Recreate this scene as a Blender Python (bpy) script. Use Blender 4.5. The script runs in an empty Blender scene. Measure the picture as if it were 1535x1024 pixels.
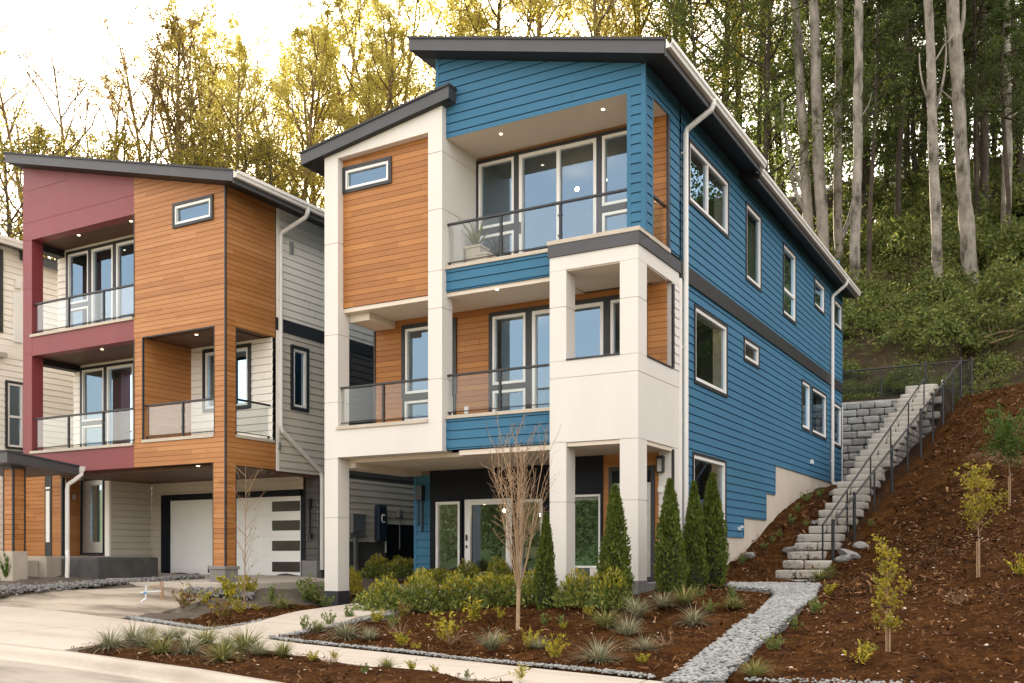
import bpy, bmesh, math, random
import numpy as np
from mathutils import Vector
R = math.radians
rng = np.random.default_rng(7)
random.seed(7)
scene = bpy.context.scene
COL = scene.collection

# ------------------------------------------------------------------ camera model
# level camera with a vertical lens shift; the house fronts run along world X, house sides along world Y
F = 1475.0; CX = 767.5; HY = 834.0; CZ = 1.6
_n = math.hypot(1, (CX + 1835) / F)
AXR = ((CX + 1835) / F) / _n
AXF = 1 / _n

def ray(x, y):
    u = (x - CX) / F
    return (-AXF + AXR * u, AXR + AXF * u, (HY - y) / F)

def onY(x, y, Y):
    a = ray(x, y); t = Y / a[1]
    return a[0] * t, CZ + a[2] * t

def onX(x, y, X):
    a = ray(x, y); t = X / a[0]
    return a[1] * t, CZ + a[2] * t

def onPlane(x, y, z0, zx=0.0, zy=0.0):
    a = ray(x, y)
    t = (CZ - z0) / (zx * a[0] + zy * a[1] - a[2])
    return a[0] * t, a[1] * t, CZ + a[2] * t

def proj(X, Y, Z):
    f = -AXF * X + AXR * Y; r = AXR * X + AXF * Y
    return CX + F * r / f, HY - F * (Z - CZ) / f

# ------------------------------------------------------------------ objects
def tag(o, label=None, cat=None, group=None, kind=None):
    if label: o['label'] = label
    if cat: o['category'] = cat
    if group: o['group'] = group
    if kind: o['kind'] = kind
    return o

def empty(name, loc, label=None, cat=None, group=None):
    o = bpy.data.objects.new(name, None)
    o.empty_display_size = .3
    COL.objects.link(o); o.location = loc
    return tag(o, label, cat, group)

def world_loc(o):
    v = Vector(o.location); p = o.parent
    while p:
        v += Vector(p.location); p = p.parent
    return v

def link(name, me, parent=None, loc=(0, 0, 0)):
    o = bpy.data.objects.new(name, me)
    COL.objects.link(o)
    o.parent = parent
    o.location = loc
    return o

def copy_tree(o, parent=None):
    c = o.copy(); COL.objects.link(c); c.parent = parent
    for ch in list(o.children):
        copy_tree(ch, c)
    return c

class MB:
    """collects polygons in world coordinates, then links them as one mesh object"""
    def __init__(s):
        s.v = []; s.f = []; s.m = []
    def quad(s, *p, m=0):
        i = len(s.v); s.v.extend([tuple(q) for q in p]); s.f.append(tuple(range(i, i + len(p)))); s.m.append(m)
    def box(s, x0, x1, y0, y1, z0, z1, m=0):
        if x0 > x1: x0, x1 = x1, x0
        if y0 > y1: y0, y1 = y1, y0
        if z0 > z1: z0, z1 = z1, z0
        i = len(s.v)
        s.v.extend([(x0, y0, z0), (x1, y0, z0), (x1, y1, z0), (x0, y1, z0), (x0, y0, z1), (x1, y0, z1), (x1, y1, z1), (x0, y1, z1)])
        for f in ((0, 3, 2, 1), (4, 5, 6, 7), (0, 1, 5, 4), (1, 2, 6, 5), (2, 3, 7, 6), (3, 0, 4, 7)):
            s.f.append(tuple(i + k for k in f)); s.m.append(m)
    def prism(s, prof, axis, a0, a1, m=0):
        """profile of 2D points extruded along an axis: 'y' -> profile (x,z), 'x' -> (y,z), 'z' -> (x,y)"""
        def P(p, a):
            return {'y': (p[0], a, p[1]), 'x': (a, p[0], p[1]), 'z': (p[0], p[1], a)}[axis]
        n = len(prof); i = len(s.v)
        s.v.extend([P(p, a0) for p in prof] + [P(p, a1) for p in prof])
        s.f.append(tuple(range(i, i + n))); s.m.append(m)
        s.f.append(tuple(range(i + 2 * n - 1, i + n - 1, -1))); s.m.append(m)
        for k in range(n):
            l = (k + 1) % n
            s.f.append((i + k, i + n + k, i + n + l, i + l)); s.m.append(m)
    def tube(s, pts, rad, sides=8, m=0, cap=True):
        pts = [Vector(p) for p in pts]; n = len(pts)
        if not hasattr(rad, '__len__'): rad = [rad] * n
        i = len(s.v); up = None
        for k in range(n):
            d = (pts[min(k + 1, n - 1)] - pts[max(k - 1, 0)])
            d = d.normalized() if d.length > 1e-9 else Vector((0, 0, 1))
            if up is None:
                up = Vector((0, 0, 1)) if abs(d.z) < .9 else Vector((1, 0, 0))
            a = d.cross(up).normalized(); b = d.cross(a).normalized(); up = -b if (-b).dot(up) > 0 else b
            a = d.cross(up).normalized(); b = a.cross(d).normalized()
            for j in range(sides):
                t = 2 * math.pi * j / sides
                s.v.append(tuple(pts[k] + (a * math.cos(t) + b * math.sin(t)) * rad[k]))
        for k in range(n - 1):
            for j in range(sides):
                l = (j + 1) % sides
                s.f.append((i + k * sides + j, i + k * sides + l, i + (k + 1) * sides + l, i + (k + 1) * sides + j)); s.m.append(m)
        if cap:
            s.f.append(tuple(i + j for j in range(sides - 1, -1, -1))); s.m.append(m)
            s.f.append(tuple(i + (n - 1) * sides + j for j in range(sides))); s.m.append(m)
    def build(s, name, mats, parent=None, bevel=0.0, smooth=False, at=None):
        if not isinstance(mats, (list, tuple)): mats = [mats]
        base = world_loc(parent) if parent else Vector((0, 0, 0))
        loc = Vector(at) if at is not None else base
        me = bpy.data.meshes.new(name)
        me.from_pydata([(v[0] - loc.x, v[1] - loc.y, v[2] - loc.z) for v in s.v], [], s.f)
        for mt in mats: me.materials.append(mt)
        if len(mats) > 1: me.polygons.foreach_set('material_index', s.m)
        bm = bmesh.new(); bm.from_mesh(me)
        bmesh.ops.recalc_face_normals(bm, faces=bm.faces)
        if bevel > 0:
            bmesh.ops.remove_doubles(bm, verts=bm.verts, dist=1e-5)
            ed = [e for e in bm.edges if len(e.link_faces) == 2 and e.calc_face_angle(0) > .6]
            bmesh.ops.bevel(bm, geom=ed, offset=bevel, segments=2, affect='EDGES', profile=.6)
        bm.to_mesh(me); bm.free()
        if smooth:
            me.polygons.foreach_set('use_smooth', [True] * len(me.polygons))
        return link(name, me, parent, loc - base)

def mesh_np(name, verts, faces, mats, smooth=False, midx=None):
    """verts (N,3), faces (M,k) all with k corners"""
    verts = np.asarray(verts, dtype=np.float32); faces = np.asarray(faces, dtype=np.int32)
    me = bpy.data.meshes.new(name)
    k = faces.shape[1]
    me.vertices.add(len(verts)); me.vertices.foreach_set('co', verts.ravel())
    me.loops.add(faces.size); me.loops.foreach_set('vertex_index', faces.ravel())
    me.polygons.add(len(faces)); me.polygons.foreach_set('loop_start', np.arange(0, faces.size, k, dtype=np.int32))
    if not isinstance(mats, (list, tuple)): mats = [mats]
    for mt in mats: me.materials.append(mt)
    if midx is not None: me.polygons.foreach_set('material_index', np.asarray(midx, dtype=np.int32))
    if smooth: me.polygons.foreach_set('use_smooth', np.ones(len(faces), dtype=bool))
    me.update(calc_edges=True); me.validate()
    return me

# ------------------------------------------------------------------ materials
def srgb(r, g, b):
    f = lambda c: (c / 255 / 12.92) if c / 255 <= .04045 else ((c / 255 + .055) / 1.055) ** 2.4
    return (f(r), f(g), f(b))

def N(nt, t, **kw):
    n = nt.nodes.new(t)
    for k, v in kw.items(): setattr(n, k, v)
    return n

def mathn(nt, op, a, b=None, clamp=False):
    n = N(nt, 'ShaderNodeMath', operation=op, use_clamp=clamp)
    for i, v in enumerate((a, b)):
        if v is None: continue
        if isinstance(v, (int, float)): n.inputs[i].default_value = v
        else: nt.links.new(v, n.inputs[i])
    return n.outputs[0]

def noise(nt, vec, scale, detail=4, rough=.6):
    n = N(nt, 'ShaderNodeTexNoise'); n.inputs['Scale'].default_value = scale
    n.inputs['Detail'].default_value = detail; n.inputs['Roughness'].default_value = rough
    if vec is not None: nt.links.new(vec, n.inputs['Vector'])
    return n.outputs['Fac']

def ramp(nt, fac, stops):
    n = N(nt, 'ShaderNodeValToRGB'); e = n.color_ramp.elements
    while len(e) < len(stops): e.new(.5)
    for el, (p, c) in zip(e, stops):
        el.position = p; el.color = (c[0], c[1], c[2], 1)
    nt.links.new(fac, n.inputs[0])
    return n.outputs[0]

def mul(c, k): return tuple(max(0, min(1, v * k)) for v in c)

def position(nt, scale=(1, 1, 1)):
    g = N(nt, 'ShaderNodeNewGeometry'); m = N(nt, 'ShaderNodeMapping')
    m.inputs['Scale'].default_value = scale
    nt.links.new(g.outputs['Position'], m.inputs['Vector'])
    return m.outputs[0]

def new_mat(name):
    m = bpy.data.materials.new(name); m.use_nodes = True
    nt = m.node_tree
    b = nt.nodes['Principled BSDF']
    return m, nt, b

def plain(name, col, rough=.6, var=.08, scale=2.5, bump=0.0, bscale=60.0, metal=0.0, spec=.5, stretch=(1, 1, 1)):
    m, nt, b = new_mat(name)
    p = position(nt, stretch)
    c = ramp(nt, noise(nt, p, scale, 6), [(.25, mul(col, 1 - var)), (.75, mul(col, 1 + var))])
    nt.links.new(c, b.inputs['Base Color'])
    b.inputs['Metallic'].default_value = metal
    b.inputs['Specular IOR Level'].default_value = spec
    r = mathn(nt, 'ADD', mathn(nt, 'MULTIPLY', noise(nt, p, scale * 4), .2), rough - .1, True)
    nt.links.new(r, b.inputs['Roughness'])
    if bump:
        bn = N(nt, 'ShaderNodeBump'); bn.inputs['Strength'].default_value = bump; bn.inputs['Distance'].default_value = .01
        nt.links.new(noise(nt, p, bscale, 5), bn.inputs['Height']); nt.links.new(bn.outputs[0], b.inputs['Normal'])
    return m

def boards(name, cols, pitch, z0=0.0, rough=.55, grain=.35, knots=True, length=2.4):
    """timber boards: each board (by its height) and each length of it has its own tone, grain runs along it"""
    m, nt, b = new_mat(name)
    g = N(nt, 'ShaderNodeNewGeometry'); s = N(nt, 'ShaderNodeSeparateXYZ'); nt.links.new(g.outputs['Position'], s.inputs[0])
    row = mathn(nt, 'FLOOR', mathn(nt, 'DIVIDE', mathn(nt, 'SUBTRACT', s.outputs['Z'], z0), pitch))
    along = mathn(nt, 'ADD', s.outputs['X'], s.outputs['Y'])
    wn = N(nt, 'ShaderNodeTexWhiteNoise', noise_dimensions='1D'); nt.links.new(row, wn.inputs['W'])
    seg = mathn(nt, 'FLOOR', mathn(nt, 'DIVIDE', mathn(nt, 'ADD', along, mathn(nt, 'MULTIPLY', wn.outputs['Value'], length)), length))
    w2 = N(nt, 'ShaderNodeTexWhiteNoise', noise_dimensions='2D')
    cb = N(nt, 'ShaderNodeCombineXYZ'); nt.links.new(row, cb.inputs[0]); nt.links.new(seg, cb.inputs[1]); nt.links.new(cb.outputs[0], w2.inputs['Vector'])
    p = position(nt, (1.2, 1.2, 26))
    gr = noise(nt, p, 2.2, 6, .65)
    pb = position(nt, (.8, .8, 1.2))
    bl = noise(nt, pb, .9, 3)
    t = mathn(nt, 'ADD', mathn(nt, 'MULTIPLY', w2.outputs['Value'], 1 - grain - .25), mathn(nt, 'ADD', mathn(nt, 'MULTIPLY', gr, grain), mathn(nt, 'MULTIPLY', bl, .25)))
    n = len(cols)
    c = ramp(nt, t, [(.15 + .7 * i / (n - 1), cc) for i, cc in enumerate(cols)])
    nt.links.new(c, b.inputs['Base Color'])
    b.inputs['Roughness'].default_value = rough
    bn = N(nt, 'ShaderNodeBump'); bn.inputs['Strength'].default_value = .15; bn.inputs['Distance'].default_value = .004
    nt.links.new(gr, bn.inputs['Height']); nt.links.new(bn.outputs[0], b.inputs['Normal'])
    return m

def leafmat(name, stops, trans=.45, rough=.55, spec=.3, varscale=0.0):
    """foliage: every leaf has its own tone; light passes through it"""
    m, nt, b = new_mat(name)
    g = N(nt, 'ShaderNodeNewGeometry')
    r = g.outputs['Random Per Island']
    if varscale:
        r = mathn(nt, 'ADD', mathn(nt, 'MULTIPLY', r, .6), mathn(nt, 'MULTIPLY', noise(nt, position(nt), varscale, 2), .4))
    n = len(stops)
    c = ramp(nt, r, [(i / max(1, n - 1) * (.96), s) for i, s in enumerate(stops)])
    nt.links.new(c, b.inputs['Base Color'])
    b.inputs['Roughness'].default_value = rough; b.inputs['Specular IOR Level'].default_value = spec
    if trans:
        t = N(nt, 'ShaderNodeBsdfTranslucent'); nt.links.new(c, t.inputs['Color'])
        mx = N(nt, 'ShaderNodeMixShader'); mx.inputs[0].default_value = trans
        nt.links.new(b.outputs[0], mx.inputs[1]); nt.links.new(t.outputs[0], mx.inputs[2])
        nt.links.new(mx.outputs[0], nt.nodes['Material Output'].inputs[0])
    return m

def glassmat(name, base=.1, tint=(.9, .93, .92), rough=.0, refl=(1, 1, 1), k=.8):
    m, nt, b = new_mat(name); nt.nodes.remove(b)
    tr = N(nt, 'ShaderNodeBsdfTransparent'); tr.inputs[0].default_value = (*tint, 1)
    gl = N(nt, 'ShaderNodeBsdfGlossy'); gl.inputs['Roughness'].default_value = rough; gl.inputs['Color'].default_value = (*refl, 1)
    lw = N(nt, 'ShaderNodeLayerWeight'); lw.inputs['Blend'].default_value = .35
    f = mathn(nt, 'ADD', mathn(nt, 'MULTIPLY', lw.outputs['Fresnel'], k), base, True)
    mx = N(nt, 'ShaderNodeMixShader'); nt.links.new(f, mx.inputs[0])
    nt.links.new(tr.outputs[0], mx.inputs[1]); nt.links.new(gl.outputs[0], mx.inputs[2])
    nt.links.new(mx.outputs[0], nt.nodes['Material Output'].inputs[0])
    return m

def emit(name, col, k):
    m, nt, b = new_mat(name)
    b.inputs['Base Color'].default_value = (*col, 1)
    b.inputs['Emission Color'].default_value = (*col, 1); b.inputs['Emission Strength'].default_value = k
    return m

M = {}
M['blue'] = plain('blue_lap_siding', (.048, .155, .250), .7, .09, .8, spec=.22)
M['cream'] = plain('cream_lap_siding', (.88, .82, .725), .6, .05, .9)
M['taupe'] = plain('taupe_lap_siding', (.60, .53, .435), .6, .07, .9)
M['charcoal_siding'] = plain('charcoal_lap_siding', (.075, .068, .06), .6, .1, 1)
M['white'] = plain('white_fibre_cement', (.69, .645, .58), .65, .05, 1.1, .12, 120, stretch=(1, 1, .22))
M['red'] = plain('wine_red_panel', (.205, .035, .037), .5, .10, .7)
M['dark'] = plain('charcoal_trim', (.026, .026, .028), .5, .12, 3)
M['fascia'] = plain('dark_grey_fascia', (.060, .060, .063), .5, .12, 2)
M['soffit_black'] = plain('black_soffit', (.012, .011, .011), .6, .1, 3)
M['soffit'] = plain('tan_soffit_panel', (.70, .60, .48), .65, .06, 1.2)
M['brown_soffit'] = plain('brown_soffit_boards', (.10, .048, .024), .6, .2, 5)
M['blackpanel'] = plain('black_panel', (.008, .010, .015), .6, .15, 2, spec=.2)
M['shingle'] = plain('asphalt_roof', (.05, .05, .055), .85, .3, 30, .3, 60)
M['vinyl'] = plain('white_vinyl_frame', (.82, .79, .74), .4, .03, 3)
M['gutter'] = plain('white_gutter_metal', (.74, .70, .64), .35, .05, 3)
M['black_metal'] = plain('black_metal', (.016, .016, .017), .4, .15, 8)
M['capstone'] = plain('tan_deck_cap', (.50, .43, .34), .65, .1, 3)
M['concrete'] = plain('pale_concrete', (.42, .36, .285), .8, .16, 1.6, .15, 45)
M['foundation'] = plain('foundation_concrete', (.56, .49, .395), .8, .14, 1.1, .2, 35)
M['greycon'] = plain('grey_concrete', (.20, .19, .18), .8, .2, 2.5, .2, 40)
M['darkcon'] = plain('dark_concrete', (.07, .065, .06), .75, .35, 2.5, .2, 30)
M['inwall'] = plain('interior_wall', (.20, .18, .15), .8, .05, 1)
M['infloor'] = plain('interior_floor', (.16, .10, .06), .5, .15, 3)
M['glass'] = glassmat('window_glass', .17, (.60, .63, .61), refl=(.50, .75, 1.0), k=.6)
M['railglass'] = glassmat('railing_glass', .012, (.93, .95, .95), k=.16)
M['pendant'] = emit('pendant_globe', (1, .74, .42), 30)
M['lamp'] = emit('warm_lamp', (1, .72, .40), 2.2)
M['doorwhite'] = plain('white_garage_door', (.86, .83, .78), .45, .04, 1.2)
M['steel'] = plain('brushed_steel', (.45, .44, .42), .35, .1, 6, metal=.8)
_w = [srgb(140, 86, 36), srgb(160, 102, 46), srgb(171, 112, 52), srgb(184, 124, 62)]
M['wood'] = boards('cedar_boards', _w, .125)
M['wood2'] = boards('weathered_cedar_boards', [srgb(144, 90, 42), srgb(164, 106, 52), srgb(174, 116, 62), srgb(188, 134, 80)], .125)
# ------------------------------------------------------------------ facade tools
class Frame:
    """a facade plane: kind 'y' looks towards -Y (fronts), kind 'x' looks towards +X (right-hand sides)"""
    def __init__(s, kind, at): s.k = kind; s.a = at
    def uz(s, x, y): return onY(x, y, s.a) if s.k == 'y' else onX(x, y, s.a)
    def P(s, u, z, o=0.0): return (u, s.a - o, z) if s.k == 'y' else (s.a + o, u, z)
    def box(s, mb, u0, u1, z0, z1, o0, o1, m=0):
        if s.k == 'y': mb.box(u0, u1, s.a - o1, s.a - o0, z0, z1, m)
        else: mb.box(s.a + o0, s.a + o1, u0, u1, z0, z1, m)
    def ring(s, mb, u0, u1, z0, z1, w, o0, o1, m=0, wt=None, wb=None):
        wt = w if wt is None else wt; wb = w if wb is None else wb
        s.box(mb, u0, u0 + w, z0, z1, o0, o1, m); s.box(mb, u1 - w, u1, z0, z1, o0, o1, m)
        s.box(mb, u0 + w, u1 - w, z1 - wt, z1, o0, o1, m); s.box(mb, u0 + w, u1 - w, z0, z0 + wb, o0, o1, m)

def cut(iv, holes):
    out = [iv]
    for a, b in holes:
        nx = []
        for p, q in out:
            if b <= p or a >= q: nx.append((p, q)); continue
            if a > p: nx.append((p, a))
            if b < q: nx.append((b, q))
        out = nx
    return out

def siding(name, parent, fr, u0, u1, z0, z1, mat, pitch=.183, gap=.016, depth=.022, lap=.014, holes=(), top=None, bottom=None, zref=0.0):
    """lap boards as real geometry: each course leans out towards its lower edge and leaves an open joint below it.
    top = (za, zb): the wall top falls in a straight line from za at u0 to zb at u1"""
    mb = MB()
    zs = {z0, z1}
    k0 = math.floor((z0 - zref) / pitch)
    k = k0
    while zref + k * pitch < z1:
        for z in (zref + k * pitch, zref + k * pitch + gap):
            if z0 < z < z1: zs.add(z)
        k += 1
    for h in holes:
        for z in (h[2], h[3]):
            if z0 < z < z1: zs.add(z)
    if top:
        for z in top:
            if z0 < z < z1: zs.add(z)
    zs = sorted(zs)
    def lim(z):
        a, b = u0, u1
        if top:
            za, zb = top
            if z > min(za, zb):
                t = min(1, max(0, (z - za) / (zb - za))) if abs(zb - za) > 1e-6 else 1
                uu = u0 + (u1 - u0) * t
                if zb < za: b = min(b, uu)
                else: a = max(a, uu)
        return a, b
    def off(z, kk):
        t = (z - (zref + kk * pitch + gap)) / (pitch - gap)
        return lap * (1 - max(0, min(1, t))) + .002
    for a, b in zip(zs[:-1], zs[1:]):
        if b - a < 1e-5: continue
        mid = (a + b) / 2
        kk = math.floor((mid - zref) / pitch); fz = mid - (zref + kk * pitch)
        groove = fz < gap
        hs = [(h[0], h[1]) for h in holes if h[2] < mid < h[3]]
        la = lim(a); lb = lim(b)
        iv = cut((min(la[0], lb[0]), max(la[1], lb[1])), hs)
        if not groove and not (top and b > min(top)):
            jr = random.Random(int(kk * 7919 + u0 * 31 + len(name)))
            js = []; jx = min(la[0], lb[0]) + jr.uniform(.6, 3.6)
            while jx < max(la[1], lb[1]): js.append((jx, jx + .005)); jx += jr.uniform(2.6, 3.7)
            iv = [w_ for v_ in iv for w_ in cut(v_, js)]
        for p, q in iv:
            pa = max(p, la[0]); qa = min(q, la[1]); pb = max(p, lb[0]); qb = min(q, lb[1])
            if qa < pa: qa = pa
            if qb < pb: qb = pb
            oa, ob = (-depth, -depth) if groove else (off(a, kk), off(b, kk))
            mb.quad(fr.P(pa, a, oa), fr.P(qa, a, oa), fr.P(qb, b, ob), fr.P(pb, b, ob))
            if groove:
                on = off(b, kk)      # under-edge of the board above and top edge of the board below
                mb.quad(fr.P(pb, b, -depth), fr.P(qb, b, -depth), fr.P(qb, b, on), fr.P(pb, b, on))
                mb.quad(fr.P(pa, a, .002), fr.P(qa, a, .002), fr.P(qa, a, -depth), fr.P(pa, a, -depth))
    return mb.build(name, mat, parent)

def window(parent, fr, u0, u1, z0, z1, trim=.09, vin=.055, trimmat='dark', out=.045, deep=.10, mulls=(), transoms=(), trimb=None, name='window', liner=False, vinmat='vinyl', glass='glass'):
    """window > sash (white frame with its mullions), pane. mulls / transoms are positions of bars inside the frame"""
    if u0 > u1: u0, u1 = u1, u0
    mb = MB(); fr.ring(mb, u0, u1, z0, z1, trim, -deep, out, wb=trimb)
    if trim <= 0: mb = MB(); fr.ring(mb, u0, u1, z0, z1, .012, -deep, .012)
    w = mb.build(name, M[trimmat], parent, bevel=.004)
    tb = trim if trimb is None else trimb
    a, b, c, d = u0 + trim, u1 - trim, z0 + tb, z1 - trim
    s = MB(); fr.ring(s, a, b, c, d, vin, -deep + .004, out - .018)
    for q in mulls: fr.box(s, q - vin * .55, q + vin * .55, c + vin, d - vin, -deep + .006, out - .022)
    for q in transoms: fr.box(s, a + vin, b - vin, q - vin * .55, q + vin * .55, -deep + .008, out - .026)
    if liner:
        fr.ring(s, a + .004, b - .004, c + .004, d - .004, .018, -.30, -deep + .002)
    s.build('sash', M[vinmat], w, bevel=.004)
    g = MB(); g.quad(fr.P(a, c, -.035), fr.P(b, c, -.035), fr.P(b, d, -.035), fr.P(a, d, -.035))
    g.build('pane', M[glass], w)
    return w

def pipe(name, parent, pts, w=.085, d=.065, mat='gutter', straps=()):
    mb = MB(); mb.tube(pts, w * .55, 8)
    for p in straps:
        mb.box(p[0] - .06, p[0] + .06, p[1] - .06, p[1] + .06, p[2] - .015, p[2] + .015)
    return mb.build(name, M[mat], parent, bevel=0, smooth=False)

def gutter(name, parent, X, Y0, Y1, z, h=.13, w=.12):
    """K-style gutter along Y, hung on the eave at X (outer face at X+w), top at z"""
    prof = [(X, z), (X + .008, z), (X + .008, z - h + .01), (X + w * .62, z - h + .01), (X + w * .72, z - h * .55), (X + w - .02, z - h * .42), (X + w - .008, z - .012), (X + w - .02, z - .012), (X + w - .02, z),
            (X + w, z), (X + w, z - h * .45), (X + w * .8, z - h * .6), (X + w * .7, z - h), (X, z - h)]
    mb = MB(); mb.prism(prof, 'y', Y0, Y1)
    return mb.build(name, M['gutter'], parent)

def railing(parent, fr, u0, u1, z, h=.94, posts=(), proud=.03, glass=True):
    """railing > handrail, posts, bottom_rail, glass_panel"""
    if u0 > u1: u0, u1 = u1, u0
    r = MB(); fr.box(r, u0, u1, z + h - .045, z + h, proud - .06, proud)
    o = r.build('railing', M['black_metal'], parent, bevel=.006)
    b = MB(); fr.box(b, u0, u1, z + .07, z + .09, proud - .042, proud - .018)
    fr.box(b, u0 + .03, u0 + .07, z, z + .07, proud - .045, proud - .015); fr.box(b, u1 - .07, u1 - .03, z, z + .07, proud - .045, proud - .015)
    b.build('bottom_rail', M['black_metal'], o, bevel=.003)
    for q in posts:
        p = MB(); fr.box(p, q - .024, q + .024, z, z + h - .047, proud - .054, proud - .006)
        for zz in (.22, .62):
            fr.box(p, q - .05, q + .05, z + zz, z + zz + .035, proud - .036, proud - .012)
        p.build('post', M['black_metal'], o, bevel=.004)
    if glass:
        e = [u0] + sorted(posts) + [u1]
        for a, c in zip(e[:-1], e[1:]):
            g = MB(); fr.box(g, a + .05, c - .05, z + .11, z + h - .06, proud - .035, proud - .025)
            g.build('glass_panel', M['railglass'], o)
    return o

def downlights(parent, pts, z, r=.032):
    for x, y in pts:
        mb = MB(); n = 12
        mb.prism([(x + math.cos(i * 2 * math.pi / n) * r * 1.7, y + math.sin(i * 2 * math.pi / n) * r * 1.7) for i in range(n)], 'z', z - .012, z - .002)
        o = mb.build('downlight', M['vinyl'], parent)
        mb = MB(); mb.prism([(x + math.cos(i * 2 * math.pi / n) * r, y + math.sin(i * 2 * math.pi / n) * r) for i in range(n)], 'z', z - .02, z - .013)
        mb.build('bulb', M['lamp'], o)

def globe(parent, p, r=.06, name='pendant_lamp', drop=0):
    mb = MB(); c = Vector(p); r *= .6
    for i in range(6):
        a0, a1 = math.pi * i / 6, math.pi * (i + 1) / 6
        for j in range(10):
            b0, b1 = 2 * math.pi * j / 10, 2 * math.pi * (j + 1) / 10
            f = lambda a, b: c + Vector((math.sin(a) * math.cos(b), math.sin(a) * math.sin(b), math.cos(a))) * r
            mb.quad(f(a0, b0), f(a1, b0), f(a1, b1), f(a0, b1))
    if drop: mb.box(p[0] - .006, p[0] + .006, p[1] - .006, p[1] + .006, p[2] + r, p[2] + drop, 1)
    return mb.build(name, [M['pendant'], M['black_metal']], parent)

def simple(name, parent, mat, *boxes, bevel=0.0):
    """boxes that touch become one mesh, boxes that stand apart become parts of their own"""
    bs = [tuple(b) for b in boxes]; left = list(range(len(bs))); first = None
    lo = lambda b, k: min(b[2 * k], b[2 * k + 1]); hi = lambda b, k: max(b[2 * k], b[2 * k + 1])
    near = lambda a, b: all(lo(a, k) <= hi(b, k) + .015 and lo(b, k) <= hi(a, k) + .015 for k in range(3))
    while left:
        grp = [left.pop(0)]; i = 0
        while i < len(grp):
            for j in list(left):
                if near(bs[grp[i]], bs[j]): grp.append(j); left.remove(j)
            i += 1
        mb = MB()
        for j in grp: mb.box(*bs[j])
        o = mb.build(name, M[mat], parent, bevel=bevel)
        first = first or o
    return first
# ------------------------------------------------------------------ the blue house
Y0 = 17.06                 # face of the white tower frame
YB = 17.22                 # face of the blue bands and the blue upper wall
YW = 16.878                # face of the white corner box
YD = 18.45                 # back walls of the decks
YE = 20.07                 # ground floor entrance wall
XL, XA, XB2, XT = -14.483, -14.102, -11.689, -11.339
XC = -6.902; XWL = -8.73; YEND = 35.478
H = empty('blue_house', (-10.7, 26.0, .9), 'three storey blue house with white corner columns and cedar panels beside the mulch slope', 'house')

def roof_tower(x): return 10.405 + (x + 15.05) * .1529     # underside
def roof_main(x): return 12.164 + (x + 11.993) * (10.667 - 12.164) / (11.993 - 6.312)

# main monopitch roof, two sections with a step in the eave
def slab(name, x0, x1, y0, y1, f, th, lip=.045, parent=H):
    mb = MB()
    mb.prism([(x0, f(x0)), (x1, f(x1)), (x1, f(x1) + th), (x0, f(x0) + th)], 'y', y0, y1, 0)
    mb.prism([(x0 - .025, f(x0 - .025) + th), (x1 + .01, f(x1 + .01) + th), (x1 + .01, f(x1 + .01) + th + lip), (x0 - .025, f(x0 - .025) + th + lip)], 'y', y0 - .03, y1, 1)
    return mb.build(name, [M['fascia'], M['shingle']], parent)
rf = slab('roof', -11.993, -6.36, 16.80, 23.15, roof_main, .235)
slab('rear_roof', -11.993, -6.47, 23.15, 35.8, lambda x: roof_main(x) - .13, .235)
# black boarded soffit under the roof overhang, along the eave and the front
sf = MB()
for (a, b, y0, y1, dz) in ((-11.96, XC - .0, 16.83, YB - .03, .008), (XC + .03, -6.38, 16.83, 23.14, .008), (XC + .03, -6.49, 23.15, 35.77, .14)):
    sf.quad((a, y0, roof_main(a) - dz), (b, y0, roof_main(b) - dz), (b, y1, roof_main(b) - dz), (a, y1, roof_main(a) - dz))
sf.quad((XC + .03, 23.145, roof_main(XC + .03)), (-6.38, 23.145, roof_main(-6.38)), (-6.38, 23.145, roof_main(-6.38) - .17), (XC + .03, 23.145, roof_main(XC) - .17))
sf.build('soffit', M['soffit_black'], H)
simple('eave_board', H, 'fascia', (-6.365, -6.335, 16.82, 23.15, roof_main(-6.36) - .04, roof_main(-6.36) + .24), (-6.475, -6.445, 23.15, 35.8, roof_main(-6.47) - .17, roof_main(-6.47) + .11))
gutter('gutter', H, -6.333, 16.80, 23.18, roof_main(-6.36) + .235, .15, .125)
gutter('gutter', H, -6.443, 23.02, 35.82, roof_main(-6.47) + .10, .15, .125)
# tower roof
slab('tower_roof', -15.06, -11.60, 16.92, 33.0, roof_tower, .25)
mb = MB()
x0, x1 = -11.60, -11.085
mb.prism([(x0, roof_tower(x0)), (x1, roof_tower(x1)), (x1, roof_tower(x1) + .25), (x0, roof_tower(x0) + .25)], 'y', 16.92, YB - .004, 0)
mb.prism([(x0, roof_tower(x0) + .25), (x1 + .02, roof_tower(x1) + .255), (x1 + .02, roof_tower(x1) + .30), (x0, roof_tower(x0) + .295)], 'y', 16.89, YB - .004, 1)
mb.build('tower_roof_end', [M['fascia'], M['shingle']], H)
sf = MB()
sf.quad((-15.03, 16.94, roof_tower(-15.03) - .006), (-11.10, 16.94, roof_tower(-11.10) - .006), (-11.10, Y0 - .002, roof_tower(-11.10) - .006), (-15.03, Y0 - .002, roof_tower(-15.03) - .006))
sf.quad((-15.03, Y0 - .002, roof_tower(-15.03) - .006), (XL - .002, Y0 - .002, roof_tower(XL) - .006), (XL - .002, 30, roof_tower(XL) - .006), (-15.03, 30, roof_tower(-15.03) - .006))
sf.build('tower_soffit', M['soffit_black'], H)

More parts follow.
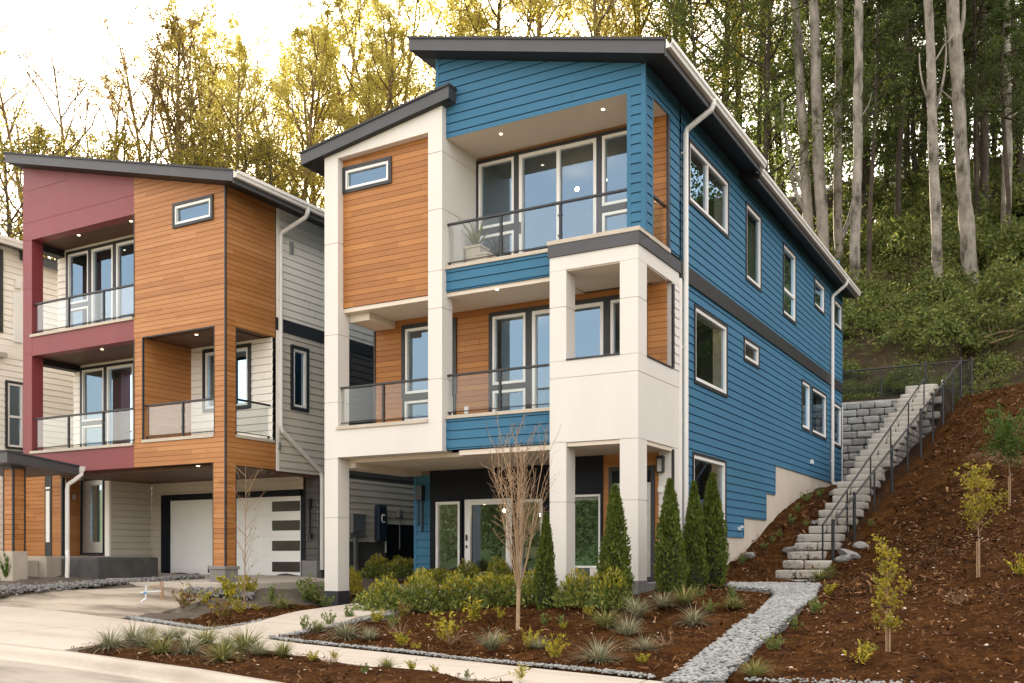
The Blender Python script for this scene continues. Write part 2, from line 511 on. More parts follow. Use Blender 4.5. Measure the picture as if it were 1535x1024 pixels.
# white tower frame: pillars, beam and the sloped head between them
g = .006
def joints(fr, u0, u1, zs, w=None):
    """open joints between cladding panels, as thin dark shadow gaps"""
mb = MB()
def panelled(mb, x0, x1, y0, y1, z0, z1, cuts, m=0, jg=.014, jd=.014):
    """a clad column: full panels with recessed joints between them"""
    zz = [z0] + [c for c in cuts if z0 < c < z1] + [z1]
    for i, (a, b) in enumerate(zip(zz[:-1], zz[1:])):
        lo = a + (jg / 2 if i else 0); hi = b - (jg / 2 if i < len(zz) - 2 else 0)
        mb.box(x0, x1, y0, y1, lo, hi, m)
        if i < len(zz) - 2: mb.box(x0 + jd, x1 - jd, y0 + jd, y1 - jd, hi, hi + jg, m)
_, zj1 = onY(497, 448, Y0); 
cuts = [2.55, 3.772, 5.62, 7.45, 9.28]
panelled(mb, XL, XA, Y0, 17.45, .83, roof_tower(XL) - .004, [2.46, 3.76, 5.02, 6.52, 8.55])
mb.prism([(XL, roof_tower(XL) - .004), (XA, roof_tower(XL) - .004), (XA, roof_tower(XA) - .008)], 'y', Y0, 17.45)
mb.build('white_pillar', M['white'], H); mb = MB()
panelled(mb, XB2, XT, Y0, 17.45, 4.40, roof_tower(XB2) - .004, [5.30, 6.77, 7.55, 8.83, 10.02])
mb.prism([(XB2, roof_tower(XB2) - .004), (XT, roof_tower(XB2) - .004), (XT, roof_tower(XT) - .008)], 'y', Y0, 17.45)
mb.build('white_pillar', M['white'], H)
simple('white_beam', H, 'white', (XA, XT, Y0, 17.45, 3.79, 4.398), (XL, XA + .0, Y0 + .0, 17.447, 3.765, 3.766))
zh = 10.02
_, zha = onY(514.2, 233.4, Y0); _, zhb = onY(641.3, 197.2, Y0)
mb = MB(); mb.prism([(XA, 10.42), (XB2, 10.48), (XB2, roof_tower(XB2) - .008), (XA, roof_tower(XA) - .008)], 'y', Y0 + .002, 17.44)
mb.build('white_head', M['white'], H)
simple('pillar_foot', H, 'dark', (XL - .012, XA + .012, Y0 - .012, 17.46, .2, .83), bevel=.004)
# deep side wall of the tower along the upper deck, white panels
mb = MB(); panelled(mb, XT - .35, XT - .001, 17.45, YD, 7.2, 10.60, [8.83, 10.02]); mb.build('white_side_wall', M['white'], H)
# cedar wall of the tower with its small window
frT = Frame('y', 17.245)
ua, za = frT.uz(514.6, 252.5); ub, zb = frT.uz(587.6, 283.0)
u1_, z1_ = frT.uz(514.6, 291.5); u2_, z2_ = frT.uz(587.6, 234.5)
wz0, wz1 = (z1_ + zb) / 2 if False else z1_, z2_
siding('cedar_wall', H, frT, XA, XB2, 7.13, 10.52, M['wood'], .125, .008, .02, .003, holes=[(ua + .02, ub - .02, z1_ + .02, z2_ - .02)])
window(H, frT, ua, ub, z1_, z2_, .075, .06, out=.04)
simple('tower_backing', H, 'inwall', (XA, XB2, 17.30, 17.36, 7.16, z1_), (XA, XB2, 17.30, 17.36, z2_, 10.5), (ub, XB2, 17.30, 17.36, z1_, z2_))
# decks: floors, ceilings
simple('ceiling', H, 'soffit', (-14.10, XT, 17.262, YD - .01, 7.03, 7.12), (XT + .002, XWL, YB + .03, YD - .01, 7.03, 7.117), (XWL, XC - .02, YW + .03, YD - .01, 7.06, 7.15),
       (XT + .002, XC - .352, YB + .004, YD - .01, 10.33, 10.42), (XC - .352, XC - .03, YB + .03, YD - .01, 10.335, 10.42),
       (-14.45, XT + .3, 17.452, YE - .01, 3.70, 3.785), (XT + .3, XWL, YB + .03, YE - .01, 3.70, 3.80), (XWL, XC - .02, YW + .03, 18.70, 3.70, 3.775))
simple('soffit_beam', H, 'soffit', (-14.46, -13.93, 17.46, YE - .012, 3.585, 3.699), (-14.10, -13.55, 17.47, YD - .012, 6.86, 7.029))
simple('deck_floor', H, 'capstone', (-14.40, XC - .05, 17.27, YD - .005, 4.36, 4.44), (XT, XC - .05, 17.27, YD - .005, 7.48, 7.57))
simple('deck_cap', H, 'capstone', (-14.14, XB2 + .0, Y0 - .035, 17.30, 4.40, 4.475), (XT - .05, XWL, YB - .045, 17.42, 4.462, 4.535), (XT - .04, XWL - .03, YB - .045, 17.42, 7.585, 7.66), bevel=.006)
simple('box_cap', H, 'capstone', (XWL - .045, XC + .045, YW - .045, YW + .42, 7.585, 7.665), (XC - .40, XC + .045, YW + .42, 18.47, 7.585, 7.665), bevel=.006)
# blue bands and blue upper wall
frB = Frame('y', YB); frS = Frame('x', XC)
siding('blue_band', H, frB, XT, XWL, 3.82, 4.46, M['blue'])
siding('blue_band', H, frB, XT, XWL, 7.117, 7.583, M['blue'])
ub0 = -11.59
siding('blue_front_wall', H, frB, ub0, XC - .075, 10.33, 12.05, M['blue'], top=(roof_main(ub0) - .012, roof_main(XC - .075) - .012))
siding('blue_post', H, frB, -7.251 + .07, XC - .075, 7.66, 10.33, M['blue'])
siding('blue_post_side', H, frS, YB + .07, 17.593 - .05, 7.66, 10.33, M['blue'])
siding('blue_post_side', H, frS, 18.53, 19.06, 7.66, 10.33, M['blue'])
siding('blue_post_side', H, frS, YB + .07, 19.06, 10.33, roof_main(XC) - .01, M['blue'])
simple('corner_board', H, 'blue', (XC - .075, XC + .018, YB - .018, YB + .07, 7.667, roof_main(XC) - .02), (-7.262, -7.181, YB - .012, YB + .3, 7.667, 10.328), (XC - .3, XC + .012, 17.543, 17.61, 7.667, 10.328),
       (ub0 - .01, ub0 + .07, YB - .018, YB + .1, 10.9, roof_main(ub0) - .02), (-7.18, XC - .076, YB + .03, 17.54, 7.667, 10.325))
# wall returns of the upper volume that show beside the tower
simple('upper_wall_left', H, 'blue', (ub0, ub0 + .05, YB + .1, 34.9, 10.6, 11.9))
# long blue side wall with its openings
SW = {'w3a': (1031, 211, 1091, 360), 'w3b': (1117, 298, 1140, 439), 'w3c': (1173, 361, 1192, 488), 'w3d': (1220, 413, 1235, 474), 'w3e': (1250, 446, 1261, 499),
      'w2a': (1039.6, 449.3, 1089, 597), 'w2b': (1114, 502, 1137, 554), 'w2c': (1201, 568, 1213.5, 646), 'w2d': (1216.5, 577, 1238, 661.5), 'w1': (1037, 676, 1087, 802)}
side_windows = []
for k, (x0, y0, x1, y1) in SW.items():
    a, z1 = frS.uz(x0, y0); b, z0 = frS.uz(x1, y1)
    z1 = {'3': 10.29, '2': 6.93, '1': 3.80}[k[1]] if k not in ('w2b',) else 6.95
    if k in ('w2c', 'w2d'): z1 = 6.85; z0 = 5.36
    if k == 'w3a': z0 = 8.95
    side_windows.append((k, a, b, z0, z1))
side_windows.append(('w2e', 33.95, 35.30, 5.32, 6.80))
holes = [(a + .03, b - .03, c + .03, d - .03) for _, a, b, c, d in side_windows]
# the wall foot steps up with the ground over a stepped foundation
found = [(0, 20.6, 1.35), (20.6, 23.6, 2.07), (23.6, 25.62, 2.56), (25.62, 26.54, 3.27), (26.54, 99, 4.07)]
st = [(19.15, 23.6, 2.07), (23.6, 25.62, 2.56), (25.62, 26.54, 3.27), (26.54, YEND - .06, 4.07)]
siding('blue_side_wall', H, frS, 19.15, YEND - .06, 7.605, roof_main(XC) - .01, M['blue'], holes=holes)
siding('blue_side_wall', H, frS, 19.15, YEND - .06, 4.07, 7.255, M['blue'], holes=holes)
siding('blue_side_wall', H, frS, 19.15, 26.54, 3.27, 4.07, M['blue'], holes=holes)
siding('blue_side_wall', H, frS, 19.15, 25.62, 2.56, 3.27, M['blue'], holes=holes)
siding('blue_side_wall', H, frS, 19.15, 23.6, 2.07, 2.56, M['blue'], holes=holes)
simple('belly_band', H, 'dark', (XC + .004, XC + .03, 19.10, YEND + .012, 7.255, 7.605), (XC + .03, XC + .05, 19.10, YEND + .012, 7.25, 7.275))
simple('rear_corner_board', H, 'blue', (XC - .05, XC + .02, YEND - .06, YEND + .01, 7.61, roof_main(XC) - .15))
simple('rear_corner_post', H, 'vinyl', (XC - .06, XC + .03, YEND - .09, YEND + .012, 3.95, 6.80))
mb = MB()
mb.box(XC - .2, XC - .012, 19.06, 23.6, .2, 2.06); mb.box(XC - .2, XC - .012, 23.6, 25.62, .2, 2.55); mb.box(XC - .2, XC - .012, 25.62, 26.54, .2, 3.26); mb.box(XC - .2, XC - .012, 26.54, YEND, .2, 4.06)
mb.build('foundation', M['foundation'], H, bevel=.006)
ed = MB()
for (a, b, z) in st: ed.box(XC - .02, XC + .02, a, b, z - .02, z + .003)
ed.box(XC - .02, XC + .018, 23.575, 23.60, 2.07, 2.57); ed.box(XC - .02, XC + .018, 25.595, 25.62, 2.56, 3.28); ed.box(XC - .02, XC + .018, 26.515, 26.54, 3.27, 4.08)
ed.build('starter_trim', M['blue'], H)
for k, a, b, c, d in side_windows:
    mm = ()
    if k == 'w3a': mm = ((a + (b - a) * .46),)
    window(H, frS, a, b, c, d, .055, .075, 'dark', .035, .09, mulls=mm, liner=True, trimb=.075, transoms=((d - .62 * (d - c)),) if k == 'w3c' else ())
# outside bits on the side wall
simple('hose_tap', H, 'vinyl', (XC, XC + .08, 23.10, 23.16, 2.22, 2.30), (XC + .07, XC + .13, 23.09, 23.17, 2.27, 2.33), bevel=.008)
simple('vent_cap', H, 'vinyl', (XC + .01, XC + .10, 30.6, 30.72, 4.42, 4.55), bevel=.02)
# downspouts
def spout(x, ytop, ybot, zt, zb, xo, kick):
    return pipe('downspout', H, [(xo, ytop, zt + .10), (xo, ytop, zt - .02), (xo - .03, ytop, zt - .10), (x + .10, ytop - .05, zt - .42), (x + .075, ytop - .05, zt - .50), (x + .075, ytop - .05, zb + .12), (x + .09, ytop - .05, zb + .06), (x + kick, ytop - .05, zb)],
                .105, straps=[(x + .05, ytop - .05, z) for z in (zb + .8, (zt + zb) / 2, zt - .9)])
spout(XC, 19.30, 0, roof_main(-6.36) + .06, 1.0, -6.27, .2)
spout(XC, 33.60, 0, roof_main(-6.47) - .07, 3.95, -6.38, .3)
# white corner box: frame with two storeys of openings
OX0, OX1 = -8.375, -7.265; OY0, OY1 = 17.31, 18.70
mb = MB()
panelled(mb, XWL, OX0, YW, 17.266, .9, 3.775, [2.64]); panelled(mb, OX1, XC, YW, OY0, 1.15, 3.775, [2.64]); panelled(mb, XC - .3, XC - .004, OY1, 19.06, 1.15, 3.775, [2.64])
panelled(mb, XWL, OX0, YW, 17.266, 5.345, 7.078, [6.38]); panelled(mb, OX1, XC, YW, OY0, 5.345, 7.078, [6.38]); panelled(mb, XC - .3, XC - .004, OY1, 19.06, 5.345, 7.078, [])
panelled(mb, XWL, XC, YW, YW + .25, 3.782, 5.34, [5.015]); panelled(mb, XC - .25, XC, YW + .25, 19.06, 3.782, 5.34, [5.015])
panelled(mb, XWL, XC, YW, YW + .388, 7.083, 7.35, []); panelled(mb, XC - .388, XC, YW + .388, 19.06, 7.083, 7.35, [])
mb.build('white_corner_box', M['white'], H)
simple('box_foot', H, 'greycon', (OX1 - .012, XC + .012, YW - .012, OY0 + .012, .3, 1.15), (XWL - .012, OX0 + .012, YW - .012, 17.28, .3, .9), (-7.30, XC + .0, OY0 + .02, 19.06, .3, 1.09), bevel=.006)
mb = MB(); mb.box(XWL - .03, XC + .03, YW - .03, YW + .40, 7.352, 7.583); mb.box(XC - .40, XC + .03, YW + .40, 19.09, 7.352, 7.583)
mb.build('box_fascia', M['fascia'], H, bevel=.004)
simple('sill_cap', H, 'dark', (OX0 - .0, OX1, YW - .02, YW + .27, 5.341, 5.375), (XC - .27, XC + .02, OY0, OY1, 5.341, 5.375), bevel=.004)
frW = Frame('x', XC - .002)
siding('white_lap_strip', H, frW, 18.79, 19.06, 5.36, 7.07, M['white'], .183, .008)
simple('white_trim', H, 'vinyl', (XC - .02, XC + .04, 19.063, 19.145, 1.2, 7.25))
# deck 2 back wall: cedar with windows
frD = Frame('y', YD)
def rect(fr, x0, y0, x1, y1):
    a = fr.uz(x0, y0); b = fr.uz(x1, y1); return a[0], b[0], b[1], a[1]
wa0, wa1 = frD.uz(603, 500)[0], frD.uz(685, 500)[0]
holesA = [(wa0 + .03, wa1 - .03, 4.72, 6.85)]
ba0 = frD.uz(733.8, 500)[0]; dA = frD.uz(793.5, 500)[0]; dB = frD.uz(910.5, 470)[0]; bend = -7.35
siding('cedar_wall', H, frD, -14.12, XC - .03, 4.44, 7.03, M['wood'], .125, .008, .02, .003, holes=holesA + [(ba0 + .03, bend - .03, 4.45, 6.84)])
window(H, frD, wa0, wa1, 5.22, 6.90, .095, .06)
window(H, frD, wa0 + .02, wa1 - .02, 4.62, 5.215, .06, .06)
# wide glazed door unit: dark frame, white sashes
unit = MB(); frD.ring(unit, ba0, bend, 4.445, 6.90, .085, -.1, .045, wb=.03)
for q in (dA, dB): frD.box(unit, q - .075, q + .075, 4.475, 6.815, -.1, .043)
frD.box(unit, ba0 + .085, dA - .075, 5.20, 5.32, -.1, .04)
unit = unit.build('patio_door', M['dark'], H, bevel=.004)
def sash(par, fr, a, b, c, d, w=.06, out=.03):
    s = MB(); fr.ring(s, a, b, c, d, w, -.08, out); s = s.build('sash', M['vinyl'], par, bevel=.004)
    g = MB(); g.quad(fr.P(a, c, -.03), fr.P(b, c, -.03), fr.P(b, d, -.03), fr.P(a, d, -.03)); g.build('pane', M['glass'], par)
sash(unit, frD, ba0 + .087, dA - .077, 5.322, 6.812); sash(unit, frD, ba0 + .087, dA - .077, 4.477, 5.198)
sash(unit, frD, dA + .077, dB - .077, 4.477, 6.812, .075); sash(unit, frD, dB + .077, bend - .087, 4.477, 6.812)
simple('outlet_cover', H, 'vinyl', (frD.uz(700, 607)[0] - .05, frD.uz(700, 607)[0] + .05, YD - .04, YD - .004, 4.75, 4.91), bevel=.01)
# deck 3 back wall
c0 = frD.uz(714, 300)[0]; c1 = frD.uz(775.2, 300)[0]; c2 = frD.uz(837.5, 280)[0]; c3 = frD.uz(899, 260)[0]; c4 = -7.34
siding('cedar_wall', H, frD, XT, XC - .03, 7.57, 10.33, M['wood'], .125, .008, .02, .003, holes=[(c0 + .03, c4 - .03, 7.6, 10.2)])
unit = MB(); frD.ring(unit, c0, c4, 7.575, 10.27, .07, -.1, .045, wb=.03)
for q in (c1, c3): frD.box(unit, q - .06, q + .06, 7.605, 10.20, -.1, .043)
frD.box(unit, c0 + .07, c1 - .06, 8.62, 8.76, -.1, .04); frD.box(unit, c3 + .06, c4 - .07, 8.62, 8.76, -.1, .04)
unit = unit.build('patio_door', M['dark'], H, bevel=.004)
sash(unit, frD, c0 + .072, c1 - .062, 8.762, 10.198); sash(unit, frD, c0 + .072, c1 - .062, 7.607, 8.618)
sash(unit, frD, c1 + .062, c2 + .04, 7.607, 10.198, .075, .036); sash(unit, frD, c2 - .04, c3 - .062, 7.607, 10.198, .075, .022)
sash(unit, frD, c3 + .062, c4 - .072, 8.762, 10.198); sash(unit, frD, c3 + .062, c4 - .072, 7.607, 8.618)
hd = MB(); frD.box(hd, c1 + .085, c1 + .115, 8.5, 8.75, .036, .075); hd.build('handle', M['black_metal'], unit, bevel=.006)
# trims at the right end of the cedar walls
simple('end_trim', H, 'dark', (XC - .03, XC + .012, YD - .03, YD + .07, 7.667, 10.32), (XC - .03, XC + .008, OY1 - .002, OY1 + .085, 5.376, 7.05), (XC - .03, XC + .008, OY1 - .002, OY1 + .075, 1.15, 3.74), (-14.16, -14.122, YD - .03, YD + .05, 4.44, 6.86))
frD2 = Frame('y', 18.705)
siding('cedar_wall', H, frD2, -7.35, XC - .03, 5.30, 7.06, M['wood'], .125, .008, .02, .003)
# railings
railing(H, Frame('y', YB + .03), XT, XC - .36, 7.66, .905, posts=[onY(749, 370, YB)[0], onY(838, 350, YB)[0]], proud=.0)
railing(H, frS, 17.61, 18.44, 7.66, .9, posts=[], proud=-.05)
railing(H, Frame('y', YB + .03), XT, XWL, 4.535, .87, posts=[onY(747.5, 600, YB)[0]], proud=.0)
railing(H, Frame('y', Y0 + .08), XA - .1, XB2, 4.475, .885, posts=[onY(574.5, 600, Y0 + .1)[0]], proud=.0)
# ground floor entrance under the decks
frE = Frame('y', YE)
e0 = frE.uz(644.8, 760)[0]
siding('blue_entry_wall', H, frE, -14.15, e0, .7, 3.60, M['blue'], .2)
simple('entry_corner_board', H, 'blue', (-14.165, -14.08, YE - .02, YE + .1, .7, 3.6))
simple('black_entry_wall', H, 'blackpanel', (e0, -8.74, YE - .01, YE + .1, 3.03, 3.70), (e0, frE.uz(648, 0)[0] + .02, YE - .01, YE + .1, .9, 3.03))
sA, sB = frE.uz(648, 760)[0], frE.uz(689, 760)[0]; dA_, dB_ = frE.uz(696, 760)[0], frE.uz(770, 760)[0]
window(H, frE, sA, sB + .12, .98, 3.03, .1, .07, 'blackpanel', .03, name='sidelight')
dr = MB(); frE.ring(dr, dA_ - .05, dB_ + .03, .95, 3.025, .06, -.1, .03); dr = dr.build('entry_door', M['blackpanel'], H)
lf = MB(); frE.ring(lf, dA_ + .012, dB_ - .032, .97, 2.963, .17, -.06, .012, wt=.13, wb=.26); lf.build('door_leaf', M['vinyl'], dr, bevel=.006)
gg = MB(); gg.quad(frE.P(dA_ + .18, 1.23, -.02), frE.P(dB_ - .2, 1.23, -.02), frE.P(dB_ - .2, 2.83, -.02), frE.P(dA_ + .18, 2.83, -.02)); gg.build('pane', M['glass'], dr)
hd = MB(); frE.box(hd, dA_ + .055, dA_ + .10, 1.98, 2.12, .013, .04); frE.box(hd, dA_ + .06, dA_ + .095, 1.80, 1.87, .013, .045); hd.build('handle', M['black_metal'], dr, bevel=.006)
window(H, frE, dB_ + .05, -10.45, .98, 3.03, .1, .07, 'blackpanel', .03)
window(H, frE, -10.45, -8.74, .98, 3.03, .1, .07, 'blackpanel', .03)
simple('wall_lantern', H, 'black_metal', (-14.02, -13.82, YE - .18, YE - .03, 2.98, 3.34), (-13.98, -13.95, YE - .12, YE - .08, 2.35, 2.98), (-13.87, -13.83, YE - .14, YE - .08, 2.2, 2.98), bevel=.01)
simple('entry_floor', H, 'concrete', (-14.1, -8.75, 18.9, YE, .3, .93))
# porch under the white box: cedar wall, dark door, storefront window
frP = Frame('y', 18.72)
pw = frP.uz(900.8, 742)[0]; d0, d1 = frP.uz(913, 700)[0], frP.uz(982, 700)[0]
siding('cedar_wall', H, frP, pw + .05, XC - .03, 1.1, 3.76, M['wood'], .125, .008, .02, .003, holes=[(d0 + .03, d1 - .03, 1.1, 3.40)])
simple('dark_panel', H, 'blackpanel', (-9.3, pw, 18.70, 18.8, 2.90, 3.72), (pw, pw + .05, 18.69, 18.8, 1.1, 3.76))
window(H, frP, -9.3, pw, 1.35, 2.90, .0, .05, out=.03, name='window')
simple('low_wall', H, 'white', (XWL + .02, pw, 18.66, 18.8, .8, 1.35))
dr = MB(); frP.ring(dr, d0, d1, 1.1, 3.44, .085, -.1, .03); dr = dr.build('porch_door', M['dark'], H, bevel=.004)
lf = MB(); frP.ring(lf, d0 + .087, d1 - .087, 1.11, 3.10, .09, -.07, .0); lf.build('door_leaf', M['steel'], dr)
simple('door_transom', dr, 'blackpanel', (d0 + .086, d1 - .086, 18.72, 18.79, 3.10, 3.353))
gg = MB(); gg.quad(frP.P(d0 + .177, 1.2, -.03), frP.P(d1 - .177, 1.2, -.03), frP.P(d1 - .177, 3.01, -.03), frP.P(d0 + .177, 3.01, -.03)); gg.build('pane', M['glass'], dr)
sx = frP.uz(992, 694)[0]
sc_ = MB(); frP.box(sc_, sx - .07, sx + .07, 3.28, 3.62, .005, .13); sc_ = sc_.build('sconce', M['black_metal'], H, bevel=.012)
gl = MB(); frP.box(gl, sx - .045, sx + .045, 3.30, 3.55, .131, .14); gl.build('lens', M['steel'], sc_)
simple('door_bell', H, 'vinyl', (frP.uz(991, 735)[0] - .05, frP.uz(991, 735)[0] + .05, 18.66, 18.717, 2.88, 3.0), bevel=.01)
simple('porch_floor', H, 'greycon', (XWL, XC - .02, 17.28, 18.7, .4, 1.07))
# downlights in the deck ceilings
def ceil_pt(x, y, z): a = onPlane(x, y, z); return (a[0], a[1])
downlights(H, [ceil_pt(751, 200, 10.33), ceil_pt(904, 163, 10.33)], 10.33)
downlights(H, [ceil_pt(745, 433, 7.03)], 7.03, .035)
# inside: floors, ceilings, back walls, a partition, lamps
simple('interior_floor', H, 'infloor', (-14.0, XC - .22, YD + .12, 35.2, 4.30, 4.43), (XT + .05, XC - .22, YD + .12, 35.2, 7.42, 7.56), (-14.0, XC - .22, YE + .12, 35.2, .8, .95))
simple('interior_ceiling', H, 'inwall', (-14.0, XC - .22, YD + .12, 35.2, 7.15, 7.25), (XT + .05, XC - .22, YD + .12, 35.2, 10.34, 10.45), (-14.0, XC - .22, YE + .12, 35.2, 3.85, 3.95))
simple('interior_wall', H, 'inwall', (-14.0, XC - 2.8, 23.2, 23.3, 4.43, 7.15), (XT + .05, XC - 2.8, 22.6, 22.7, 7.56, 10.34), (-14.0, XC - 2.8, 24.0, 24.1, .95, 3.85), (-9.75, -9.65, 23.31, 35.2, 4.43, 7.15), (-9.75, -9.65, 22.71, 35.2, 7.56, 10.34), (-9.75, -9.65, 24.11, 35.2, .95, 3.85),
       (-14.08, -14.0, YD + .12, 35.2, 4.0, 10.4), (-14.08, -14.0, YE + .12, 35.2, .7, 4.0), (XT + .02, XT + .05, YD + .12, 22.6, 7.56, 10.34),
       (-9.65, XC - .22, 26.2, 26.3, 4.43, 7.15), (-9.65, XC - .22, 30.0, 30.1, 4.43, 7.15), (-9.65, XC - .22, 23.2, 23.3, 7.56, 10.34), (-9.65, XC - .22, 26.6, 26.7, 7.56, 10.34), (-9.65, XC - .22, 30.2, 30.3, 7.56, 10.34))
simple('rear_wall', H, 'blue', (-14.1, XC - .07, YEND - .1, YEND, 3.9, 11.9))
simple('left_wall', H, 'blue', (-14.15, -14.09, YD + .06, YEND - .1, 3.79, 10.4), (-14.15, -14.09, YE + .1, YEND - .1, .6, 3.79))
simple('kitchen_cabinet', H, 'vinyl', (-13.6, -12.2, 23.4, 23.9, 1.0, 1.85), (-13.6, -12.2, 23.5, 23.95, 2.3, 3.1))
simple('interior_door', H, 'infloor', (-12.0, -11.4, 23.9, 23.99, .96, 2.9), (-11.1, -10.4, 22.55, 22.59, 7.57, 9.6), (-12.9, -12.1, 23.14, 23.19, 4.44, 6.5))
globe(H, (-12.05, 20.9, 2.72), .07, drop=1.05); globe(H, (-11.3, 21.4, 2.62), .08, drop=1.1); globe(H, (-13.0, 21.5, 2.95), .06)
globe(H, (-9.75, 20.2, 9.95), .07); globe(H, (-10.9, 20.3, 6.70), .06); globe(H, (-13.0, 20.0, 6.55), .06); globe(H, (-8.9, 19.9, 9.9), .05); globe(H, (-8.35, 20.9, 6.62), .06)
globe(H, (-8.0, 21.2, 6.95), .07); globe(H, (-8.2, 21.4, 3.55), .09)
# ------------------------------------------------------------------ the wood and wine-red house
LY = 16.5; LXL = -24.433; LXW = -20.054; LXC = -16.954; L3 = 17.55; L2 = 18.05; LG = 19.75
K = empty('red_and_cedar_house', (-20.7, 26, .9), 'wine red and cedar clad house with glass balconies over a wide white garage door', 'house')
def roof_left(x): return 12.066 + (x + 24.586) * (9.993 - 12.066) / (24.586 - 16.237)
slab('roof', -24.62, -16.33, 16.1, 34, roof_left, .225, parent=K)
sf = MB()
for (a, b, y0, y1) in ((-24.6, LXC, 16.13, LY - .03), (LXC + .03, -16.34, 16.13, 33.9), (-24.6, LXL - .02, LY - .03, 33.9)):
    sf.quad((a, y0, roof_left(a) - .006), (b, y0, roof_left(b) - .006), (b, y1, roof_left(b) - .006), (a, y1, roof_left(a) - .006))
sf.build('soffit', M['soffit_black'], K)
simple('eave_board', K, 'fascia', (-16.335, -16.305, 16.11, 34, roof_left(-16.33) - .04, roof_left(-16.33) + .22))
gutter('gutter', K, -16.303, 16.1, 34, roof_left(-16.33) + .225, .15, .125)
fl = Frame('y', LY); fs = Frame('x', LXC); f3 = Frame('y', L3); f2 = Frame('y', L2); fg = Frame('y', LG)
# wine red frame: upper panel, column, beams - with open joints
mb = MB()
jz = [9.30 - .0, 10.35]
XCOL = -24.055
def redpanel(x0, x1, z0, z1, y1=LY + .3): mb.box(x0, x1, LY, y1, z0, z1)
za = 10.035
mb.prism([(LXL, 11.25), (LXW - .004, 11.25), (LXW - .004, min(11.0, roof_left(LXW) - .01)), (LXW - .004, roof_left(LXW) - .01)], 'y', LY + .002, LY + .2) if False else None
zt0, zt1 = roof_left(LXL) - .01, roof_left(LXW) - .01
mb.prism([(LXL, za), (LXW - .004, za), (LXW - .004, 10.50), (LXL, 10.50)], 'y', LY, LY + .3)
mb.prism([(LXL, 10.508), (LXW - .004, 10.508), (LXW - .004, zt1), (-22.65, roof_left(-22.65) - .01 - .0), (-22.65, 11.35), (LXL, 11.35)], 'y', LY, LY + .3)
mb.prism([(LXL, 11.358), (-22.658, 11.358), (-22.658, roof_left(-22.658) - .01), (LXL, zt0)], 'y', LY, LY + .3)
mb.box(LXL + .01, LXW - .01, LY + .01, LY + .29, 10.49, 10.52)
zz = [3.79, 5.72, 7.0, 7.47, 8.75, za - .004]
for a, b in zip(zz[:-1], zz[1:]): mb.box(LXL, XCOL, LY, LY + .33, a, b - .007)
mb.box(LXL + .007, XCOL - .007, LY + .007, LY + .32, 3.8, za)
redbeams = ((XCOL, LXW - .004, 3.79, 4.325), (XCOL, LXW - .004, 6.938, 7.43))
for a, b, c, d in redbeams: mb.box(a + .002, b, LY + .004, LY + .3, c, d)
mb.build('red_frame', M['red'], K)
simple('deck_cap', K, 'capstone', (-24.10, LXW - .03, LY - .04, LY + .31, 4.327, 4.40), (-24.10, LXW - .03, LY - .04, LY + .31, 7.432, 7.505), (-19.76, -17.32, LY - .03, LY + .31, 4.374, 4.45), (LXC - .3, LXC + .03, LY + .33, 18.10, 4.374, 4.45), bevel=.006)
# cedar clad bay
P2 = .118
def woodfront(u0, u1, z0, z1, **k): siding('cedar_wall', K, fl, u0, u1, z0, z1, M['wood2'], P2, .008, .02, .003, **k)
wA = fl.uz(260, 344); wB = fl.uz(320.5, 292)
wnz0, wnz1 = 9.44, 10.025
siding('cedar_wall', K, fl, LXW, LXC - .03, 6.955, roof_left(LXW) - .01, M['wood2'], P2, .008, .02, .003, holes=[(wA[0] + .02, wB[0] - .02, wnz0 + .02, wnz1 - .02)], top=(roof_left(LXW) - .012, roof_left(LXC - .03) - .012))
woodfront(LXW, -19.75, 4.37, 6.955); woodfront(-17.315, LXC - .03, 4.37, 6.955)
woodfront(LXW, LXC - .03, 3.79, 4.372)
woodfront(-17.352, LXC - .03, 1.37, 3.79)
siding('cedar_side', K, fs, LY + .03, 18.15, 6.955, roof_left(LXC) - .01, M['wood2'], P2, .008, .02, .003)
siding('cedar_side', K, fs, LY + .03, 16.82, 4.37, 6.955, M['wood2'], P2, .008, .02, .003)
siding('cedar_side', K, fs, LY + .03, 18.14, 3.73, 4.372, M['wood2'], P2, .008, .02, .003)
siding('cedar_side', K, fs, LY + .03, 16.82, 1.37, 3.73, M['wood2'], P2, .008, .02, .003)
fi = Frame('x', -19.745)
siding('cedar_return', K, fi, LY + .01, L2 - .02, 4.45, 6.95, M['wood2'], P2, .008, .02, .003)
simple('bay_core', K, 'brown_soffit', (-19.73, -17.33, LY + .03, LY + .28, 6.99, 9.42), (LXC - .33, LXC - .026, LY + .31, 18.12, 6.99, 9.6), (-20.02, -19.77, LY + .03, LY + .3, 4.45, 6.95), (-17.30, LXC - .03, LY + .03, 16.80, 4.45, 6.95), (-17.33, LXC - .03, LY + .03, 16.80, 1.4, 3.75), (-20.02, LXC - .03, LY + .03, LY + .29, 3.80, 4.36), (LXC - .29, LXC - .03, LY + .3, 18.1, 3.80, 4.36))
simple('corner_trim', K, 'dark', (LXC - .03, LXC + .012, LY - .012, LY + .03, 1.37, roof_left(LXC) - .02), (-19.765, -19.74, LY - .008, LY + .05, 4.45, 6.955), (-17.32, -17.295, LY - .008, LY + .05, 4.45, 6.955), (-19.74, -17.32, LY - .008, LY + .05, 6.94, 6.962), (LXC - .04, LXC + .008, 16.815, 16.84, 4.45, 6.955), (LXC - .04, LXC + .008, 16.815, 16.84, 1.37, 3.73), (-17.36, -17.34, LY - .008, LY + .05, 1.37, 3.79),
       (LXW - .004, LXW + .022, LY - .012, LY + .05, 7.5, za), (LXW - .004, LXW + .022, LY - .012, LY + .05, 4.4, 6.94), (LXC - .02, LXC + .008, 18.13, 18.155, 6.955, roof_left(LXC) - .02))
